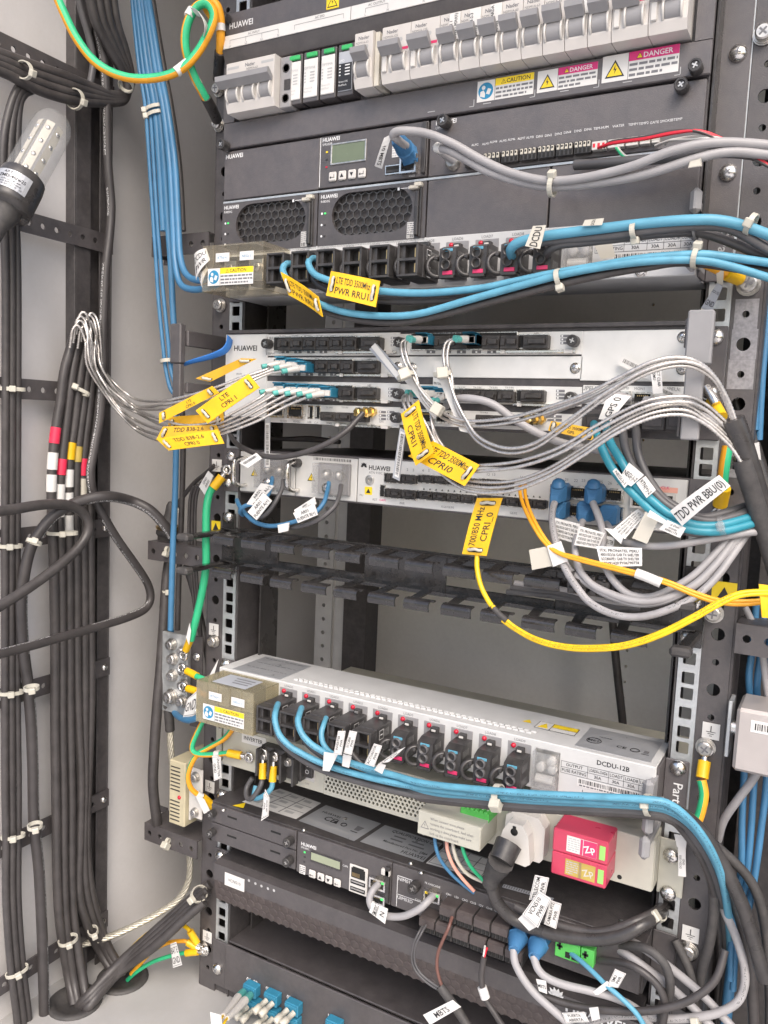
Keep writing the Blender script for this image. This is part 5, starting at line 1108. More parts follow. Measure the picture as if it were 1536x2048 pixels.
for k in range(2):
    t = thing('blank_module', (-170, -20, ZB+2+(1-k)*20), ('upper' if k == 0 else 'lower')+' slotted black blank plate at the left end of the monitoring subrack', 'blank plate', 'blank plates of the monitoring subrack')
    z1 = ZT-1.5-k*20.6; b = MB(); b.box(-224, -115.5, YM-1.5, YM+1.6, z1-19.6, z1, 'panel_dark2', .6); b.build('faceplate', t)
    for x in (-196, -140): b = MB(); b.box(x-6, x+6, YM-2, YM-1.4, z1-9, z1-7.4, 'dark_void'); b.build('slot', t)
    screw('thumb', t, -220, YM-1.5, z1-9, .3, sc=.85); screw('thumb', t, -121, YM-1.5, z1-10, .3, sc=.95)
t = thing('controller_module', (-60, -20, ZB), 'black controller module with a pale display, four white keys and network jacks, monitoring subrack', 'controller')
b = MB(); b.box(-114, -7.5, YM-1.5, YM+1.6, ZB+.5, ZT-1, 'panel_dark2', .5); b.box(-13, -8, YM-5, YM-1.5, ZB+3, ZT-5, 'black_gloss', .6); b.build('faceplate', t)
qx = lambda x, y: P(x, y, YM-2)
q = qx(602, 1690); lettering(t, [('HUAWEI', q.x, q.z, 3.4, 'l', 0, 1, .02), ('SMU02C', q.x, q.z-3, 2)], YM-1.7, 'ink_white')
x0, x1, z0, z1 = R2(622, 1701, 682, 1743, YM-2); b = MB(); b.box(x0, x1, YM-3, YM-1.4, z0, z1, 'black_gloss', .6); b.box(x0+1, x1-1, YM-3.2, YM-2.8, z0+2.2, z1-1, 'lcd_pale', .1); b.build('display', t)
for k, (px, py) in enumerate(((623, 1749), (640, 1755), (656, 1761), (673, 1767))):
    q = P(px, py, YM-4); b = MB(); b.box(q.x-4, q.x+4, YM-4, YM-1.4, q.z-4, q.z+4, 'white_plastic', 1.2); o = b.build('key', t); b = MB(); y = YM-4.15
    if k in (1, 2): s_ = 1 if k == 1 else -1; b.face([(q.x-1.9, y, q.z-s_*1.6), (q.x+1.9, y, q.z-s_*1.6), (q.x, y, q.z+s_*1.8)], 'ink')
    else: b.rectF(q.x-2.3, q.x+2.3, q.z-1.2, q.z-.7, y, 'ink'); b.face([(q.x-2.6, y, q.z-.9), (q.x-1, y, q.z+.4), (q.x-1, y, q.z-2.2)], 'ink')
    b.build('key_mark', o)
x0, x1, z0, z1 = R2(599, 1729, 610, 1750, YM-2); b = MB(); b.box(x0, x1, YM-2, YM-1.4, z0, z1, 'paper', .1); b.smallprint(x0+.5, x1-.5, z0+.5, z1-.5, YM-2.1, 'ink_grey', 4, .5, 4); b.build('barcode_label', t)
b = MB(); q = qx(604, 1703); led_col(b, q.x+3, (q.z, q.z-5, q.z-10), YM-1.5, ('green_led', 'plastic_black', 'plastic_black')); b.build('indicator', t)
x0, x1, z0, z1 = R2(699, 1727, 733, 1795, YM-3); b = MB(); b.box(x0, x1, YM-3, YM-1.4, z0, z1, 'white_plastic', .6); h = z1-z0
b.box(x0+2.5, x1-2.5, YM-3.3, YM-2.9, z0+h*.56, z1-h*.1, 'dark_void'); b.box(x0+4, x1-4, YM-3.35, YM-2.9, z1-h*.12, z1-h*.05, 'dark_void')
for j in range(2): b.box(x0+2, x1-2, YM-3.3, YM-2.9, z0+h*(.08+.25*j), z0+h*(.22+.25*j), 'dark_void'); b.box(x0+3, x1-3, YM-3.5, YM-3.2, z0+h*(.14+.25*j), z0+h*(.19+.25*j), 'steel_dull')
for j in range(7): b.box(x0+3.6+j*1.25, x0+4.1+j*1.25, YM-3.5, YM-3.2, z0+h*.6, z0+h*.74, 'brass')
b.build('port_panel', t)
for px, py, px2, py2 in ((741, 1751, 772, 1783), (741, 1783, 771, 1812)):
    x0, x1, z0, z1 = R2(px, py, px2, py2, YM-3); b = MB(); rj45(b, x0, x1, z0, z1, YM-1.6, 3); b.box(x1-4, x1-1.5, YM-6.2, YM-5.4, z1-3, z1-1.4, 'green_led'); b.build('network_port', t)
q = qx(772, 1745); b = MB(); b.box(q.x-4, q.x+5, YM-5, YM-1.4, q.z-2, q.z+4, 'white_plastic', .6); b.build('lock_slider', t)
q = qx(690, 1734); lettering(t, [('CAN', q.x, q.z, 2, 'c')], YM-1.7, 'ink_white')
t = thing('alarm_module', (100, -20, ZB), 'black alarm input module with two rows of brown screw terminals', 'module')
b = MB(); b.box(-6.8, 220, YM-1.5, YM+1.6, ZB+.5, ZT-1, 'panel_dark2', .5); b.build('faceplate', t)
b = MB(); y = YM-1.7
q0 = P(795, 1750, y); b.rectF(q0.x, q0.x+.6, ZB+2, q0.z, y, 'ink_white'); b.rectF(q0.x, q0.x+22, q0.z-.6, q0.z, y, 'ink_white'); b.rectF(q0.x, q0.x+30, q0.z-18.5, q0.z-18, y, 'ink_white')
b.text('NIM01D', q0.x+1, q0.z-4.6, 3.4, y, 'ink_white'); b.text('UIM03D', q0.x+1, q0.z-22.6, 3.4, y, 'ink_white'); q = P(865, 1772, y); b.text('FE CASCADE', q.x, q.z, 2, y, 'ink_white', 'c'); q = P(830, 1800, y); b.text('COM', q.x, q.z, 2, y, 'ink_white')
for k, tt in enumerate(('CH1', '12V', 'CH2', 'CH3', '12V', 'CH4', 'CH5', 'CH6')): q = P(897+k*16.3, 1791+k*5.6, y); b.text(tt, q.x, q.z, 2.1, y, 'ink_white', 'c'); b.rectF(q.x-2, q.x-1, q.z-2.2, q.z-1.6, y, 'ink_white'); b.rectF(q.x+1, q.x+2, q.z-2.2, q.z-1.6, y, 'ink_white')
b.build('lettering', t)
q = P(827, 1776, YM-8); screw('thumb', t, q.x, YM-1.5, q.z, .3, sc=1.05)
x0, x1, z0, z1 = R2(850, 1776, 881, 1808, YM-3); b = MB(); rj45(b, x0, x1, z0, z1, YM-1.6, 3); b.box(x1-4, x1-1.5, YM-6.2, YM-5.4, z1-3, z1-1.4, 'green_led'); b.box(x0+1.5, x0+4, YM-6.2, YM-5.4, z1-3, z1-1.4, 'yellow_sign'); b.build('network_port', t)
for r_, x00, n, zz in ((0, 50.5, 4, -226.5), (1, 31.5, 6, -243.5)):
    for k in range(n):
        x0 = x00+k*16.2; b = MB(); b.box(x0, x0+15.4, YM-18, YM-1.4, zz-14, zz, 'plastic_black', .5); b.prismx([(YM-20, zz-8), (YM-20, zz-1), (YM-17, zz+.4), (YM-4, zz+.4), (YM-4, zz-8)], x0+.5, x0+14.9, 'plastic_brown')
        o = b.build('screw_terminal', t)
        for j in range(4): b = MB(); b.box(x0+1+j*3.6, x0+3.4+j*3.6, YM-19, YM-17.6, zz-13, zz-8.6, 'dark_void', .2); b.build('wire_entry', o)
for x0, x1 in ((R2(1112, 1880, 1160, 1917, YM-8)[:2]), (R2(1163, 1896, 1188, 1926, YM-8)[:2])):
    zc = P(1140, 1898, YM-8).z; b = MB(); b.box(x0, x1, YM-10, YM-1.4, zc-9, zc+6, 'green_block', .6); b.box(x0+3, x0+5, YM-10.4, YM-9.8, zc-2, zc+4, 'dark_void'); b.box(x0+1.6, x0+6.4, YM-10.4, YM-9.8, zc, zc+2, 'dark_void')
    if x1-x0 > 16: b.box(x0+9, x0+13, YM-10.4, YM-9.8, zc-7, zc-2, 'dark_void'); b.box(x0+14.4, x1-1.5, YM-10.4, YM-9.8, zc-7, zc-2, 'dark_void')
    b.build('green_connector', t)
# ================================================================ video node below: embossed bezel
VN = thing('video_node', (0, 60, -324), 'black video recorder with embossed lower bezel and a small white name sticker', 'recorder')
b = MB(); b.box(-221, 221, -20, 200, -323, -279, 'black_metal', .6); b.build('case', VN)
b = MB(); yv = -29
b.prismx([(-20, -279), (yv, -281), (yv, -299), (-20, -299)], -221, 221, 'panel_dark2'); b.build('bezel_band', VN)
b = MB()
E_ = lambda p: p
b.prismx([(-20, -299), (yv, -299), (yv+5, -323), (-20, -323)], -221, 221, 'plastic_brown'); o = b.build('bezel_grille', VN)
b = MB(); a = 5.6; dx = a*math.sqrt(3); hexn = 0
for j in range(3):
    for i in range(46):
        cx = -216+i*dx+(dx/2 if j % 2 else 0); zc = -303.0-j*1.5*a
        if cx > 216: continue
        yy = yv+5*(-299-zc)/24.0
        pl = [(cx+a*.88*math.cos(math.radians(30+60*k)), zc+a*.88*math.sin(math.radians(30+60*k))) for k in range(6)]
        pi_ = [(cx+a*.68*math.cos(math.radians(30+60*k)), zc+a*.68*math.sin(math.radians(30+60*k))) for k in range(6)]
        yof = lambda z: yv+5*(-299-z)/24.0
        vs = [(x, yof(z)-.1, z) for x, z in pl]+[(x, yof(z)-.55, z) for x, z in pi_]
        b.raw(vs, [(6, 7, 8, 9, 10, 11)]+[(k, (k+1) % 6, 6+(k+1) % 6, 6+k) for k in range(6)], 'plastic_brown')
tag(b.build('hex_embossing', o), None, None, None, 'stuff')
for sx in (-1, 1): b = MB(); b.box(sx*221.5, sx*241, -4, -2, -322, -280, 'panel_dark2', .5); b.build('mounting_ear', VN)
for z in (-289, -312): screw('dome', VN, -233, -4, z+1, .6)
q = P(469, 1764, yv-.3); b = MB(); b.box(q.x-13, q.x+13, yv-.6, yv-.1, q.z-7, q.z+7, 'paper', .1); b.text('VCN510', q.x, q.z-1.4, 3.4, yv-.75, 'ink', 'c'); b.build('name_sticker', VN)
b = MB()
for px, py in ((498, 1758), (511, 1764), (523, 1769), (536, 1774), (548, 1778)): q = P(px, py+3, yv); b.face([(q.x+1.6*math.cos(k), yv-.15, q.z+1.6*math.sin(k)) for k in [i*math.pi/3 for i in range(6)]], 'ink_pale')
b.build('lettering', VN)
b = MB(); q = P(1112, 1988, yv); flower(b, q.x, q.z-4, 10, yv-.2, 'ink_white'); q = P(1132, 2008, yv); b.text('HUAWEI', q.x, q.z-6, 9.5, yv-.2, 'ink_white', 'l', 0, 1, .02); b.build('lettering', VN)
# ================================================================ fibre panel at the bottom
OD = thing('fibre_patch_frame', (0, 60, FZ), 'black fibre patch panel with numbered blue adapters at the rack foot', 'fibre panel')
b = MB(); b.box(-222, 240, .5, 200, -388, -385.5, 'panel_dark2', .5); b.build('tray_top', OD)
b = MB(); b.box(-222, 240, -6, -3, FZ+14.5, -386, 'panel_dark2', .6); b.build('front_panel', OD)
b = MB(); b.box(-241, -222.4, -4.6, -2.4, -440, -387, 'panel_dark2', .5); b.build('mounting_ear', OD); screw('dome', OD, -233, -4.6, -420, .5)
b = MB(); b.box(-206, -168, 60, 95, -385, -340, 'black_metal', .6); b.box(-206, -150, 95, 180, -385, -352, 'black_metal', .6); b.build('support_block', OD); screw('dome', OD, -202, 60, -352, .2, sc=.8)
ad = ((498, 1980, 1), (502, 2010, 0), (540, 1997, 0), (540, 2028, 0), (582, 2016, 0), (580, 2044, 0), (664, 2052, 0))
for k, (px, py, plug) in enumerate(ad):
    q = P(px, py, -16); b = MB(); b.box(q.x-8.4, q.x+8.4, -16, -6, q.z-8.4, q.z+4.4, 'blue_lc', .8); b.box(q.x-7.6, q.x+7.6, -17.4, -15.9, q.z, q.z+3.4, 'blue_lc', .4); o = b.build('adapter', OD)
    if not plug:
        for s_ in (-1, 1): b = MB(); b.lathe((q.x+s_*4, -16, q.z-3.4), (-.3, -1, -.35), [(0, 2.9), (9, 2.9), (9, 3.8), (17, 3.8), (17.6, 3.2), (17.6, .2)], 'paper_cream', 12); b.build('dust_plug', o)
for tt, px, py in (('01', 497, 1961), ('02', 511, 1967), ('03', 536, 1980), ('04', 551, 1986), ('05', 578, 1997), ('06', 592, 2004), ('06', 509, 1996), ('10', 551, 2014), ('12', 592, 2034), ('13', 660, 2035), ('14', 675, 2042)):
    q = P(px, py, -6); lettering(OD, [(tt, q.x, q.z-.6, 4.4, 'c', 0, 1, .02)], -6.2, 'ink_white', 'number')
for k, (dx_, dy_) in enumerate(((0, 0), (14, 6))):
    b = MB()
    A_ = P(486+dx_, 1985+dy_, -20); B2 = P(476+dx_, 1995+dy_, -36); C2 = P(446+dx_*.6, 2032+dy_*.8, -78); D2 = P(438+dx_*.5, 2046+dy_, -92)
    b.tube([A_, B2], 4.2, 'teal_collar', 8, 0); b.tube([B2, B2.lerp(C2, .5), C2], lambda u: 4.4-1.8*u, 'white_plastic', 10, 3); b.tube([C2, D2, D2+V((-6, -10, -24))], 1.3, 'yellow_wire', 6, 3)
    tag(b.build('fibre_plug'), 'white-booted fibre plug in the first blue adapter, '+('closest to the rack post' if k == 0 else 'beside the second adapter'), 'fibre plug', 'white-booted plugs in the first adapter')
# ================================================================ right side: silver box, bracket, added dark sheet
t = thing('junction_box', (290, 0, -56), 'plain silver metal box with a barcode on the right post side', 'box')
b = MB(); b.box(273, 318, -34, 10, -54, -6, 'aluminium', 2.4); b.build('housing', t)
b = MB(); b.box(283, 312, -34.4, -34, -22, -13, 'paper', .3); b.barcode(286, 309, -20, -15, -34.5, 'ink', 9); b.build('barcode_label', t)
b = MB(); b.box(265.2, 268, -14, 6, -52, -8, 'zinc', .4); b.lathe((268, -6, -30), (1, 0, 0), [(0, 6), (5.2, 6)], 'steel', 14); b.build('mounting_plate', t)
t = thing('side_bracket', (285, 0, 30), 'punched black bracket beside the right post above the silver box', 'bracket', 'punched brackets beside the posts')
b = MB()
for k in range(4): a = 265.5+k*15; hole_cell(b, a, a+15, 29, 52, circ(a+8, 41, 3.1, 10), -12, 1.8, 'panel_dark2')
b.box(265.5, 325.5, -10.2, 20, 50.2, 52, 'panel_dark2', .3); b.build('front_plate', t)
b = MB(); b.box(266, 404, 150, 152, FZ, 655, 'black_metal', .3); tag(b.build('duct_plate'), 'black sheet closing the cable duct behind the right post', 'sheet')  # black sheet added to stand for the shade behind the post
# ================================================================ cables: way-points are pixels of the photograph plus the depth Y (or X for wall cables) in millimetres
def way(pts, mode='Y', y0=None, y1=None):
    out = []; n = len(pts)
    for i, q in enumerate(pts):
        if len(q) == 3: v = q[2]
        else: v = y0+(y1-y0)*i/max(1, n-1)
        out.append(P(q[0], q[1], v) if mode == 'Y' else PX(q[0], q[1], v))
    return out
def cable(name, pts, dia, m, label, group=None, y=(-50, -50), mode='Y', n=10, per=6, cat='cable', **kw):
    w_ = way(pts, mode, y[0], y[1]); b = MB(); b.tube(w_, dia/2.0, m, n, per, **kw); o = b.build(name); tag(o, label, cat, group); return o
def sleeve(parent, pts, dia, m, name='sleeve', y=(-50, -50), mode='Y', n=12):
    w_ = way(pts, mode, y[0], y[1]); b = MB(); b.tube(w_, dia/2.0, m, n, 4 if len(w_) > 2 else 0); return b.build(name, parent)
def lug(parent, a, e, ya, ye, dia=9, ringm='steel'):
    """yellow crimp sleeve from pixel a to e and a ring tongue beyond it"""
    A_, E2 = P(*a, ya), P(*e, ye); d_ = (E2-A_).normalized(); b = MB(); b.tube([A_, A_.lerp(E2, .5), E2], dia/2, 'yellow_lug', 12, 3); b.build('lug_sleeve', parent)
    b = MB(); b.tube([E2, E2+d_*4], 2.6, ringm, 8, 0); ring(b, E2+d_*9, (0, 1, 0), 4.6, 1.6, ringm, 16, 4); b.build('ring_tongue', parent)
def tie(px, py, v, dirp, ra, rb, label, mode='Y', group='white cable ties', head=(0, 1), w_=3.6, m='tie_white', hs=1.0):
    """cable tie: a flat band round a bundle at a pixel; dirp = pixel direction of the bundle; ra across it in view, rb in depth"""
    f_ = (lambda x, y: P(x, y, v)) if mode == 'Y' else (lambda x, y: PX(x, y, v))
    c = f_(px, py); T = (f_(px+dirp[0], py+dirp[1])-c).normalized(); view = (c-V(CC)).normalized(); Sd = T.cross(view).normalized(); N_ = Sd.cross(T).normalized()
    b = MB(); n = 22; vs = []; fs = []
    for i in range(n):
        a = 2*math.pi*i/n
        for k, (rr, o_) in enumerate(((0, -.5), (0, .5), (1.1, .5), (1.1, -.5))): vs.append(c+Sd*math.cos(a)*(ra+rr)+N_*math.sin(a)*(rb+rr)+T*o_*w_)
    for i in range(n):
        j = (i+1) % n
        for k in range(4): fs.append((i*4+k, j*4+k, j*4+(k+1) % 4, i*4+(k+1) % 4))
    b.raw(vs, fs, m); o = b.build('cable_tie'); tag(o, label, 'cable tie', group)
    b = MB(); a0 = math.atan2(*head[::-1]) if isinstance(head, tuple) else head
    h0 = c+Sd*math.cos(a0)*(ra+2)-N_*abs(math.sin(a0))*(rb+2.4); b.box(-3.1*hs, 3.1*hs, -2.6*hs, 2.6*hs, -2.9*hs, 2.9*hs, m, .7)
    rad = (Sd*math.cos(a0)-N_*math.sin(a0)).normalized(); tn = T.cross(rad)
    b.xform(lambda p: h0+tn*p.x+rad*p.y+T*p.z)
    b.build('lock_head', o); return o
# ---- left wall: black cables
G1 = 'black cables strapped down the side wall'
for k, (xo, lb) in enumerate(((11, 'first of three strapped black cables on the side wall, outermost from the channel'), (23, 'middle of three strapped black cables running down the side wall'), (35, 'last of three strapped black cables, closest to the channel on the side wall'))):
    top = [(70-k*2, 148+k*16), (40+k*4, 170+k*10), (20+k*9, 215), (xo-5+k*2, 290), (xo-4, 400)]
    cable('black_cable', top+[(xo, 560), (xo, 780), (xo-1, 1060), (xo-1, 1380), (xo-1+k, 1560), (xo+1, 1680), (xo+1, 1800), (xo+10, 1930), (xo+22, 2030), (xo+28, 2110)], 7.4 if k != 1 else 8.2, 'black_print' if k == 2 else 'black_cable', lb, G1, (-376, -376), 'X')
for k in range(4):
    r_ = random.Random(k)
    cable('black_cable', [(-60, 86+k*12), (10, 110+k*12), (70, 132+k*15), (130, 152+k*15), (185, 175+k*10), (225, 190+k*5), (250, 185+k*4), (262-k*3, 160), (250-k*10, 100), (232-k*14, 40), (222-k*16, -40)], 9.5, 'black_cable', ('topmost', 'second', 'third', 'lowest')[k]+' black cable of the thick bend under the blue bundle top', 'black cables of the upper bend', (-374, -352), 'X')
cable('grey_cable', [(150, -30), (165, 30), (178, 75), (186, 120), (182, 158), (176, 180)], 7, 'dark_grey_cable', 'short dark grey cable dropping behind the green and yellow wire', None, (-368, -368), 'X')
cable('black_cable', [(196, 60), (208, 130), (213, 210), (216, 330), (222, 410), (219, 470), (212, 530), (208, 600), (206, 660), (205, 740), (200, 830), (188, 900), (181, 945), (186, 985), (206, 1030), (236, 1080), (268, 1125), (294, 1165), (301, 1195), (290, 1218), (255, 1235), (200, 1252), (120, 1275), (60, 1292), (-40, 1318)], 9.2, 'black_print', 'black printed cable bowing out past the coloured tapes to the left', None, (-366, -340), 'X', 12)
cable('black_cable', [(-50, 1030), (30, 1018), (88, 1009), (135, 1010), (164, 1024), (177, 1050), (168, 1080), (134, 1118), (66, 1170), (0, 1212), (-50, 1240)], 10, 'black_cable', 'thick black cable doubling back in a hairpin over the bundle', None, (-345, -345), 'X', 12)
w_ = [P(343, 1072, -6), P(330, 1052, -14), P(300, 1020, -26), P(260, 1001, -40)]+[PX(x, y, v) for x, y, v in ((215, 993, -335), (165, 1001, -345), (115, 1025, -352), (82, 1060, -358), (60, 1100, -362), (47, 1160, -364), (43, 1220, -366), (47, 1300, -368), (56, 1370, -370), (62, 1440, -370), (66, 1540, -370), (68, 1640, -370), (78, 1740, -370), (84, 1860, -370), (88, 2000, -370), (90, 2080, -370))]
b = MB(); b.tube(w_, 5.6, 'black_print', 12, 6); o = b.build('black_cable'); tag(o, 'heavy black cable arching from the brass gland down the side wall', 'cable')
# ---- taped feeder bundle below the steel conduits
G2 = 'taped black feeder cables on the side wall channel'
fe = [([(152, 660), (140, 700), (128, 745), (121, 800), (112, 855), (106, 910), (103, 970), (104, 1040), (108, 1150), (110, 1300), (110, 1450), (112, 1600), (114, 1750), (120, 1850), (136, 1950), (148, 2010)], (('red_tape', .05), ('paper', .10), ('paper', .155)), 0), ([(165, 662), (152, 705), (142, 760), (134, 830), (126, 900), (121, 960), (119, 1030), (122, 1120), (124, 1300), (124, 1450), (127, 1600), (128, 1750), (132, 1850), (146, 1950), (157, 2010)], (('red_tape', .04), ('paper', .10), ('paper', .15)), 40),
      ([(174, 672), (165, 720), (156, 780), (148, 850), (141, 900), (137, 960), (137, 1030), (138, 1120), (139, 1300), (140, 1450), (143, 1600), (143, 1750), (149, 1850), (165, 1950), (175, 2010)], (('yellow_lug', .03), ('paper', .09), ('paper', .145), ('paper', .26)), 10), ([(182, 690), (175, 740), (168, 800), (160, 860), (154, 910), (152, 970), (152, 1060), (153, 1200), (155, 1400), (162, 1550), (160, 1680), (158, 1780), (175, 1850), (198, 1900), (228, 1948)], (('amber_tape', .05),), 0),
      ([(191, 700), (184, 760), (176, 830), (168, 900), (165, 960), (166, 1060), (168, 1200), (169, 1400), (170, 1560), (167, 1680), (172, 1780), (190, 1850), (212, 1900), (240, 1950)], (('red_tape', .05), ('paper_cream', .12)), 30), ([(198, 745), (192, 830), (183, 900), (179, 970), (180, 1060), (181, 1200), (182, 1400), (176, 1560), (173, 1680), (182, 1780), (200, 1850), (220, 1900), (250, 1950)], (), 0)]
nm = ('with a red and white tape at its outer side', 'with a lower red tape and white bands', 'with a yellow tape and four white bands', 'with an amber tape', 'with a red tape over a barcode', 'plain without tape beside the channel edge')
yf_ = ((870, 922, 966), (934, 985, 1016), (902, 956, 1000, 1046), (908,), (934, 972), ())
for k, (pts, bands, _) in enumerate(fe):
    w_ = way(pts, 'X', -370, -370); 
    for i, q in enumerate(w_):
        if pts[i][1] > 1880: w_[i] = PZ(pts[i][0], pts[i][1], FZ+max(1, (2010-pts[i][1])*.42 if k < 3 else (1952-pts[i][1])*.5))
    b = MB(); b.tube(w_, 4.8, 'black_cable', 10, 6); o = b.build('feeder_cable'); tag(o, 'black feeder cable '+nm[k], 'cable', G2)
    c = spline(w_, 24)
    for j, yy in enumerate(yf_[k]):
        # piece of the centre line around that picture height
        def row(p): q = V([sum(RM[r_][i]*(p[i]-CC[i]) for i in range(3)) for r_ in range(3)]); return 1024+FL*q.y/q.z
        hb = 17 if j == 0 else 18; seg = [p for p in c if abs(row(p)-yy) < hb]
        if len(seg) > 2: b = MB(); b.tube(seg, 5.3, bands[j][0], 12, 0); b.build('tape_band', o)
# ---- steel conduits, left group
G3 = 'steel-clad fibre leads on the left'
ends = [(566, 726, 0), (590, 729, 0), (606, 735, 0), (562, 777, 1), (588, 779, 1), (612, 780, 1), (636, 781, 1), (655, 785, 1)]
def fibre(pts3, endp, dirv, label, group, dia=3.1):
    b = MB(); b.tube(pts3, dia/2, 'steel_rib', 8, 7, rib=(2.3, .72)); o = b.build('fibre_lead'); tag(o, label, 'fibre lead', group)
    E2 = V(endp); d_ = V(dirv).normalized()
    b = MB(); b.tube([pts3[-1], pts3[-1].lerp(E2, .6), E2], lambda u: 2.4+1.6*u, 'white_plastic', 10, 3, rib=(1.6, .9)); b.build('boot', o)
    b = MB(); q = pts3[-1]; b.tube([q+(q-E2).normalized()*5, q], 2.45, 'teal_collar', 8, 0); b.build('collar', o)
    b = MB(); b.box(-6.2, 6.2, -4, 10, -4.2, 4.2, 'blue_lc', .7); b.box(-5.4, 5.4, -7, 6, 4.2, 5.6, 'blue_lc', .5); b.box(-5.8, -.5, -6, -3.8, -3.4, 2, 'white_plastic', .4); b.box(.5, 5.8, -6, -3.8, -3.4, 2, 'white_plastic', .4)
    b.xform(lambda p: E2+V((p.x, p.y, p.z))); b.build('plug', o)
    return o
nm = ('upper row, leftmost', 'upper row, middle', 'upper row, rightmost beside the black caps', 'lower row, leftmost', 'lower row, second', 'lower row, third', 'lower row, fourth', 'lower row, last beside the black caps')
for k, (px, py, row_) in enumerate(ends):
    e = P(px, py, YB-12); 
    q_ = random.Random(40+k); jit = lambda w_: q_.uniform(-w_, w_)
    if row_ == 0: j = k; mid = [(535-2*k, 738+6*k, YB-30), (485, 755+8*k, -72), (425, 777+9*k, -84), (370, 793+8*k, -88), (322, 802+8*k, -84)]; far = ((280, 801+9*k), (246, 786+8*k), (222, 763+5*k))
    else: j = k-3; mid = [(525+12*j, 792+5*j, YB-30), (470+10*j, 824+5*j, -72), (420+4*j, 846+6*j, -84), (365, 850+9*j, -88), (322, 838+11*j, -84)]; far = ((280, 822+11*j), (246, 802+9*j), (220, 772+7*j))
    xo = 204-4.2*k+jit(2); top_ = 624+9*(k % 4)+jit(3)
    wall = [(x+jit(5), y+jit(4), -318-(300-x)*.36+jit(7)) for x, y in far]+[(xo+2, 728+jit(8), -350+jit(6)), (xo-3+jit(3), 690, -352+jit(5)), (xo-5+jit(2), top_+32, -353+jit(4)), (xo-12, top_+8, -354), (xo-21, top_, -356), (xo-29, top_+10, -358), (xo-32, top_+28, -360), (xo-34, top_+44, -362)]
    pts = [P(*q) for q in mid]+[PX(*q) for q in wall]; pts = pts[::-1]; st = P(px-32, py+6, YB-24)
    fibre(pts+[st], e, (1, .3, 0), 'steel-clad lead to a blue plug, left half, '+nm[k], G3)
# ---- steel conduits, right group
G4 = 'steel-clad fibre leads on the right'
def mid_to(pts): return [P(*q) for q in pts]
R1 = [(1490, 885, -60), (1471, 850, -62), (1450, 795, -66), (1420, 742, -74), (1372, 716, -84), (1308, 722, -92), (1231, 758, -94), (1180, 784, -92), (1118, 807, -88), (1040, 831, -80), (988, 840, -76), (936, 842, -72), (900, 833, -70), (874, 817, -68), (845, 786, -66), (822, 749, -64), (809, 726, -62), (802, 700, -58), (804, 684, -54)]
R2_ = [(1493, 890, -60), (1476, 855, -62), (1456, 800, -66), (1424, 748, -74), (1372, 724, -84), (1300, 737, -92), (1220, 780, -94), (1135, 842, -92), (1068, 887, -88), (1011, 896, -84), (958, 875, -78), (931, 838, -72), (910, 796, -68), (895, 752, -64), (888, 731, -60), (886, 705, -56), (893, 684, -52)]
for k in range(2):
    pts = [P(x, y+10*k*(1 if i > 5 else .8), d_+2*k) for i, (x, y, d_) in enumerate(R1)]; pts[-1] = P(805+7*k, 683, -54); pts[-2] = P(803+8*k, 700, -58); pts[-3] = P(810+8*k, 726, -60); pts[-4] = P(823+8*k, 749, -62)
    fibre(pts+[P(824+4*k, 677+3*k, YB-24)], P(848, 680, YB-11), (1, .3, 0), ('upper' if k == 0 else 'lower')+' steel-clad fibre lead from the first blue plug of the right half', G4)
for k in range(2):
    pts = [P(x, y+10*k*(1 if i > 5 else .8), d_+2*k) for i, (x, y, d_) in enumerate(R2_)]; pts[-1] = P(894+8*k, 683, -52); pts[-2] = P(887+8*k, 705, -56); pts[-3] = P(889+7*k, 731, -60); pts[-4] = P(896+7*k, 752, -64)
    fibre(pts+[P(918+3*k, 677+2*k, YB-22)], P(942, 679, YB-11), (1, .3, 0), ('upper' if k == 0 else 'lower')+' steel-clad fibre lead from the second blue plug of the right half', G4)
R3 = [(1494, 950, -60), (1470, 905, -62), (1440, 872, -66), (1405, 845, -72), (1365, 830, -80), (1303, 836, -88), (1231, 868, -92), (1159, 916, -92), (1087, 959, -90), (1016, 983, -86), (944, 983, -80), (896, 959, -76), (865, 920, -72), (835, 860, -68), (812, 820, -64), (806, 800, -58), (808, 792, -52)]
for k in range(3):
    pts = [P(x+(3*k if i < 11 else 9*k if i < 14 else 8*k), y-10*k*(1 if 3 < i < 11 else .5), d_+2*k) for i, (x, y, d_) in enumerate(R3)]
    fibre(pts+[P(822+8*k, 785+k, YB-20)], P(842+10*k, 786, YB-10), (1, .3, 0), ('lowest', 'middle', 'upper')[k]+' steel-clad fibre lead sagging below the yellow tags', G4)
R4 = [(1494, 935, -58), (1470, 890, -60), (1440, 858, -64), (1405, 830, -72), (1365, 818, -82), (1290, 828, -90), (1200, 872, -92), (1120, 920, -92), (1040, 947, -88), (975, 955, -82), (935, 955, -76), (900, 935, -70), (870, 890, -64), (862, 840, -56)]
for k in range(2): fibre([P(x, y-14-11*k, d_+2*k) for x, y, d_ in R4]+[P(868+8*k, 800, YB-20)], P(884+8*k, 790, YB-10), (1, .3, 0), ('lower' if k == 0 else 'upper')+' steel-clad fibre lead passing behind the tag with the long text', G4)
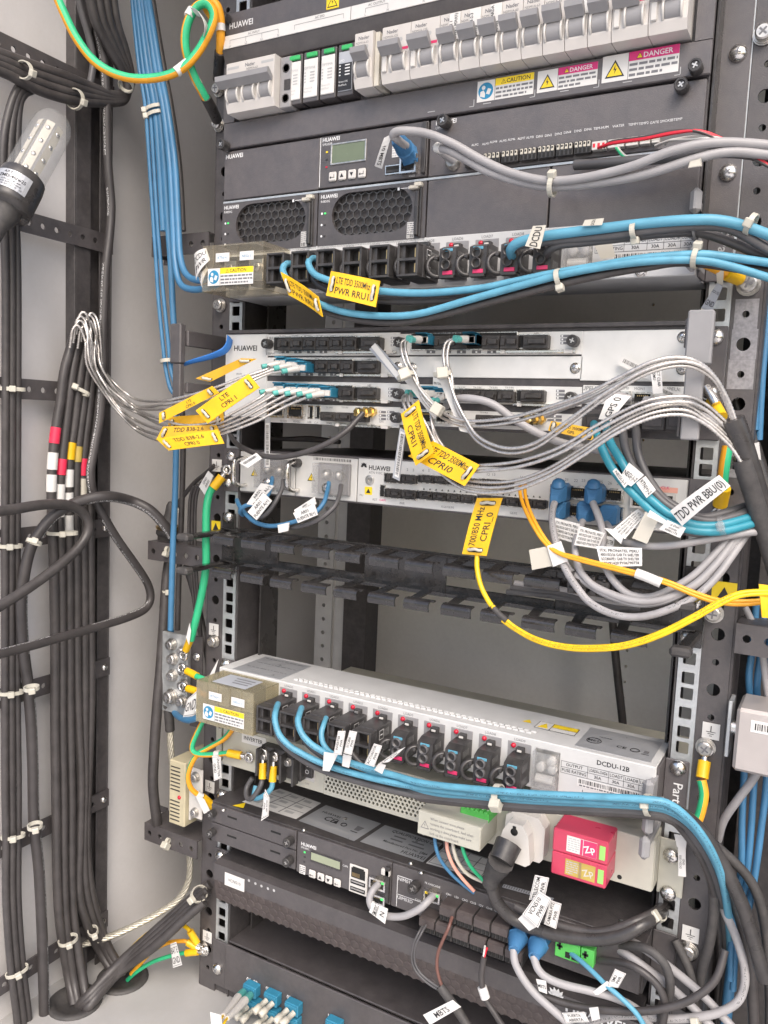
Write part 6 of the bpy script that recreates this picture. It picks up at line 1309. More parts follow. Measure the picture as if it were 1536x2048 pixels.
# black jackets that swallow the conduits on the right
cable('feeder_jacket', [(1466, 838, -62), (1480, 875, -58), (1500, 940, -50), (1518, 1000, -40), (1545, 1090, -30), (1575, 1190, -20)], 15, 'black_gloss', 'glossy black jacket taking the upper steel-clad leads down the right side', 'black jackets at the right', n=14)
cable('feeder_jacket', [(1484, 920, -58), (1496, 960, -54), (1512, 1010, -46), (1540, 1100, -36), (1570, 1200, -28)], 13, 'rubber', 'matt black jacket taking the lower steel-clad leads down the right side', 'black jackets at the right', n=14)
for k in range(2): cable('feeder_jacket', [(1470+26*k, 800+60*k, 20), (1500+20*k, 900+40*k, 22), (1540+10*k, 1040, 24), (1570, 1130, 24)], 12, 'black_gloss', 'black cable hidden '+('behind' if k else 'closest behind')+' the right jackets', 'black jackets at the right')
# ---- grey network cables at the top
o = cable('network_cable', [(812, 292, -52), (796, 280, -66), (786, 270, -72), (800, 262, -74), (850, 266, -72), (905, 287, -68), (960, 318, -64), (1020, 345, -62), (1090, 361, -62), (1160, 357, -64), (1260, 334, -66), (1340, 303, -66), (1420, 286, -60), (1500, 287, -50), (1580, 296, -40)], 6.6, 'grey_cable', 'grey network cable from the blue boot of the top controller', 'grey cables across the top shelf', n=12)
b = MB(); A_ = P(816, 306, YF-8); B2 = P(793, 277, YF-34); b.tube([A_+V((0, 6, -2)), A_, A_.lerp(B2, .5), B2], lambda u: 9.5-3.4*u, 'blue_boot', 4, 4); b.tube([A_.lerp(B2, .3), B2], lambda u: 8.2-3.6*u, 'blue_boot', 10, 0, rib=(3.0, .86)); b.build('boot', o)
o = cable('network_cable', [(908, 322, -36), (885, 306, -48), (872, 296, -58), (895, 300, -64), (930, 318, -62), (975, 343, -60), (1040, 364, -58), (1105, 374, -58), (1190, 367, -60), (1290, 349, -62), (1390, 318, -60), (1460, 304, -54), (1540, 310, -44), (1600, 318, -38)], 6.6, 'grey_cable', 'grey cable with a white sleeve joining the blue-boot cable', 'grey cables across the top shelf', n=12)
sleeve(o, [(874, 295, -60), (884, 297, -62)], 8.2, 'paper')
b = MB(); q = P(905, 325, -34); b.lathe((q.x, q.y-4, q.z), (0, 1, 0), [(0, 4), (2, 6), (10, 6.5), (12, 5)], 'steel_dull', 12); b.build('plug', o)
cable('sensor_cable', [(1150, 330, -40), (1220, 326, -44), (1310, 318, -48), (1400, 308, -50), (1470, 305, -46), (1560, 318, -36)], 8, 'dark_grey_cable', 'dark sensor cable between the two grey cables at the shelf end')
for k in range(3): cable('sensor_wire', [(1196+6*k, 296-k, -38), (1225, 287-2*k, -46), (1290, 278-2*k, -54), (1350, 266-2*k, -58), (1400, 262+k, -58), (1450, 280+4*k, -52), (1500, 306+4*k, -46), (1560, 345, -40)], 2.2, ('red_wire', 'red_wire', 'black_cable')[k], ('lower red', 'upper red', 'black')[k]+' sensor wire leaving the white sockets', 'sensor wires at the top shelf', n=6, cat='wire')
for k, (m, q) in enumerate((('white_plastic', 272), ('paper', 277))): cable('sensor_wire', [(1310+20*k, 292-3*k, -40), (1340, 281, -48), (1380, q+2, -54), (1415, q, -56), (1460, q+10, -52)], 2.0, m, ('white', 'pale')[k]+' sensor wire beside the red ones', 'sensor wires at the top shelf', n=6, cat='wire')
for k, m in enumerate(('green_wire', 'white_plastic')): cable('sensor_wire', [(1232+4*k, 296, -37), (1238+4*k, 304, -42), (1246+5*k, 312, -44), (1262+3*k, 319, -44)], 1.9, m, ('green', 'short white')[k]+' clipped sensor wire under the white sockets', 'sensor wires at the top shelf', n=6, cat='wire')
# ---- blue power cables of the upper fuse box
cable('power_cable', [(640, 520, -58), (624, 517, -66), (617, 527, -72), (626, 545, -76), (645, 556, -78), (700, 573, -80), (760, 582, -80), (850, 586, -78), (957, 577, -74), (1015, 566, -72), (1100, 548, -70), (1200, 531, -68), (1290, 516, -66), (1392, 509, -62), (1450, 513, -54), (1600, 535, -30)], 5.8, 'cyan_print', 'sky blue power cable with the flat yellow tag, from the upper fuse box', 'blue power cables of the upper fuse box', n=12)
cable('power_cable', [(590, 530, -58), (572, 528, -68), (566, 542, -74), (580, 566, -78), (610, 592, -80), (650, 612, -82), (700, 626, -82), (770, 632, -82), (840, 627, -80), (934, 601, -78), (1027, 575, -76), (1121, 550, -74), (1210, 533, -72), (1300, 522, -68), (1392, 520, -62), (1459, 532, -52), (1600, 575, -30)], 5.8, 'cyan_print', 'sky blue power cable with the tilted yellow tag, sagging lowest', 'blue power cables of the upper fuse box', n=12)
cable('power_cable', [(650, 540, -56), (622, 540, -64), (640, 572, -70), (700, 592, -72), (790, 603, -72), (880, 602, -70), (960, 594, -68), (1050, 574, -66), (1150, 556, -64), (1260, 535, -60), (1392, 520, -52), (1600, 555, -24)], 6.0, 'black_cable', 'black power cable behind the flat yellow tag', 'black power cables of the upper fuse box')
cable('power_cable', [(575, 548, -62), (600, 590, -70), (650, 622, -74), (720, 640, -76), (800, 644, -76), (890, 628, -74), (980, 604, -72), (1080, 579, -70), (1180, 555, -68), (1290, 535, -62), (1392, 526, -54), (1600, 560, -20)], 6.0, 'black_cable', 'black power cable following under the lowest blue cable', 'black power cables of the upper fuse box')
cable('power_cable', [(1024, 512, -56), (1022, 498, -66), (1040, 484, -70), (1090, 472, -70), (1180, 460, -70), (1290, 447, -68), (1380, 440, -66), (1440, 441, -60), (1500, 456, -50), (1600, 495, -36)], 7.4, 'cyan_wire', 'teal blue power cable arching over the rake pegs, upper fuse box', 'blue power cables of the upper fuse box', n=12)
cable('power_cable', [(1028, 516, -52), (1026, 500, -62), (1050, 488, -66), (1120, 481, -66), (1220, 472, -66), (1330, 458, -64), (1400, 452, -60), (1460, 458, -52), (1520, 490, -42), (1600, 540, -30)], 6.6, 'dark_grey_cable', 'charcoal cable under the teal one, upper fuse box', 'black power cables of the upper fuse box')
cable('power_cable', [(1094, 520, -50), (1098, 502, -60), (1120, 490, -64), (1170, 484, -64), (1260, 474, -62), (1340, 466, -58), (1420, 470, -48), (1540, 520, -30)], 6.6, 'dark_grey_cable', 'charcoal cable leaving the last fuse holder, upper fuse box', 'black power cables of the upper fuse box')
# blue supply cables into the clear cover
G5 = 'blue cables hanging beside the left post'
blu = [((262, -30), (268, 40), (279, 140), (291, 215), (299, 330), (308, 462), (312, 520), (317, 600), (326, 690), (331, 735), (340, 775), (350, 790)), ((268, -30), (275, 40), (287, 140), (300, 215), (308, 330), (316, 462), (321, 520), (328, 600), (337, 690), (341, 735), (350, 770)), ((275, -30), (283, 40), (296, 140), (310, 215), (319, 330), (327, 462)), ((281, -30), (290, 40), (304, 140), (318, 215), (329, 330), (337, 462), (341, 520), (346, 620), (350, 700), (351, 800), (352, 900), (350, 1000), (347, 1060), (344, 1150), (341, 1260)),
       ((287, -30), (297, 40), (312, 140), (327, 215), (340, 330), (347, 462), (350, 520), (360, 566), (385, 579), (420, 574), (450, 560)), ((292, -30), (304, 40), (320, 140), (335, 215), (350, 330), (357, 462), (360, 510), (370, 545), (392, 560), (425, 556), (455, 540)), ((300, -30), (311, 40), (328, 140), (342, 215), (358, 330), (366, 462))]
nm = ('thin outermost', 'thin second', 'third', 'fourth, running down to the earth bar,', 'fifth, curving into the clear cover,', 'sixth, curving tightly into the clear cover,', 'last and darkest')
for k, pts in enumerate(blu): cable('blue_cable', list(pts), 4.2 if k < 2 else 6.6, 'blue_wire' if k < 6 else 'black_cable', nm[k]+' cable of the blue bundle beside the left post', G5, (-30+2*k, (-30+2*k) if k not in (4, 5) else -60), n=10)
cable('black_cable', [(352, 690, 10), (358, 760, 10), (366, 860, 10), (364, 1000, 8), (358, 1150, 8), (355, 1260, 8)], 6.5, 'black_cable', 'thin black cable running down beside the fourth blue cable')
# ---- earth wires, top
ey = dict(m2='orange_stripe', n=14)
o = cable('earth_cable', [(100, -40, -128), (125, 20, -122), (155, 80, -114), (195, 128, -104), (250, 154, -92), (310, 156, -80), (360, 140, -70), (395, 105, -62), (420, 60, -58), (428, 30, -56), (415, 8, -58), (393, 14, -62), (374, 50, -66), (371, 95, -64), (385, 145, -56), (405, 185, -44), (414, 200, -38)], 8.2, 'green_wire', 'green and yellow earth cable sweeping in a loop to the lower post bolt', 'green and yellow earth cables', cat='earth cable', **ey)
sleeve(o, [(412, 196, -40), (424, 218, -28), (434, 240, -14)], 10.5, 'black_gloss', 'heat_shrink'); sleeve(o, [(352, 145, -72), (376, 126, -65)], 9.6, 'paper'); sleeve(o, [(390, 158, -52), (397, 170, -48)], 9.4, 'paper_cream'); sleeve(o, [(385, 20, -63), (377, 34, -66)], 9.6, 'paper')
o = cable('earth_cable', [(425, 35, -48), (412, 12, -52), (420, 2, -52), (434, 12, -50), (441, 40, -46), (441, 80, -42), (440, 108, -36)], 8.2, 'orange_stripe', 'short orange earth cable dropping to the upper post bolt', 'green and yellow earth cables', cat='earth cable', n=14)
sleeve(o, [(440, 104, -38), (438, 130, -28), (436, 158, -14)], 10.5, 'black_gloss', 'heat_shrink'); sleeve(o, [(440, 48, -46), (441, 62, -45)], 9.4, 'paper')
b = MB(); A_ = P(400, 25, -66); w_ = [P(388, 24, -66), P(402, 30, -68), P(412, 50, -66), P(410, 68, -62)]; b.tube(w_, 6, 'paper', 8, 5, flat=.08); tag(b.build('wire_flag'), 'crumpled white paper flag in the earth cable loop', 'label')
# ---- power leads of the router
o = cable('power_lead', [(545, 955, -16), (541, 975, -24), (534, 992, -34), (515, 1006, -44), (495, 1010, -48), (484, 1016, -48), (480, 1024, -44), (486, 1030, -36)], 4.4, 'blue_wire', 'blue lead from the left router power module', 'power leads of the router')
o = cable('power_lead', [(658, 965, -16), (654, 985, -24), (646, 1008, -34), (622, 1031, -42), (575, 1047, -46), (540, 1052, -46), (510, 1044, -44), (490, 1026, -40), (478, 1010, -36), (474, 1000, -30)], 4.4, 'blue_wire', 'long blue lead drooping from the right router power module', 'power leads of the router')
cable('power_lead', [(567, 960, -16), (563, 980, -24), (552, 1002, -32), (540, 1020, -36), (525, 1034, -38), (500, 1040, -36)], 4.4, 'dark_grey_cable', 'charcoal lead from the left router power module', 'power leads of the router')
cable('power_lead', [(682, 970, -16), (679, 990, -24), (668, 1014, -34), (640, 1038, -42), (612, 1050, -44), (588, 1055, -42), (560, 1050, -34)], 4.4, 'dark_grey_cable', 'charcoal lead from the right router power module', 'power leads of the router')
cable('antenna_cable', [(726, 826, -52), (712, 842, -58), (690, 864, -66), (650, 889, -74), (605, 906, -78), (560, 914, -78), (524, 911, -74), (495, 900, -62), (474, 888, -40), (462, 872, -14), (458, 862, 10)], 5.0, 'black_cable', 'black antenna cable curving from the gold plug', None, n=12)
for k in range(2): cable('black_cable', [(468+14*k, 862, 30), (500, 876-5*k, 34), (560, 878, 36), (620, 880-4*k, 38), (680, 884, 40)], 4.5, 'black_cable', ('lower' if k else 'upper')+' thin black cable lying under the baseband unit', 'thin cables under the baseband unit')
# ---- DC feed of the baseband unit: teal and charcoal
G6 = 'feed cables of the baseband unit'
te = [('teal_wire', 'left teal', [(1188, 848, -36), (1192, 866, -52), (1204, 896, -62), (1222, 932, -66), (1251, 971, -68), (1282, 1002, -68), (1308, 1026, -68), (1334, 1043, -68), (1376, 1058, -66), (1420, 1063, -62), (1465, 1058, -54), (1560, 1030, -30)]), ('teal_wire', 'right teal', [(1212, 846, -36), (1214, 864, -50), (1222, 888, -60), (1241, 919, -66), (1267, 964, -68), (1298, 995, -68), (1334, 1025, -68), (1373, 1045, -66), (1412, 1052, -62), (1460, 1046, -54), (1560, 1015, -28)]),
      ('dark_grey_cable', 'left charcoal', [(1246, 858, -36), (1247, 876, -50), (1252, 900, -58), (1264, 930, -62), (1284, 958, -64), (1308, 986, -64), (1334, 1010, -64), (1373, 1032, -62), (1420, 1042, -58), (1465, 1034, -50), (1560, 1000, -24)]), ('dark_grey_cable', 'right charcoal', [(1272, 858, -36), (1273, 876, -50), (1276, 905, -58), (1288, 940, -60), (1304, 968, -60), (1328, 998, -60), (1373, 1024, -58), (1420, 1034, -52), (1560, 990, -20)])]
for m, nm_, pts in te: cable('feed_cable', pts, 6.4, m, nm_+' feed cable bending under the long text flag', G6, n=12)
# ---- network cables of the router
G7 = 'grey network cables of the router'
nt_ = [('first upper jack', (1121, 985), [(1109, 1006, -36), (1104, 1030, -46), (1107, 1065, -54), (1116, 1100, -60), (1132, 1140, -66), (1152, 1172, -70), (1180, 1205, -72), (1225, 1228, -74), (1275, 1234, -74), (1330, 1222, -72), (1390, 1193, -66), (1432, 1155, -58), (1465, 1110, -48), (1500, 1060, -36), (1550, 1000, -24)]), ('first lower jack', (1119, 1018), [(1113, 1040, -34), (1112, 1070, -46), (1122, 1110, -54), (1140, 1140, -60), (1170, 1164, -64), (1220, 1192, -68), (1280, 1208, -68), (1340, 1198, -66), (1398, 1165, -60), (1436, 1125, -52), (1470, 1085, -44), (1530, 1020, -30)]),
       ('middle lower jack', (1174, 1022), [(1166, 1042, -36), (1156, 1066, -46), (1150, 1100, -56), (1157, 1135, -62), (1175, 1160, -66), (1200, 1178, -68), (1260, 1200, -70), (1320, 1200, -68), (1385, 1172, -62), (1432, 1128, -54), (1475, 1070, -42), (1530, 1000, -28)]), ('middle upper jack', (1190, 987), [(1186, 1006, -36), (1198, 1036, -48), (1206, 1070, -56), (1205, 1105, -60), (1212, 1135, -64), (1230, 1165, -66), (1262, 1190, -66), (1310, 1192, -64), (1380, 1156, -58), (1430, 1108, -50), (1480, 1050, -38), (1530, 990, -26)]),
       ('last lower jack', (1219, 1030), [(1213, 1048, -36), (1222, 1060, -48), (1246, 1082, -58), (1290, 1092, -62), (1350, 1090, -62), (1420, 1078, -56), (1490, 1066, -46), (1570, 1058, -34)])]
for k, (nm_, hd, pts) in enumerate(nt_):
    o = cable('network_cable', pts, 5.6, 'grey_print' if k in (0,) else 'grey_cable', 'grey network cable from the blue boot in the '+nm_+' of the router', G7, n=12)
    q = P(hd[0], hd[1], YA-14); e = P(*pts[0]); b = MB(); b.box(-7, 7, -8, 8, -8, 8, 'blue_boot', 2.2)
    for j in range(6): r_ = 6.2-j*.55; b.box(-r_, r_, -9-j*2.2, -7.4-j*2.2, -r_, r_, 'blue_boot', 1.4)
    if k in (0, 3): b.lathe((0, -7, 7), (0, -.2, 1), [(0, 6), (3, 5), (4.6, 2.5), (5, .2)], 'blue_boot', 12)
    dv = (e-q); sh = V((dv.x/18.0, 0, dv.z/18.0)); b.xform(lambda p: q+V((p.x, p.y, p.z))+sh*max(0, -p.y-7)*.9); b.build('boot', o)
for k in range(3): cable('network_cable', [(1030-8*k, 1166+9*k, -14), (1070, 1172+8*k, -16), (1130, 1180+8*k, -20), (1200, 1200+6*k, -24), (1280, 1216, -24)], 5, 'dark_grey_cable' if k else 'grey_cable', ('top', 'middle', 'bottom')[k]+' grey cable lying inside the cable manager', 'cables inside the cable manager')
# ---- yellow fibres
for k in range(2): cable('fibre_cable', [(1042+9*k, 968, -16), (1040+10*k, 985, -30), (1048+9*k, 1014, -48), (1064+8*k, 1047, -58), (1085+7*k, 1080, -64), (1112+4*k, 1104, -68), (1150, 1118-4*k, -70), (1200, 1131-4*k, -72), (1265, 1148-5*k, -74), (1330, 1166-5*k, -72), (1390, 1191-6*k, -68), (1440, 1206-6*k, -62), (1500, 1208-6*k, -54), (1580, 1196, -46)], 3.0, 'amber_wire', ('lower' if k == 0 else 'upper')+' amber fibre cord with a white sleeve crossing the grey cables', 'amber fibre cords', cat='fibre cord', n=10)
o = cable('fibre_cable', [(955, 1100, -66), (954, 1135, -70), (962, 1172, -74), (978, 1204, -76), (988, 1216, -78)], 4.0, 'yellow_wire', 'yellow fibre cord hanging from the slanted tag, upper part', 'yellow fibre cord', cat='fibre cord', n=10)
sleeve(o, [(984, 1212, -77), (998, 1228, -78), (1014, 1242, -80)], 4.6, 'rubber', 'splitter')
for k in range(2): cable('fibre_cable', [(1008-3*k, 1236+5*k, -79), (1030, 1254+5*k, -81), (1070, 1276+5*k, -84), (1120, 1290+5*k, -86), (1180, 1294+6*k, -88), (1250, 1288+6*k, -88), (1320, 1265+7*k, -86), (1390, 1230+7*k, -82), (1440, 1202+7*k, -78), (1490, 1184+6*k, -72), (1580, 1182+5*k, -64)], 3.2, 'yellow_print', ('upper' if k == 0 else 'lower')+' strand of the yellow fibre cord sagging below the manager', 'yellow fibre cord', cat='fibre cord', n=10)
o = bpy.data.objects['fibre_cable']; sleeve(o, [(1272, 1146, -75), (1296, 1155, -75), (1322, 1166, -74)], 7.2, 'paper')
# ---- big gland, cables left of the post
t = thing('cable_gland', (-318, 10, 40), 'brass cable gland wrapped in black tape on the punched bracket', 'gland')
g0 = P(335, 1098, 12); b = MB(); b.lathe(g0, (0.05, 0, 1), [(0, 12), (14, 11.5), (16, 12.5), (17, 13.5), (21, 13.5), (23, 12)], 'rubber', 16); b.build('body', t)
b = MB(); b.lathe(g0+V((1, 0, 22)), (0.05, 0, 1), [(0, 12.2), (1, 14), (4, 14), (5, 12)], 'brass', 18); b.build('collar', t)
b = MB(); b.lathe(g0+V((1.4, 0, 26)), (.12, 0, 1), [(0, 11), (4, 8), (14, 6), (24, 5), (28, 3)], 'rubber', 14); b.build('taped_cone', t)
for k in range(2): cable('black_cable', [(347+3*k, 1030, 12), (356+4*k, 1005, 10), (385+3*k, 968, 4), (412+3*k, 945, -4), (428, 930+4*k, -8)], 3.6, 'black_cable', ('left' if k == 0 else 'right')+' thin black lead rising from the gland to the earth bolt', 'leads rising from the gland', cat='wire')
cable('black_cable', [(338, 1125, 10), (334, 1150, 8), (331, 1190, 4), (326, 1270, -2), (320, 1350, -10), (313, 1430, -16), (308, 1510, -18), (306, 1570, -16), (312, 1630, -8), (318, 1668, 2)], 11.5, 'black_cable', 'heavy black cable running from the gland down past the earth bar', None, n=14)
for k in range(3): cable('black_cable', [(402-7*k, 965+4*k, -6), (392-6*k, 1000, -2), (390-6*k, 1080, 0), (394-5*k, 1160, 4), (398-4*k, 1220, 8), (402, 1280, 12)], 3.4, 'black_cable', ('first', 'second', 'third')[k]+' thin black lead beside the green earth wire', 'thin leads beside the green wire', cat='wire')
cable('black_cable', [(372, 1130, 20), (392, 1200, 18), (412, 1290, 16), (420, 1360, 16)], 8, 'black_cable', 'black cable slanting behind the earth bar')
# ---- earth wires on the left
o = cable('earth_cable', [(424, 978, -16), (418, 990, -22), (413, 1020, -26), (412, 1080, -28), (412, 1130, -28), (405, 1180, -28), (394, 1230, -28), (384, 1270, -28), (381, 1280, -28)], 8.0, 'green_wire', 'green earth cable from the yellow lug down to the earth bar', 'green and yellow earth cables', cat='earth cable', n=14)
lug(o, (426, 976), (444, 953), -16, -10, 9.5); lug(o, (381, 1278), (372, 1300), -28, -24, 8)
o = cable('earth_cable', [(408, 1438, -30), (396, 1462, -36), (385, 1488, -38), (386, 1502, -38), (400, 1509, -38), (430, 1509, -36), (456, 1506, -34)], 5.6, 'green_wire', 'green and yellow earth cable bending to the inverter earth lug', 'green and yellow earth cables', cat='earth cable', m2='orange_stripe', n=12)
lug(o, (456, 1506), (482, 1511), -34, -30, 8.5); sleeve(o, [(430, 1508, -36), (440, 1507, -35)], 7, 'paper')
o = cable('earth_cable', [(470, 1450, -24), (450, 1476, -30), (420, 1494, -34), (396, 1508, -36), (382, 1530, -36), (376, 1555, -34), (382, 1576, -30), (394, 1588, -24)], 5.6, 'orange_stripe', 'orange and green earth cable curving past the ivory box', 'green and yellow earth cables', cat='earth cable', m2='green_wire', n=12)
lug(o, (404, 1594), (428, 1614), -18, -8, 9); sleeve(o, [(394, 1588, -24), (404, 1594, -20)], 7.4, 'paper')
o = cable('earth_cable', [(382, 1348, -26), (395, 1353, -28), (412, 1360, -28), (430, 1364, -20)], 6, 'green_wire', 'short green earth stub with a yellow lug on the earth bar', 'green and yellow earth cables', cat='earth cable'); lug(o, (394, 1352), (374, 1342), -27, -24, 8)
o = cable('earth_cable', [(385, 1380, -26), (400, 1385, -26), (414, 1392, -24)], 6, 'orange_stripe', 'short orange earth stub with a yellow lug under the green stub', 'green and yellow earth cables', cat='earth cable'); lug(o, (396, 1383), (376, 1377), -27, -24, 8)
cable('blue_cable', [(420, 1415, -40), (400, 1432, -42), (380, 1440, -38), (362, 1436, -26), (350, 1425, -10), (342, 1400, 4), (340, 1330, 12), (342, 1260, 14)], 7, 'blue_wire', 'blue cable curling from the lower clear cover behind the earth bar', 'blue cables hanging beside the left post')
# bottom left
for k, (m, pts, lb) in enumerate((('yellow_wire', [(240, 1920, -20), (280, 1880, -18), (312, 1856, -14), (340, 1846, -12), (368, 1852, -12), (380, 1862, -12)], 'yellow earth wire arching to the lowest left bolt'), ('amber_wire', [(262, 1948, -40), (280, 1928, -36), (305, 1902, -28), (335, 1886, -20), (366, 1882, -14), (374, 1884, -12)], 'orange earth wire rising from the grommet to the lowest left bolt'), ('green_wire', [(255, 1960, -40), (275, 1942, -38), (305, 1924, -30), (340, 1912, -22), (362, 1907, -16), (372, 1906, -14)], 'green earth wire rising from the grommet to the lowest left bolt'))):
    o = cable('earth_cable', pts, 4.6, m, lb, 'earth wires at the rack foot', cat='earth cable', n=12); lug(o, pts[-1][:2], ((394, 1886), (392, 1894), (396, 1903))[k], -13, -9, 8)
# twisted steel rope
c = spline(way([(340, 1452, 0), (341, 1490, 0), (347, 1550, 4), (360, 1620, 8), (374, 1680, 12), (380, 1725, 14), (376, 1765, 14), (355, 1800, 6), (310, 1830, -10), (255, 1858, -30), (205, 1878, -46), (150, 1892, -64), (110, 1905, -80), (82, 1935, -92), (65, 1980, -104), (52, 2030, -112), (45, 2080, -116)]), 10); c = resample(c, 3.0)
b = MB(); ns = 6; up = V((1, 0, 0))
cs = [[] for _ in range(ns)]
for k in range(len(c)):
    T = (c[min(k+1, len(c)-1)]-c[max(k-1, 0)]).normalized(); up = (up-T*up.dot(T)).normalized(); sd_ = T.cross(up)
    for j in range(ns): a = 2*math.pi*j/ns+k*3.0*2*math.pi/42; cs[j].append(c[k]+(up*math.cos(a)+sd_*math.sin(a))*2.5)
for j in range(ns): b.tube(cs[j], 1.45, 'rope_wire', 6, 0)
o = b.build('wire_rope'); tag(o, 'twisted bare steel rope winding down from the earth bar to the floor', 'wire rope')
sleeve(o, [(336, 1408, -8), (338, 1430, -4), (340, 1460, 0)], 11, 'rubber', 'heat_shrink')
# slanted black bundle into the floor
for k in range(4): 
    pts = [P(420-4*k, 1768+12*k, -2-6*k), P(380-3*k, 1800+12*k, -14-6*k), P(310, 1862+10*k, -36-4*k), P(235, 1930+6*k, -60)]+[PZ(178+4*k-(8 if k == 3 else 0), 1990+6*k, FZ+14-2*k), PZ(158+5*k, 2010+2*k, FZ+1)]
    b = MB(); b.tube(pts, 5.2, 'black_cable', 10, 6); tag(b.build('black_cable'), ('topmost', 'second', 'third', 'lowest')[k]+' cable of the slanting black bundle going into the floor', 'cable', 'slanting black bundle')
# ---- lower fuse box cables
G8 = 'blue cables of the lower fuse box'
tail = [(850, 1576, -72), (950, 1587, -74), (1060, 1596, -76), (1180, 1602, -76), (1290, 1608, -74), (1340, 1618, -68), (1385, 1650, -58), (1420, 1700, -48), (1444, 1760, -30), (1456, 1830, -4), (1460, 1900, 30), (1456, 1980, 60), (1450, 2080, 70)]
lo = [('cyan_wire', [(556, 1408, -56), (552, 1420, -68), (550, 1440, -76), (558, 1468, -80), (578, 1491, -80), (602, 1506, -78), (634, 1522, -76), (670, 1536, -74), (716, 1549, -72), (780, 1564, -72)], 0, 6.2, 'first fuse holder'), ('cyan_wire', [(603, 1416, -56), (599, 1428, -68), (596, 1444, -76), (603, 1466, -80), (620, 1486, -80), (646, 1503, -78), (681, 1519, -76), (728, 1534, -74), (790, 1551, -72)], -9, 6.2, 'second fuse holder')]
for m, pts, dy, dia, nm_ in lo: cable('power_cable', pts+[(x, y+dy*(1 if y < 1640 else .4), d_-(6 if dy else 0)) for x, y, d_ in tail], dia-.4, 'cyan_print', 'sky blue cable curving out of the '+nm_+' of the lower fuse box', G8, n=12)
cable('power_cable', [(652, 1436, -56), (648, 1448, -66), (643, 1468, -72), (648, 1490, -74), (668, 1510, -72), (720, 1534, -70)]+[(x, y+6, d_+6) for x, y, d_ in tail], 5.0, 'cyan_wire', 'thin blue cable from the third fuse holder of the lower fuse box', G8)
for k, (pts, dy) in enumerate((([(560, 1436, -58), (552, 1452, -66), (562, 1484, -70), (600, 1516, -70), (650, 1542, -68), (720, 1564, -68), (790, 1582, -68)], 17), ([(606, 1446, -58), (604, 1468, -66), (626, 1498, -70), (680, 1532, -68), (740, 1556, -66), (800, 1576, -64)], 11), ([(700, 1470, -58), (694, 1490, -66), (720, 1525, -68), (770, 1560, -66), (820, 1584, -64)], 22))):
    cable('power_cable', pts+[(x-(8+6*k if y > 1640 else 0), y+dy*(1 if y < 1640 else .5), d_+8) for x, y, d_ in tail], 6.0, 'dark_grey_cable' if k != 2 else 'black_cable', ('outer', 'inner', 'lowest')[k]+' charcoal cable under the blue ones of the lower fuse box', 'charcoal cables of the lower fuse box', n=12)
cable('power_cable', [(1240, 1618, -40), (1300, 1612, -50), (1350, 1622, -50), (1400, 1660, -44), (1440, 1720, -36), (1480, 1800, -28), (1500, 1860, -22), (1530, 1960, -16)], 11, 'black_gloss', 'thick glossy black cable bending down outside the blue ones')
# inverter leads
o = cable('inverter_lead', [(525, 1556, -40), (521, 1572, -44), (510, 1590, -46), (500, 1598, -44), (493, 1592, -40), (494, 1574, -34), (505, 1556, -30)], 5.2, 'dark_grey_cable', 'charcoal looped lead on the inverter terminal', 'leads of the inverter'); lug(o, (525, 1558), (526, 1526), -42, -38, 7.6)
o = cable('inverter_lead', [(545, 1562, -42), (543, 1576, -46), (532, 1588, -48), (518, 1596, -46), (508, 1594, -40), (512, 1572, -34)], 5.2, 'cyan_wire', 'blue lead on the inverter terminal', 'leads of the inverter'); lug(o, (545, 1564), (547, 1532), -42, -38, 7.6)
for k, (m, lb, pts) in enumerate((('blue_wire', 'blue', [(869, 1660, -50), (871, 1690, -52), (880, 1718, -50), (900, 1745, -44), (925, 1768, -38), (948, 1786, -34)]), ('pink_wire', 'pink', [(893, 1668, -50), (895, 1700, -52), (906, 1730, -48), (924, 1756, -42), (948, 1782, -36)]), ('paper_cream', 'cream', [(904, 1672, -50), (908, 1702, -52), (918, 1728, -48), (938, 1750, -42), (972, 1766, -36)]), ('green_wire', 'green', [(922, 1678, -50), (928, 1706, -52), (942, 1734, -48), (962, 1756, -42), (978, 1772, -38)]), ('black_cable', 'black', [(888, 1668, -44), (892, 1700, -46), (914, 1730, -42), (950, 1752, -36), (975, 1770, -32)]))):
    cable('control_wire', pts, 3.2 if k < 4 else 2.4, m, lb+' control wire hanging from the inverter cover board', 'control wires of the inverter', cat='wire', n=10)
# mains adapter and plug
t = thing('mains_adapter', (112, -40, -172), 'white mains adapter plugged into the beige inverter', 'adapter')
def prism_dir(b, poly, m, o_, d_, depth, bev=0): b.raw([o_+V((x, 0, z)) for x, z in poly]+[o_+V((x, 0, z))+d_*depth for x, z in poly], [tuple(range(len(poly))), tuple(range(2*len(poly)-1, len(poly)-1, -1))]+[(i, len(poly)+i, len(poly)+(i+1) % len(poly), (i+1) % len(poly)) for i in range(len(poly))], m)
c0 = V((118, YI, -147)); b = MB(); prism_dir(b, [(-17, -19), (16, -20), (19, -16), (19, 10), (13, 18), (-8, 19), (-15, 14)], 'white_plastic', c0+V((0, -.2, 0)), V((0, -1, 0)), 14); b.build('back_shell', t)
b = MB(); prism_dir(b, [(-17, -18), (9, -20), (13, -17), (10, 6), (5, 14), (-7, 14), (-12, 6)], 'white_plastic', c0+V((-1, -14.4, 0)), V((0, -1, 0)), 12); b.build('front_shell', t)
b = MB(); b.lathe((115, YI-26.5, -140), (0, -1, 0), [(0, 3.2), (.3, 3.2), (.3, .1)], 'dark_void', 12); b.box(113.6, 116.4, YI-27, YI-26.5, -139, -135, 'dark_void'); b.build('earth_hole', t)
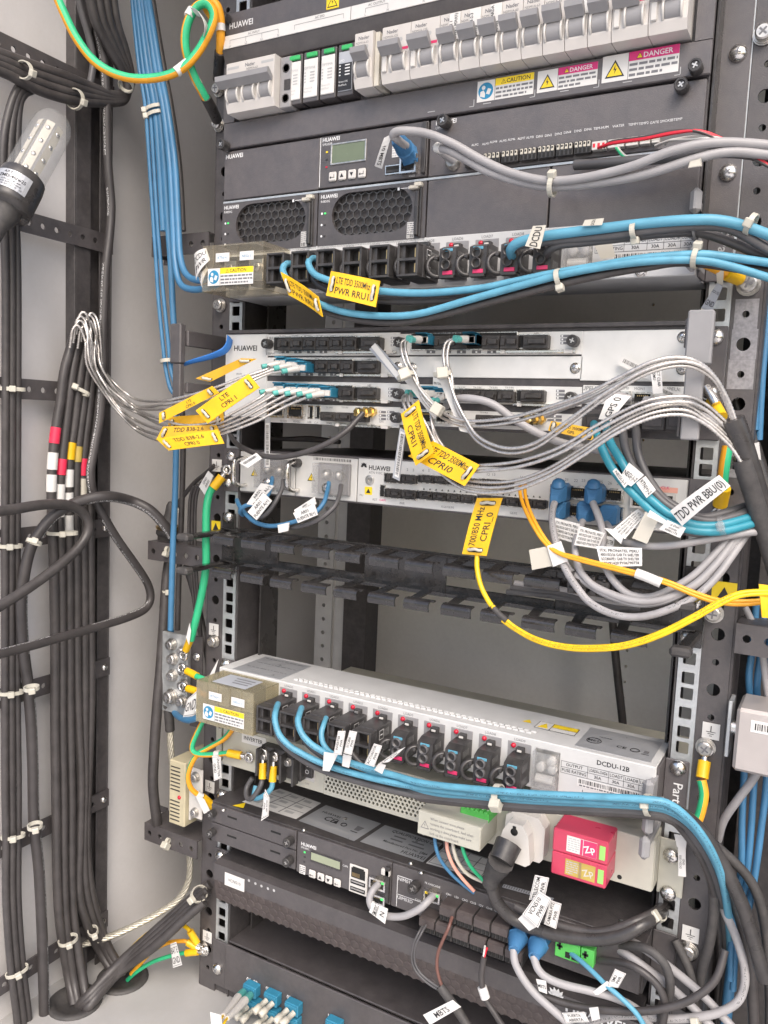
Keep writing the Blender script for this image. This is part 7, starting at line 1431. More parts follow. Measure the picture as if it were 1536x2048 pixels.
o = cable('mains_cable', [(985, 1756, -58), (984, 1776, -58), (996, 1806, -54), (1024, 1836, -48), (1070, 1858, -46), (1130, 1873, -44), (1190, 1879, -42), (1240, 1872, -40), (1280, 1852, -34), (1312, 1832, -16), (1334, 1816, 14)], 10.5, 'black_gloss', 'thick black mains cord swinging across the subrack to the right post', None, n=14)
b = MB(); A_ = P(1018, 1686, -56); B2 = P(1002, 1722, -66); C2 = P(985, 1752, -60); b.tube([A_, A_.lerp(B2, .5), B2], lambda u: 14-1.5*u, 'plastic_black', 8, 3, flat=.8); b.tube([B2, B2.lerp(C2, .5), C2, C2+V((-2, 0, -10))], lambda u: 11-4.6*u, 'rubber', 12, 4, rib=(5, .9)); b.build('plug', o)
cable('mains_cable', [(1030, 1812, -44), (1090, 1840, -42), (1150, 1858, -40), (1210, 1862, -38), (1270, 1842, -34), (1312, 1822, -14), (1330, 1806, 14)], 7, 'black_cable', 'second black cord behind the mains cord', None, n=12)
# monitoring jumper
o = cable('jumper_cable', [(757, 1768, -46), (745, 1782, -54), (739, 1800, -58), (748, 1820, -60), (775, 1832, -60), (808, 1832, -60), (838, 1818, -58), (856, 1802, -52), (866, 1792, -44)], 6.4, 'grey_cable', 'short grey jumper cable joining the two monitoring modules', None, n=12)
for (a, e) in (((757, 1766), (745, 1784)), ((864, 1790), (850, 1806))):
    A_ = P(*a, YM-7); B2 = P(*e, YM-24); b = MB(); b.tube([A_+V((0, 8, 0)), A_, A_.lerp(B2, .5), B2], lambda u: 6.4-2*u, 'clear_cover', 4, 3, flat=1.0); b.build('boot', o)
sleeve(o, [(742, 1808, -58), (752, 1823, -60)], 7.8, 'paper')
# alarm wires
for k, (m, d_, lb, pts) in enumerate((('dark_grey_cable', 2.2, 'left grey', [(846, 1852, -52), (836, 1868, -60), (827, 1890, -62), (824, 1920, -62), (834, 1945, -62), (858, 1968, -62), (882, 1982, -62)]), ('dark_grey_cable', 2.2, 'second grey', [(852, 1850, -52), (842, 1868, -60), (831, 1892, -62), (829, 1920, -62), (840, 1945, -62), (864, 1966, -62), (884, 1978, -62)]), ('brown_wire', 3.0, 'brown', [(904, 1834, -52), (897, 1856, -60), (886, 1880, -62), (876, 1906, -62), (874, 1935, -62), (880, 1962, -62), (888, 1980, -62)]), ('red_wire', 2.0, 'red', [(974, 1896, -52), (970, 1908, -58), (968, 1918, -60)]), ('white_plastic', 2.0, 'white', [(970, 1892, -52), (968, 1906, -58), (967, 1918, -60)]))):
    cable('alarm_wire', pts, d_, m, lb+' alarm wire leaving the brown screw terminals', 'alarm wires', cat='wire', n=8)
o = cable('alarm_cable', [(880, 1972, -62), (900, 2000, -62), (920, 2028, -62), (945, 2070, -62)], 8, 'rubber', 'taped black alarm cable carrying the white name flag', 'alarm cables')
o = cable('alarm_cable', [(968, 1914, -60), (963, 1950, -62), (965, 1975, -62), (972, 2000, -62), (990, 2028, -62), (1020, 2075, -62)], 5, 'black_cable', 'thin black alarm cable with a white sleeve', 'alarm cables'); sleeve(o, [(964, 1974, -62), (971, 1996, -62)], 8, 'paper')
for k, (a, e, pts) in enumerate((((1040, 1862), (1028, 1900), [(1027, 1898, -58), (1030, 1925, -62), (1045, 1955, -64), (1068, 1985, -64), (1100, 2015, -64), (1140, 2050, -62), (1180, 2090, -60)]), ((1080, 1878), (1068, 1914), [(1067, 1912, -58), (1076, 1938, -62), (1095, 1956, -62), (1130, 1970, -60), (1180, 1982, -56), (1230, 1996, -50), (1275, 2020, -42), (1310, 2060, -34)]))):
    o = cable('network_cable', pts, 6.4, 'grey_cable', 'grey network cable from the '+('left' if k == 0 else 'right')+' blue boot of the alarm module', 'network cables of the alarm module', n=12)
    A_ = P(*a, YM-8); B2 = P(*e, YM-30); b = MB(); b.tube([A_+V((0, 6, 4)), A_, A_.lerp(B2, .5), B2], lambda u: 10.5-6*u, 'blue_boot', 4, 5); b.tube([A_.lerp(B2, .35), B2], lambda u: 9-4.4*u, 'blue_boot', 8, 0, rib=(3.0, .9)); b.build('boot', o)
for k, (pts, d_) in enumerate((([(1120, 2070, -40), (1190, 2040, -40), (1260, 2030, -38), (1340, 2038, -34), (1420, 2030, -28), (1470, 2008, -22), (1488, 1975, -18), (1488, 1930, -14), (1470, 1870, -10), (1445, 1815, -6), (1430, 1780, -4)], 6.6), ([(1235, 1898, -27), (1270, 1920, -36), (1330, 1965, -30), (1370, 2000, -24), (1420, 2050, -26), (1450, 2090, -26)], 6.6), ([(1262, 1882, -27), (1300, 1905, -36), (1365, 1955, -24), (1410, 1995, -18), (1470, 2060, -20)], 6.6))):
    cable('network_cable', pts, d_, 'grey_print' if k == 0 else 'grey_cable', ('large grey cable looping round the foot of the right post', 'left grey cable slanting behind the right post foot', 'right grey cable slanting behind the right post foot')[k], 'grey cables at the right post foot', n=12)
o = cable('feed_cable', [(1140, 1905, -38), (1165, 1925, -46), (1190, 1948, -52), (1212, 1970, -56), (1240, 1994, -58), (1275, 2030, -58), (1300, 2075, -58)], 4, 'cyan_wire', 'short blue cable under the green connectors')
GX = 'black cables tangled at the right post foot'
for k, pts in enumerate(([(1236, 1890, -27), (1290, 1896, -40), (1330, 1930, -40), (1340, 1985, -38), (1320, 2040, -36), (1300, 2090, -34)], [(1200, 1920, -34), (1260, 1930, -46), (1310, 1965, -46), (1330, 2010, -44), (1320, 2070, -42)], [(1380, 1640, -20), (1415, 1720, -18), (1428, 1800, -14), (1420, 1880, -10), (1400, 1960, -8), (1390, 2080, -8)], [(1400, 1660, -14), (1446, 1740, -6), (1478, 1830, 0), (1500, 1920, 6), (1510, 2070, 10)], [(1430, 1690, -4), (1500, 1760, 8), (1530, 1850, 14), (1540, 1980, 16), (1540, 2090, 16)], [(1080, 1990, -58), (1150, 2012, -56), (1230, 2022, -54), (1310, 2020, -50), (1380, 2000, -44), (1430, 1960, -36), (1450, 1900, -26)], [(1350, 1880, -8), (1378, 1940, -12), (1390, 2000, -14), (1386, 2080, -14)])):
    cable('black_cable', pts, (7, 6, 8, 9, 8, 6, 7)[k], 'black_cable' if k % 2 else 'rubber', ('matt black cable dropping from the subrack end', 'thin black cable leaving the alarm module end', 'black cable hugging the right post foot', 'black cable falling outside the right post', 'outermost black cable at the right post foot', 'black cable crossing over the recorder logo', 'black cable between post bolt and grey loop')[k], GX)
# ---- right side verticals
G9 = 'blue cables hanging behind the right post'
rv = [('blue_wire', [(1530, 560, 20), (1522, 660, 18), (1512, 760, 16), (1510, 860, 16)], 5.5), ('blue_wire', [(1540, 570, 24), (1533, 660, 22), (1524, 760, 20), (1518, 880, 20)], 5.5), ('blue_wire', [(1512, 1210, 20), (1506, 1290, 20), (1498, 1350, 18), (1500, 1420, 22), (1490, 1520, 22), (1484, 1640, 20), (1482, 1740, 18), (1466, 1830, 16), (1460, 1960, 14)], 5.5), ('blue_wire', [(1528, 1215, 24), (1522, 1300, 24), (1514, 1370, 22), (1516, 1440, 26), (1508, 1560, 24), (1502, 1660, 22), (1492, 1760, 20), (1474, 1860, 18), (1466, 1980, 16)], 5.5), ('blue_wire', [(1548, 1220, 26), (1536, 1330, 26), (1534, 1540, 24), (1522, 1660, 22), (1508, 1760, 20), (1490, 1850, 18)], 5.5), ('blue_wire', [(1476, 1790, 40), (1470, 1880, 38), (1458, 1980, 36), (1450, 2070, 36)], 9),
      ('grey_cable', [(1490, 1215, 14), (1502, 1240, 12), (1522, 1290, 10), (1532, 1360, 10), (1540, 1420, 12)], 5.5), ('grey_cable', [(1545, 1470, 4), (1528, 1520, 0), (1505, 1560, -2), (1475, 1600, -2), (1448, 1640, 2), (1436, 1680, 10)], 6.5)]
nm = ('first blue cable behind the jackets', 'second blue cable behind the jackets', 'blue cable passing inside the silver box, nearest the post', 'blue cable second from the post behind the silver box', 'blue cable furthest from the post behind the silver box', 'wide blue cable at the foot of the right post', 'grey cable above the silver box', 'grey cable bending from under the silver box behind the post')
for (m, pts, d_), lb in zip(rv, nm): cable('side_cable', pts, d_, m, lb, G9)
o = cable('earth_cable', [(1455, 893, -16), (1449, 930, -18), (1445, 965, -16), (1442, 990, -12)], 8, 'green_wire', 'short green and orange earth cable beside the right jackets', 'green and yellow earth cables', cat='earth cable', m2='orange_stripe', n=12); lug(o, (1447, 976), (1440, 1010), -14, -6, 11)
o = cable('earth_cable', [(1403, 1560, -14), (1408, 1585, -16), (1405, 1610, -18), (1396, 1640, -20), (1380, 1670, -24)], 7.4, 'orange_stripe', 'yellow and green earth cable on the right post beside the rake', 'green and yellow earth cables', cat='earth cable', m2='green_wire', n=12); lug(o, (1404, 1556), (1409, 1522), -12, -6, 9.5)
o = cable('earth_cable', [(1410, 527, -40), (1425, 534, -34), (1440, 541, -28), (1452, 546, -24)], 7, 'green_wire', 'green and orange earth cable end under the blue cables at the right', 'green and yellow earth cables', cat='earth cable', m2='orange_stripe', n=12); lug(o, (1450, 545), (1478, 556), -24, -8, 11)
o = cable('earth_cable', [(1412, 775, -12), (1425, 795, -16), (1432, 808, -18)], 7, 'steel', 'bare earth lug with a yellow sleeve by the conduit bend', 'green and yellow earth cables', cat='earth cable'); lug(o, (1442, 835), (1424, 802), -20, -8, 10)
cable('black_cable', [(1222, 1180, 330), (1226, 1250, 330), (1234, 1340, 330), (1246, 1450, 330), (1256, 1560, 330)], 10, 'black_cable', 'thick black cable hanging against the back wall')
# ---- cable ties
def T(px, py, v, dirp, ra, rb, label, *a, **k): return tie(px, py, v, dirp, 6.3 if ra == 7 else max(3, ra*.58), rb*.85, label, *a, **k)
T(25, 778, -374, (0, 10), 18, 6, 'white tie on the three cables above the hairpin loop', 'X'); T(20, 1092, -374, (0, 10), 18, 6, 'white tie on the three cables beside the printed cable', 'X'); T(22, 1385, -374, (0, 10), 18, 6, 'white tie on the three cables at mid height of the side wall', 'X'); T(26, 1672, -374, (0, 10), 18, 6, 'white tie on the three cables level with the ivory box', 'X'); T(34, 1942, -374, (3, 10), 18, 6, 'white tie on the three cables near the floor', 'X')
T(68, 1084, -345, (-4, 10), 7, 7, 'white tie on the printed heavy cable where it turns down', 'X'); T(63, 1376, -345, (1, 10), 7, 7, 'white tie on the printed heavy cable halfway down', 'X'); T(70, 1652, -345, (1, 10), 7, 7, 'white tie on the printed heavy cable low on the wall', 'X')
T(148, 778, -370, (-4, 10), 26, 7, 'long white tie round the feeder bundle above the tapes', 'X'); T(125, 1066, -362, (0, 10), 24, 9, 'long white tie round the feeder bundle below the tapes', 'X'); T(136, 1880, -362, (2, 10), 16, 8, 'white tie round the feeder bundle just above the grommet', 'X'); T(186, 1862, -362, (3, 10), 8, 8, 'white tie on the feeders bound for the second grommet', 'X')
T(48, 140, -362, (10, 4), 12, 12, 'white tie on the black bend next to the lamp', 'X'); T(150, 198, -362, (10, 4), 15, 13, 'white tie under the black bend above the channel', 'X'); T(252, 170, -350, (-5, 10), 12, 10, 'white tie on the upturned end of the black bend', 'X')
T(316, 218, -22, (2, 10), 21, 9, 'upper white tie round the blue bundle', head=(-1, 0)); T(318, 230, -22, (2, 10), 20, 9, 'lower white tie round the blue bundle', head=(-1, 0)); T(336, 722, -28, (1, 10), 12, 8, 'white tie on the two thin blue cables by the left handle', head=(1, .2))
T(1105, 372, -60, (10, 0), 12, 8, 'white tie joining the two grey cables under the interface module', head=(1, .4)); T(1118, 556, -72, (10, -3), 10, 8, 'white tie joining blue and black cables below the fuse holders', head=(-1, .5)); T(1502, 448, -50, (10, 4), 11, 9, 'white tie on the teal and charcoal cables at the right post'); T(1392, 515, -58, (10, 1), 11, 10, 'white tie at the lowest upper rake peg', head=(1, .3))
T(1445, 1052, -56, (10, -2), 11, 9, 'pale tie round the teal feed cables', m='clear_plastic'); T(997, 1590, -72, (10, 1), 13, 10, 'wide white tie on the lower fuse box cables above the mains adapter', head=(-1, .6), hs=1.5, w_=5); T(1296, 1610, -66, (10, 1), 12, 12, 'white tie at the lower rake peg'); T(1318, 1828, -12, (10, -6), 9, 9, 'white tie holding the mains cord to the right post', head=(0, 1), hs=1.4)
T(398, 1788, -20, (10, -8), 13, 12, 'white tie round the slanting black bundle', head=(0, 1), hs=1.2); T(214, 1040, -340, (0, 1), 3, 3, 'small white tie end near the wall strap screw', 'X') if False else None
T(334, 1100, -11, (10, 2), 3, 2, 'white tie end through a hole of the gland bracket', head=(-1, .2)); T(335, 1683, -11, (10, 3), 3, 2, 'white tie end through a hole of the lowest side bracket', head=(-1, .2), hs=1.4); T(336, 1182, 6, (0, 10), 7, 7, 'white tie round the heavy cable under the gland', w_=2.4); T(358, 1018, 12, (3, -10), 4, 4, 'small white tie on the leads above the gland')
T(811, 752, -66, (4, 10), 7, 5, 'round-headed white tie on the first right-hand fibre pair', hs=1.5); T(885, 748, -66, (1, 10), 7, 5, 'round-headed white tie on the second right-hand fibre pair', hs=1.5); T(880, 822, -72, (10, 6), 6, 5, 'round-headed white tie where the first fibre pair turns level', hs=1.5)
T(1395, 2045, -30, (10, 0), 6, 6, 'white tie on the loop round the right post foot'); T(1268, 462, -68, (10, -2), 8, 8, 'white tie head on the teal cable above the print table', head=(-1, 0))
# ================================================================ tags and paper flags: corners (top-left, top-right, bottom-right, bottom-left of the writing) in pixels, depth in millimetres
def patch(c, bend=0.0):
    n_ = (c[1]-c[0]).cross(c[3]-c[0]).normalized(); view = (c[0]-V(CC)).normalized()
    if n_.dot(view) > 0: n_ = -n_
    def mp(u, v, h=0.0): return c[0].lerp(c[1], u).lerp(c[3].lerp(c[2], u), v)+n_*(bend*4*u*(1-u)+h)
    return mp, n_
def sheet(b, mp, m, th=.5, nu=8):
    for i in range(nu):
        u0, u1 = i/nu, (i+1)/nu
        b.face([mp(u0, 0), mp(u1, 0), mp(u1, 1), mp(u0, 1)], m, True); b.face([mp(u0, 0, -th), mp(u1, 0, -th), mp(u1, 1, -th), mp(u0, 1, -th)], m, True)
        b.face([mp(u0, 0), mp(u1, 0), mp(u1, 0, -th), mp(u0, 0, -th)], m); b.face([mp(u0, 1), mp(u1, 1), mp(u1, 1, -th), mp(u0, 1, -th)], m)
    for u in (0, 1): b.face([mp(u, 0), mp(u, 1), mp(u, 1, -th), mp(u, 0, -th)], m)
def write(b, mp, c, lines, m='ink', box=(.08, .92, .08, .92), hmax=None, bold=.012, just='c'):
    """fit the lines of text into the box (u0,u1,v0,v1) of the patch"""
    W_ = ((c[1]-c[0]).length+(c[2]-c[3]).length)/2; H_ = ((c[3]-c[0]).length+(c[2]-c[1]).length)/2
    u0, u1, v0, v1 = box; lh = (v1-v0)*H_/len(lines); h = lh*.68
    if hmax: h = min(h, hmax)
    for i, tt in enumerate(lines):
        vs, fs, wd = txt2d(tt, bold); sx = min(1.0, (u1-u0)*W_/(wd*h)); hh = h if sx > .44 else h*sx/.44; sx = min(1.0, (u1-u0)*W_/(wd*hh))
        vb = v0+(i+.5)*(v1-v0)/len(lines)+hh/2/H_; us = (u0+u1)/2-wd*hh*sx/2/W_ if just == 'c' else u0
        b.raw([mp(us+x*hh*sx/W_, vb-y*hh/H_, .25) for x, y in vs], fs, m)
def corners(pts, Y):
    return [P(q[0], q[1], q[2] if len(q) > 2 else (Y[i] if isinstance(Y, (tuple, list)) else Y)) for i, q in enumerate(pts)]
def yellow_tag(pts, Y, lines, label, m='yellow_tag', bend=0.0, slots=True, box=(.16, .84, .1, .9)):
    c = corners(pts, Y); mp, n_ = patch(c, bend); b = MB(); sheet(b, mp, m, .9); o = b.build('cable_tag'); tag(o, label, 'tag', 'yellow cable tags')
    if lines: b = MB(); write(b, mp, c, lines, 'ink', box, None, .006); b.build('lettering', o)
    if slots:
        W_ = (c[1]-c[0]).length; H_ = (c[3]-c[0]).length
        for u in (.09, .91):
            b = MB(); du = 2.0/W_; pl = []
            for s_, a0 in ((1, 0), (-1, 180)):
                for i in range(7): a = math.radians(a0+180*i/6); pl.append((u+du*math.cos(a), .5+s_*.22+(2.0/H_)*math.sin(a)))
            b.face([mp(x, y, .2) for x, y in pl], 'dark_void'); b.build('slot', o)
            b = MB(); pp = [mp(u, .22, .3), mp(u, .34, 1.6), mp(u+du*.4, .5, 2.0), mp(u, .66, 1.6), mp(u, .78, .3)]; b.tube(pp, 1.3, 'tie_white', 6, 3); b.build('tie_strap', o)
    return o
G = 'yellow_tag'
yellow_tag([(561, 544), (636, 594), (645, 634), (577, 590)], (-84, -90, -88, -82), ['LTE TDD 3500Mhz', 'PWR RRU0'], 'yellow tag tilted edge-on lettered PWR RRU0', bend=-2)
yellow_tag([(662, 542), (760, 562), (751, 614), (652, 591)], (-88, -88, -92, -92), ['LTE TDD 3500Mhz', 'PWR RRU1'], 'flat yellow tag lettered PWR RRU1', bend=.8)
yellow_tag([(391, 757), (482, 717), (513, 718), (420, 764)], (-94, -84, -78, -88), [], 'yellow-orange tag seen almost edge-on above the other left tags', 'yellow_orange_tag')
yellow_tag([(335, 834), (446, 826), (448, 856), (338, 866)], (-84, -80, -80, -84), ['CPRI0'], 'yellow-orange tag mostly hidden, only CPRI0 readable', 'yellow_orange_tag', box=(.2, .8, .45, .98))
yellow_tag([(326, 853), (432, 850), (440, 866), (312, 880)], (-92, -88, -90, -94), ['TDD B38-2.6'], 'yellow-orange tag tucked behind the TDD B38 tag', 'yellow_orange_tag', box=(.2, .8, .02, .6))
yellow_tag([(318, 826), (424, 772), (438, 786), (318, 847)], (-98, -92, -90, -96), ['LTE', 'CPRI 0'], 'narrow yellow tag lettered CPRI 0 resting on the steel leads', box=(.35, .75, .1, .95))
yellow_tag([(391, 821), (497, 748), (519, 775), (415, 847)], (-100, -94, -94, -100), ['LTE', 'CPRI 1'], 'slanted yellow tag lettered LTE CPRI 1', bend=1.2)
yellow_tag([(313, 878), (435, 859), (448, 887), (337, 901)], (-104, -98, -98, -104), ['TDD B38-2.6', 'CPRI 0'], 'lowest yellow tag of the left cluster lettered TDD B38-2.6', bend=1.5)
yellow_tag([(837, 800), (868, 905), (831, 931), (802, 828)], (-84, -88, -86, -84), ['LTE TDD 3500Mhz', 'CPRI1'], 'steeply hanging yellow tag lettered 3500Mhz CPRI1', bend=2)
yellow_tag([(866, 882), (959, 930), (929, 972), (816, 912)], (-78, -82, -84, -78), ['LTE TDD 3500Mhz', 'CPRI0'], 'yellow tag lettered 3500Mhz CPRI0 half behind the steep one', box=(.1, .86, .08, .9))
yellow_tag([(1102, 842), (1185, 856), (1187, 881), (1096, 861)], (-60, -60, -62, -62), ['LTE TDD 3500Mhz', 'GPS'], 'small yellow-orange tag lettered GPS behind the steel leads', 'yellow_orange_tag')
yellow_tag([(924, 1108), (954, 996), (1005, 996), (973, 1112)], (-70, -68, -68, -70), ['700/850 MHz', 'CPRI_0'], 'long hanging yellow tag lettered 700/850 MHz above the sagging yellow cord', bend=1.5)
yellow_tag([(1518, 1168), (1580, 1176), (1580, 1240), (1524, 1235)], (-70, -60, -60, -70), [], 'yellow tag on the fibre cords at the right post', slots=False)
def flag(pts, Y, lines, label, m='paper', name='wire_label', group='white wire labels', border=False, box=(.06, .94, .08, .92), bend=0.0, bar=False, hmax=None, ink='ink', print_=None, th=.35):
    c = corners(pts, Y); mp, n_ = patch(c, bend); b = MB(); sheet(b, mp, m, th); o = b.build(name); tag(o, label, 'label', group); b = MB()
    if lines: write(b, mp, c, lines, ink, box, hmax, .008)
    if border:
        for u0, u1, v0, v1 in ((.04, .96, .05, .075), (.04, .96, .925, .95), (.04, .05, .05, .95), (.95, .96, .05, .95)): b.face([mp(u0, v0, .15), mp(u1, v0, .15), mp(u1, v1, .15), mp(u0, v1, .15)], 'ink_grey')
    if bar:
        q = random.Random(int(pts[0][0])); u = bar[0]
        while u < bar[1]:
            w_ = q.choice((.006, .006, .011, .016)); b.face([mp(u, bar[2], .15), mp(u+w_, bar[2], .15), mp(u+w_, bar[3], .15), mp(u, bar[3], .15)], 'ink'); u += w_+q.choice((.008, .012, .014))
    if b.f: b.build('lettering', o)
    return o
# barcode strips of the fibre plugs
flag([(754, 688), (804, 744), (794, 760), (738, 698)], (-40, -46, -46, -40), [], 'grey barcode strip slanting across the fibre slots', 'foil_label', bar=(.15, .95, .2, .62)); flag([(742, 694), (750, 686), (800, 750), (793, 757)], (-41, -41, -47, -47), [], 'white backing of the slanting barcode strip', 'paper', bar=None)
flag([(802, 752), (816, 744), (884, 822), (868, 838)], (-56, -56, -62, -62), [], 'long translucent strip holding the first right-hand fibre pair', 'paper')
flag([(870, 740), (885, 736), (946, 868), (920, 862)], (-58, -58, -68, -68), [], 'long white strip holding the second right-hand fibre pair', 'paper')
flag([(530, 836), (541, 836), (539, 936), (528, 936)], -44, [], 'upright grey barcode strip hanging under the network jack', 'foil_label', bar=None); flag([(539, 846), (539, 934), (531, 934), (531, 846)], -45, [], 'white barcode paper on the upright strip', 'paper', bar=(.05, .95, .15, .85))
flag([(800, 855), (812, 862), (799, 962), (785, 955)], (-56, -56, -60, -60), [], 'grey barcode strip hanging beside the steep yellow tag', 'foil_label'); flag([(810, 866), (797, 956), (789, 952), (801, 862)], (-57, -61, -61, -57), [], 'white barcode paper on the strip by the steep tag', 'paper', bar=(.05, .95, .15, .85))
flag([(868, 722), (888, 722), (886, 806), (864, 800)], -36, ['LRE. PRONATEL', 'PERU TOWER', 'AR01/0/2/1', 'DE4091'], 'printed paper strip behind the second fibre pair', box=(.1, .9, .3, .98), hmax=2)
flag([(1243, 710), (1318, 746), (1310, 766), (1234, 728)], -34, [], 'clear barcode strip tilted on the blank plate', 'paper', bar=(.1, .5, .2, .6)); flag([(1318, 770), (1350, 784), (1344, 802), (1312, 788)], -36, [], 'small barcode strip beside the right screws', 'paper', bar=(.1, .9, .2, .6))
flag([(1322, 728), (1326, 786), (1306, 788), (1300, 722)], (-42, -50, -50, -42), ['RECT CLAR', 'SMU'], 'curved white flag lettered RECT CLAR SMU', bend=2)
flag([(1197, 838), (1218, 786), (1262, 792), (1222, 842)], (-60, -56, -52, -58), ['GPS 0'], 'white flag lettered GPS 0 above the steel leads', bend=2, hmax=5)
cable('network_cable', [(1258, 797, -40), (1225, 790, -52), (1180, 796, -54), (1130, 812, -50), (1090, 830, -46)], 6, 'grey_cable', 'grey cable under the GPS flag', 'grey cables of the baseband unit'); cable('network_cable', [(1290, 800, -40), (1330, 806, -46), (1390, 826, -40), (1440, 850, -30)], 6, 'grey_cable', 'grey cable leaving the monitoring jack of the baseband unit', 'grey cables of the baseband unit')
cable('network_cable', [(892, 812, -38), (905, 800, -56), (940, 797, -64), (985, 808, -62), (1030, 840, -56), (1080, 868, -50), (1140, 890, -40), (1230, 905, -24)], 6.4, 'grey_cable', 'grey cable bowing past the middle fibre slots', 'grey cables of the baseband unit', n=12)
# flags on the feed cables
flag([(1258, 925), (1288, 950), (1262, 973), (1238, 958)], -74, ['NEG(-)-2'], 'white flag lettered NEG(-)-2 on the teal feed cables', hmax=3.6); flag([(1232, 936), (1258, 966), (1249, 976), (1225, 942)], -75, ['NEG(-)-1'], 'white flag lettered NEG(-)-1 on the left teal cable', hmax=3); flag([(1291, 952), (1312, 980), (1293, 996), (1272, 966)], -73, ['RTN(+)-2'], 'white flag lettered RTN(+)-2 on the charcoal cable', hmax=3.2)
flag([(1340, 1022), (1438, 950), (1461, 972), (1364, 1052)], (-78, -84, -84, -80), ['TDD PWR BBU(0)'], 'long white flag lettered TDD PWR BBU(0)', bend=2, box=(.02, .96, .1, .9)); flag([(1300, 1020), (1334, 1042), (1330, 1050), (1294, 1032)], -76, [], 'white band round the teal cables under the long flag'); flag([(1335, 1040), (1372, 1056), (1360, 1076), (1318, 1058)], -78, ['al Dom', 'eranza', '99901175'], 'torn white label stub below the long flag')
# flags on the router network cables
it4 = ['ITX: PRONATEL PERU', 'AR01/0/2/%s GAB TX SHELTER', '%s GAB TX SHELTER', '10E691420 PY%s']
def it(a, b_, c): return [it4[0], it4[1] % a, it4[2] % b_, it4[3] % c]
flag([(1110, 1036), (1160, 1048), (1154, 1088), (1108, 1074)], -50, it('20', 'SCC800/FED', '06790778'), 'printed paper flag left of the middle network boots', bar=None); flag([(1160, 1052), (1210, 1066), (1196, 1098), (1148, 1090)], -62, it('24', 'VCN510/GE1', '06790778'), 'printed paper flag on the middle lower network cable')
flag([(1222, 1062), (1276, 1017), (1290, 1030), (1250, 1078)], (-70, -62, -62, -70), it('25', 'SCC800/FE1', '06790778'), 'printed paper flag tilted on the last network cable'); flag([(1192, 1092), (1284, 1096), (1284, 1132), (1202, 1134)], -72, it('26', 'SCC800/FE1', '06790778'), 'printed paper flag lying lowest under the network boots'); flag([(1264, 1076), (1292, 1022), (1319, 1036), (1294, 1088)], -70, [], 'blank cream paper flag beside the tilted printed one', 'paper_cream')
flag([(1208, 1056), (1224, 1058), (1246, 1076), (1242, 1088)], -74, [], 'white wrap of the tilted printed flag'); flag([(1058, 1100), (1096, 1092), (1104, 1132), (1064, 1140)], -66, [], 'blank grey paper flag left of the amber cords', 'paper_cream'); flag([(1094, 1092), (1122, 1082), (1136, 1122), (1106, 1134)], -68, [], 'white wrap over the amber cords start'); flag([(1208, 1070), (1230, 1076), (1226, 1096), (1206, 1090)], -56, ['SHELTER'], 'half hidden printed flag behind the lowest one')
# router power leads
for pts, Y, ln, lb in (([(493, 1008), (522, 966), (548, 972), (512, 1012)], -58, ['AR01', 'FUENTE A(-)'], 'rear white plate lettered FUENTE A on the left router leads'), ([(495, 1024), (526, 986), (543, 1002), (513, 1040)], -66, ['AR01', 'FUENTE A(+)'], 'front white plate lettered FUENTE A on the left router leads'), ([(588, 1020), (628, 994), (632, 1008), (594, 1034)], -58, ['AR01', 'FUENTE B(-)'], 'rear white plate lettered FUENTE B on the right router leads'), ([(586, 1026), (628, 1008), (635, 1030), (596, 1046)], -66, ['AR01', 'FUENTE B(+)'], 'front white plate lettered FUENTE B on the right router leads'), ([(555, 1050), (578, 1045), (576, 1062), (557, 1066)], -50, [], 'white wrap on the drooping blue router lead'), ([(478, 926), (512, 906), (523, 917), (496, 936)], -80, [], 'small barcode flag on the antenna cable')):
    flag(pts, Y, ln, lb, th=1.2, bar=(.1, .9, .2, .5) if not ln and 'barcode' in lb else False)
flag([(398, 973), (416, 942), (426, 952), (409, 990)], (-20, -20, -20, -20), ['GND', 'AR02'], 'white plate lettered GND AR02 at the yellow lug', th=1.0)
# lower fuse box flags
flag([(667, 1508), (676, 1462), (691, 1462), (683, 1510)], -96, ['INVERTER', 'PWR'], 'white flag lettered INVERTER PWR', border=True); flag([(648, 1504), (676, 1508), (659, 1543), (645, 1541)], -84, [], 'white tail of the INVERTER PWR flag wrapped on the cables')
flag([(687, 1506), (699, 1461), (714, 1464), (703, 1510)], -94, ['SCC800', 'PWR'], 'white flag lettered SCC800 PWR', border=True); flag([(686, 1508), (703, 1512), (698, 1536), (684, 1532)], -82, [], 'white tail of the SCC800 PWR flag wrapped on the cables')
flag([(729, 1528), (748, 1487), (764, 1492), (748, 1534)], -92, ['ACTUADOR', 'PWR'], 'white flag lettered ACTUADOR PWR', border=True); flag([(756, 1528), (794, 1502), (811, 1494), (778, 1524)], -84, ['CARGADOR', 'PWR'], 'narrow white flag seen almost edge-on by the fourth fuse holder', border=True); flag([(748, 1540), (758, 1526), (772, 1530), (764, 1548)], -80, [], 'white tail of the edge-on flag')
flag([(441, 1514), (443, 1556), (428, 1562), (424, 1512)], -48, ['INVERTER', 'GND'], 'white flag lettered INVERTER GND hanging from the earth cable', border=True); flag([(530, 1578), (539, 1596), (537, 1632), (522, 1642)], -52, [], 'white flag hanging from the inverter leads', border=True); flag([(538, 1596), (536, 1630), (525, 1636), (527, 1588)], -53, ['RACK 48V', 'PWR'], 'printed face of the flag on the inverter leads', border=True)
flag([(390, 1590), (408, 1598), (420, 1622), (408, 1628)], -26, [], 'blank white flag under the orange earth cable')
flag([(375, 1398), (398, 1378), (388, 1432), (366, 1434)], -34, ['GND'], 'white flag curling off the earth bar lugs', border=True); flag([(418, 1352), (437, 1318), (428, 1350), (416, 1372)], -30, [], 'narrow white flag standing above the clear cover'); flag([(372, 1275), (379, 1246), (382, 1262), (378, 1290)], -34, [], 'small white flag at the green cable end')
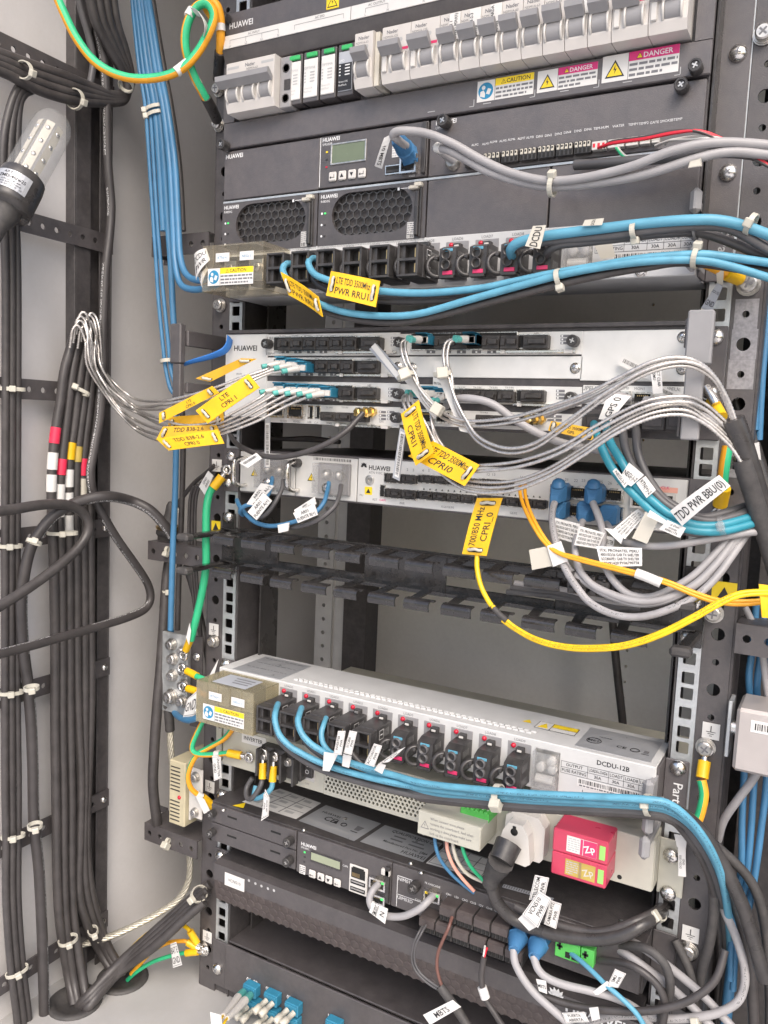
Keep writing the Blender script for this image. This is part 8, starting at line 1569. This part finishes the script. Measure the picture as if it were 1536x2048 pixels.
# top and right flags
flag([(784, 268), (764, 338), (749, 332), (768, 276)], (-72, -58, -58, -72), ['10 MBTS'], 'curved white flag lettered MBTS beside the blue boot', bend=2, box=(.25, .95, .15, .85), hmax=4.5)
flag([(1050, 492), (1066, 452), (1092, 450), (1080, 498)], -82, ['DCDU'], 'white flag lettered DC on the teal cable at the last fuse holders', 'paper_cream', hmax=6); flag([(1164, 452), (1170, 440), (1208, 436), (1204, 450)], -76, ['DCDU'], 'white flag folded over the teal cable', 'paper_cream', hmax=6); flag([(1186, 486), (1222, 478), (1231, 514), (1202, 518)], -44, [], 'blank tan sticker on the upper print table', 'paper_cream')
flag([(1380, 322), (1402, 316), (1404, 332), (1376, 336)], -64, [], 'small grey square label on the dark sensor cable', 'paper_cream', border=True)
flag([(1434, 566), (1446, 572), (1422, 626), (1402, 616)], (-30, -30, -22, -22), ['DCDU SEG', 'GND'], 'long white flag lettered DCDU SEG GND at the upper right', 'paper_grey', border=False); flag([(1432, 536), (1448, 536), (1446, 570), (1434, 566)], -32, [], 'white wrap above the upper DCDU SEG flag', 'paper_cream'); flag([(1402, 616), (1422, 626), (1414, 652), (1400, 640)], -24, [], 'loose end of the upper DCDU SEG flag', 'paper_cream')
flag([(1372, 1692), (1360, 1692), (1356, 1752), (1370, 1754)][::-1], -30, [], 'white flag lettered DCDU SEG GND backing at the beige ear'); flag([(1357, 1752), (1356, 1694), (1371, 1694), (1372, 1754)], -31, ['DCDU SEG', 'GND'], 'white flag lettered DCDU SEG GND beside the beige inverter ear'); flag([(1348, 1668), (1374, 1672), (1372, 1696), (1354, 1694)], -32, [], 'bent upper end of the flag beside the beige ear')
flag([(388, 510), (412, 496), (420, 520), (392, 560)], -72, ['DCDU', 'PWR'], 'white flag lettered PWR curled at the upper clear cover', bend=3, hmax=5); flag([(394, 545), (410, 520), (416, 540), (404, 575)], -70, ['DD PWR'], 'second white flag curled under the first at the clear cover', bend=2, hmax=4)
# bottom flags
flag([(1045, 1828), (1078, 1782), (1102, 1798), (1076, 1856)], -74, ['VCN510', 'PWR'], 'white flag lettered VCN510 PWR on the mains cord', border=True); flag([(1036, 1838), (1052, 1822), (1080, 1850), (1058, 1862)], -70, [], 'white tail of the VCN510 flag on the cord'); flag([(1058, 1800), (1070, 1750), (1098, 1756), (1090, 1794)], -68, ['TELECOM', 'PWR'], 'white flag lettered TELECOM PWR behind the VCN510 flag', border=True); flag([(1088, 1848), (1100, 1800), (1123, 1808), (1112, 1858)], -62, ['CAMARA PTZ', 'PWR'], 'white flag lettered CAMARA PTZ PWR', border=True)
flag([(738, 1824), (746, 1806), (776, 1818), (770, 1848)], -66, ['SMU02C', 'N'], 'white flag on the grey jumper cable'); flag([(846, 2030), (905, 2000), (922, 2014), (860, 2050)], -68, ['MBTS'], 'white flag lettered MBTS on the taped alarm cable', hmax=6); flag([(1072, 1958), (1092, 1962), (1094, 1988), (1078, 1982)], -66, ['MBTS'], 'small white flag below the right blue boot', hmax=3); flag([(1180, 1988), (1214, 1962), (1224, 1972), (1196, 1990)], -58, [], 'white wrap on the short blue cable'); flag([(1214, 1972), (1230, 1938), (1252, 1948), (1236, 1976)], -58, ['SMU', 'PWR'], 'white flag lettered PWR by the green connectors', border=True); flag([(1124, 2026), (1168, 2024), (1178, 2044), (1132, 2046)], -66, ['PUERTA', 'ABIERTA'], 'white flag lettered PUERTA at the bottom edge', border=True); flag([(1178, 2016), (1196, 2014), (1200, 2038), (1184, 2042)], -64, [], 'white wrap beside the PUERTA flag'); flag([(340, 1888), (352, 1884), (364, 1930), (346, 1936)], -34, ['BAT E', 'GND'], 'white flag lettered BAT E GND at the rack foot', border=True); flag([(420, 2024), (442, 2030), (446, 2070), (424, 2070)], -96, [], 'white flag on the yellow fibre at the rack foot'); flag([(1488, 893), (1518, 884), (1522, 920), (1500, 912)], -20, [], 'blank white flag behind the black jackets')
flag([(1065, 835), (1100, 845), (1095, 852), (1062, 843)], -40, [], 'thin white wrap on the second gold plug') if False else None
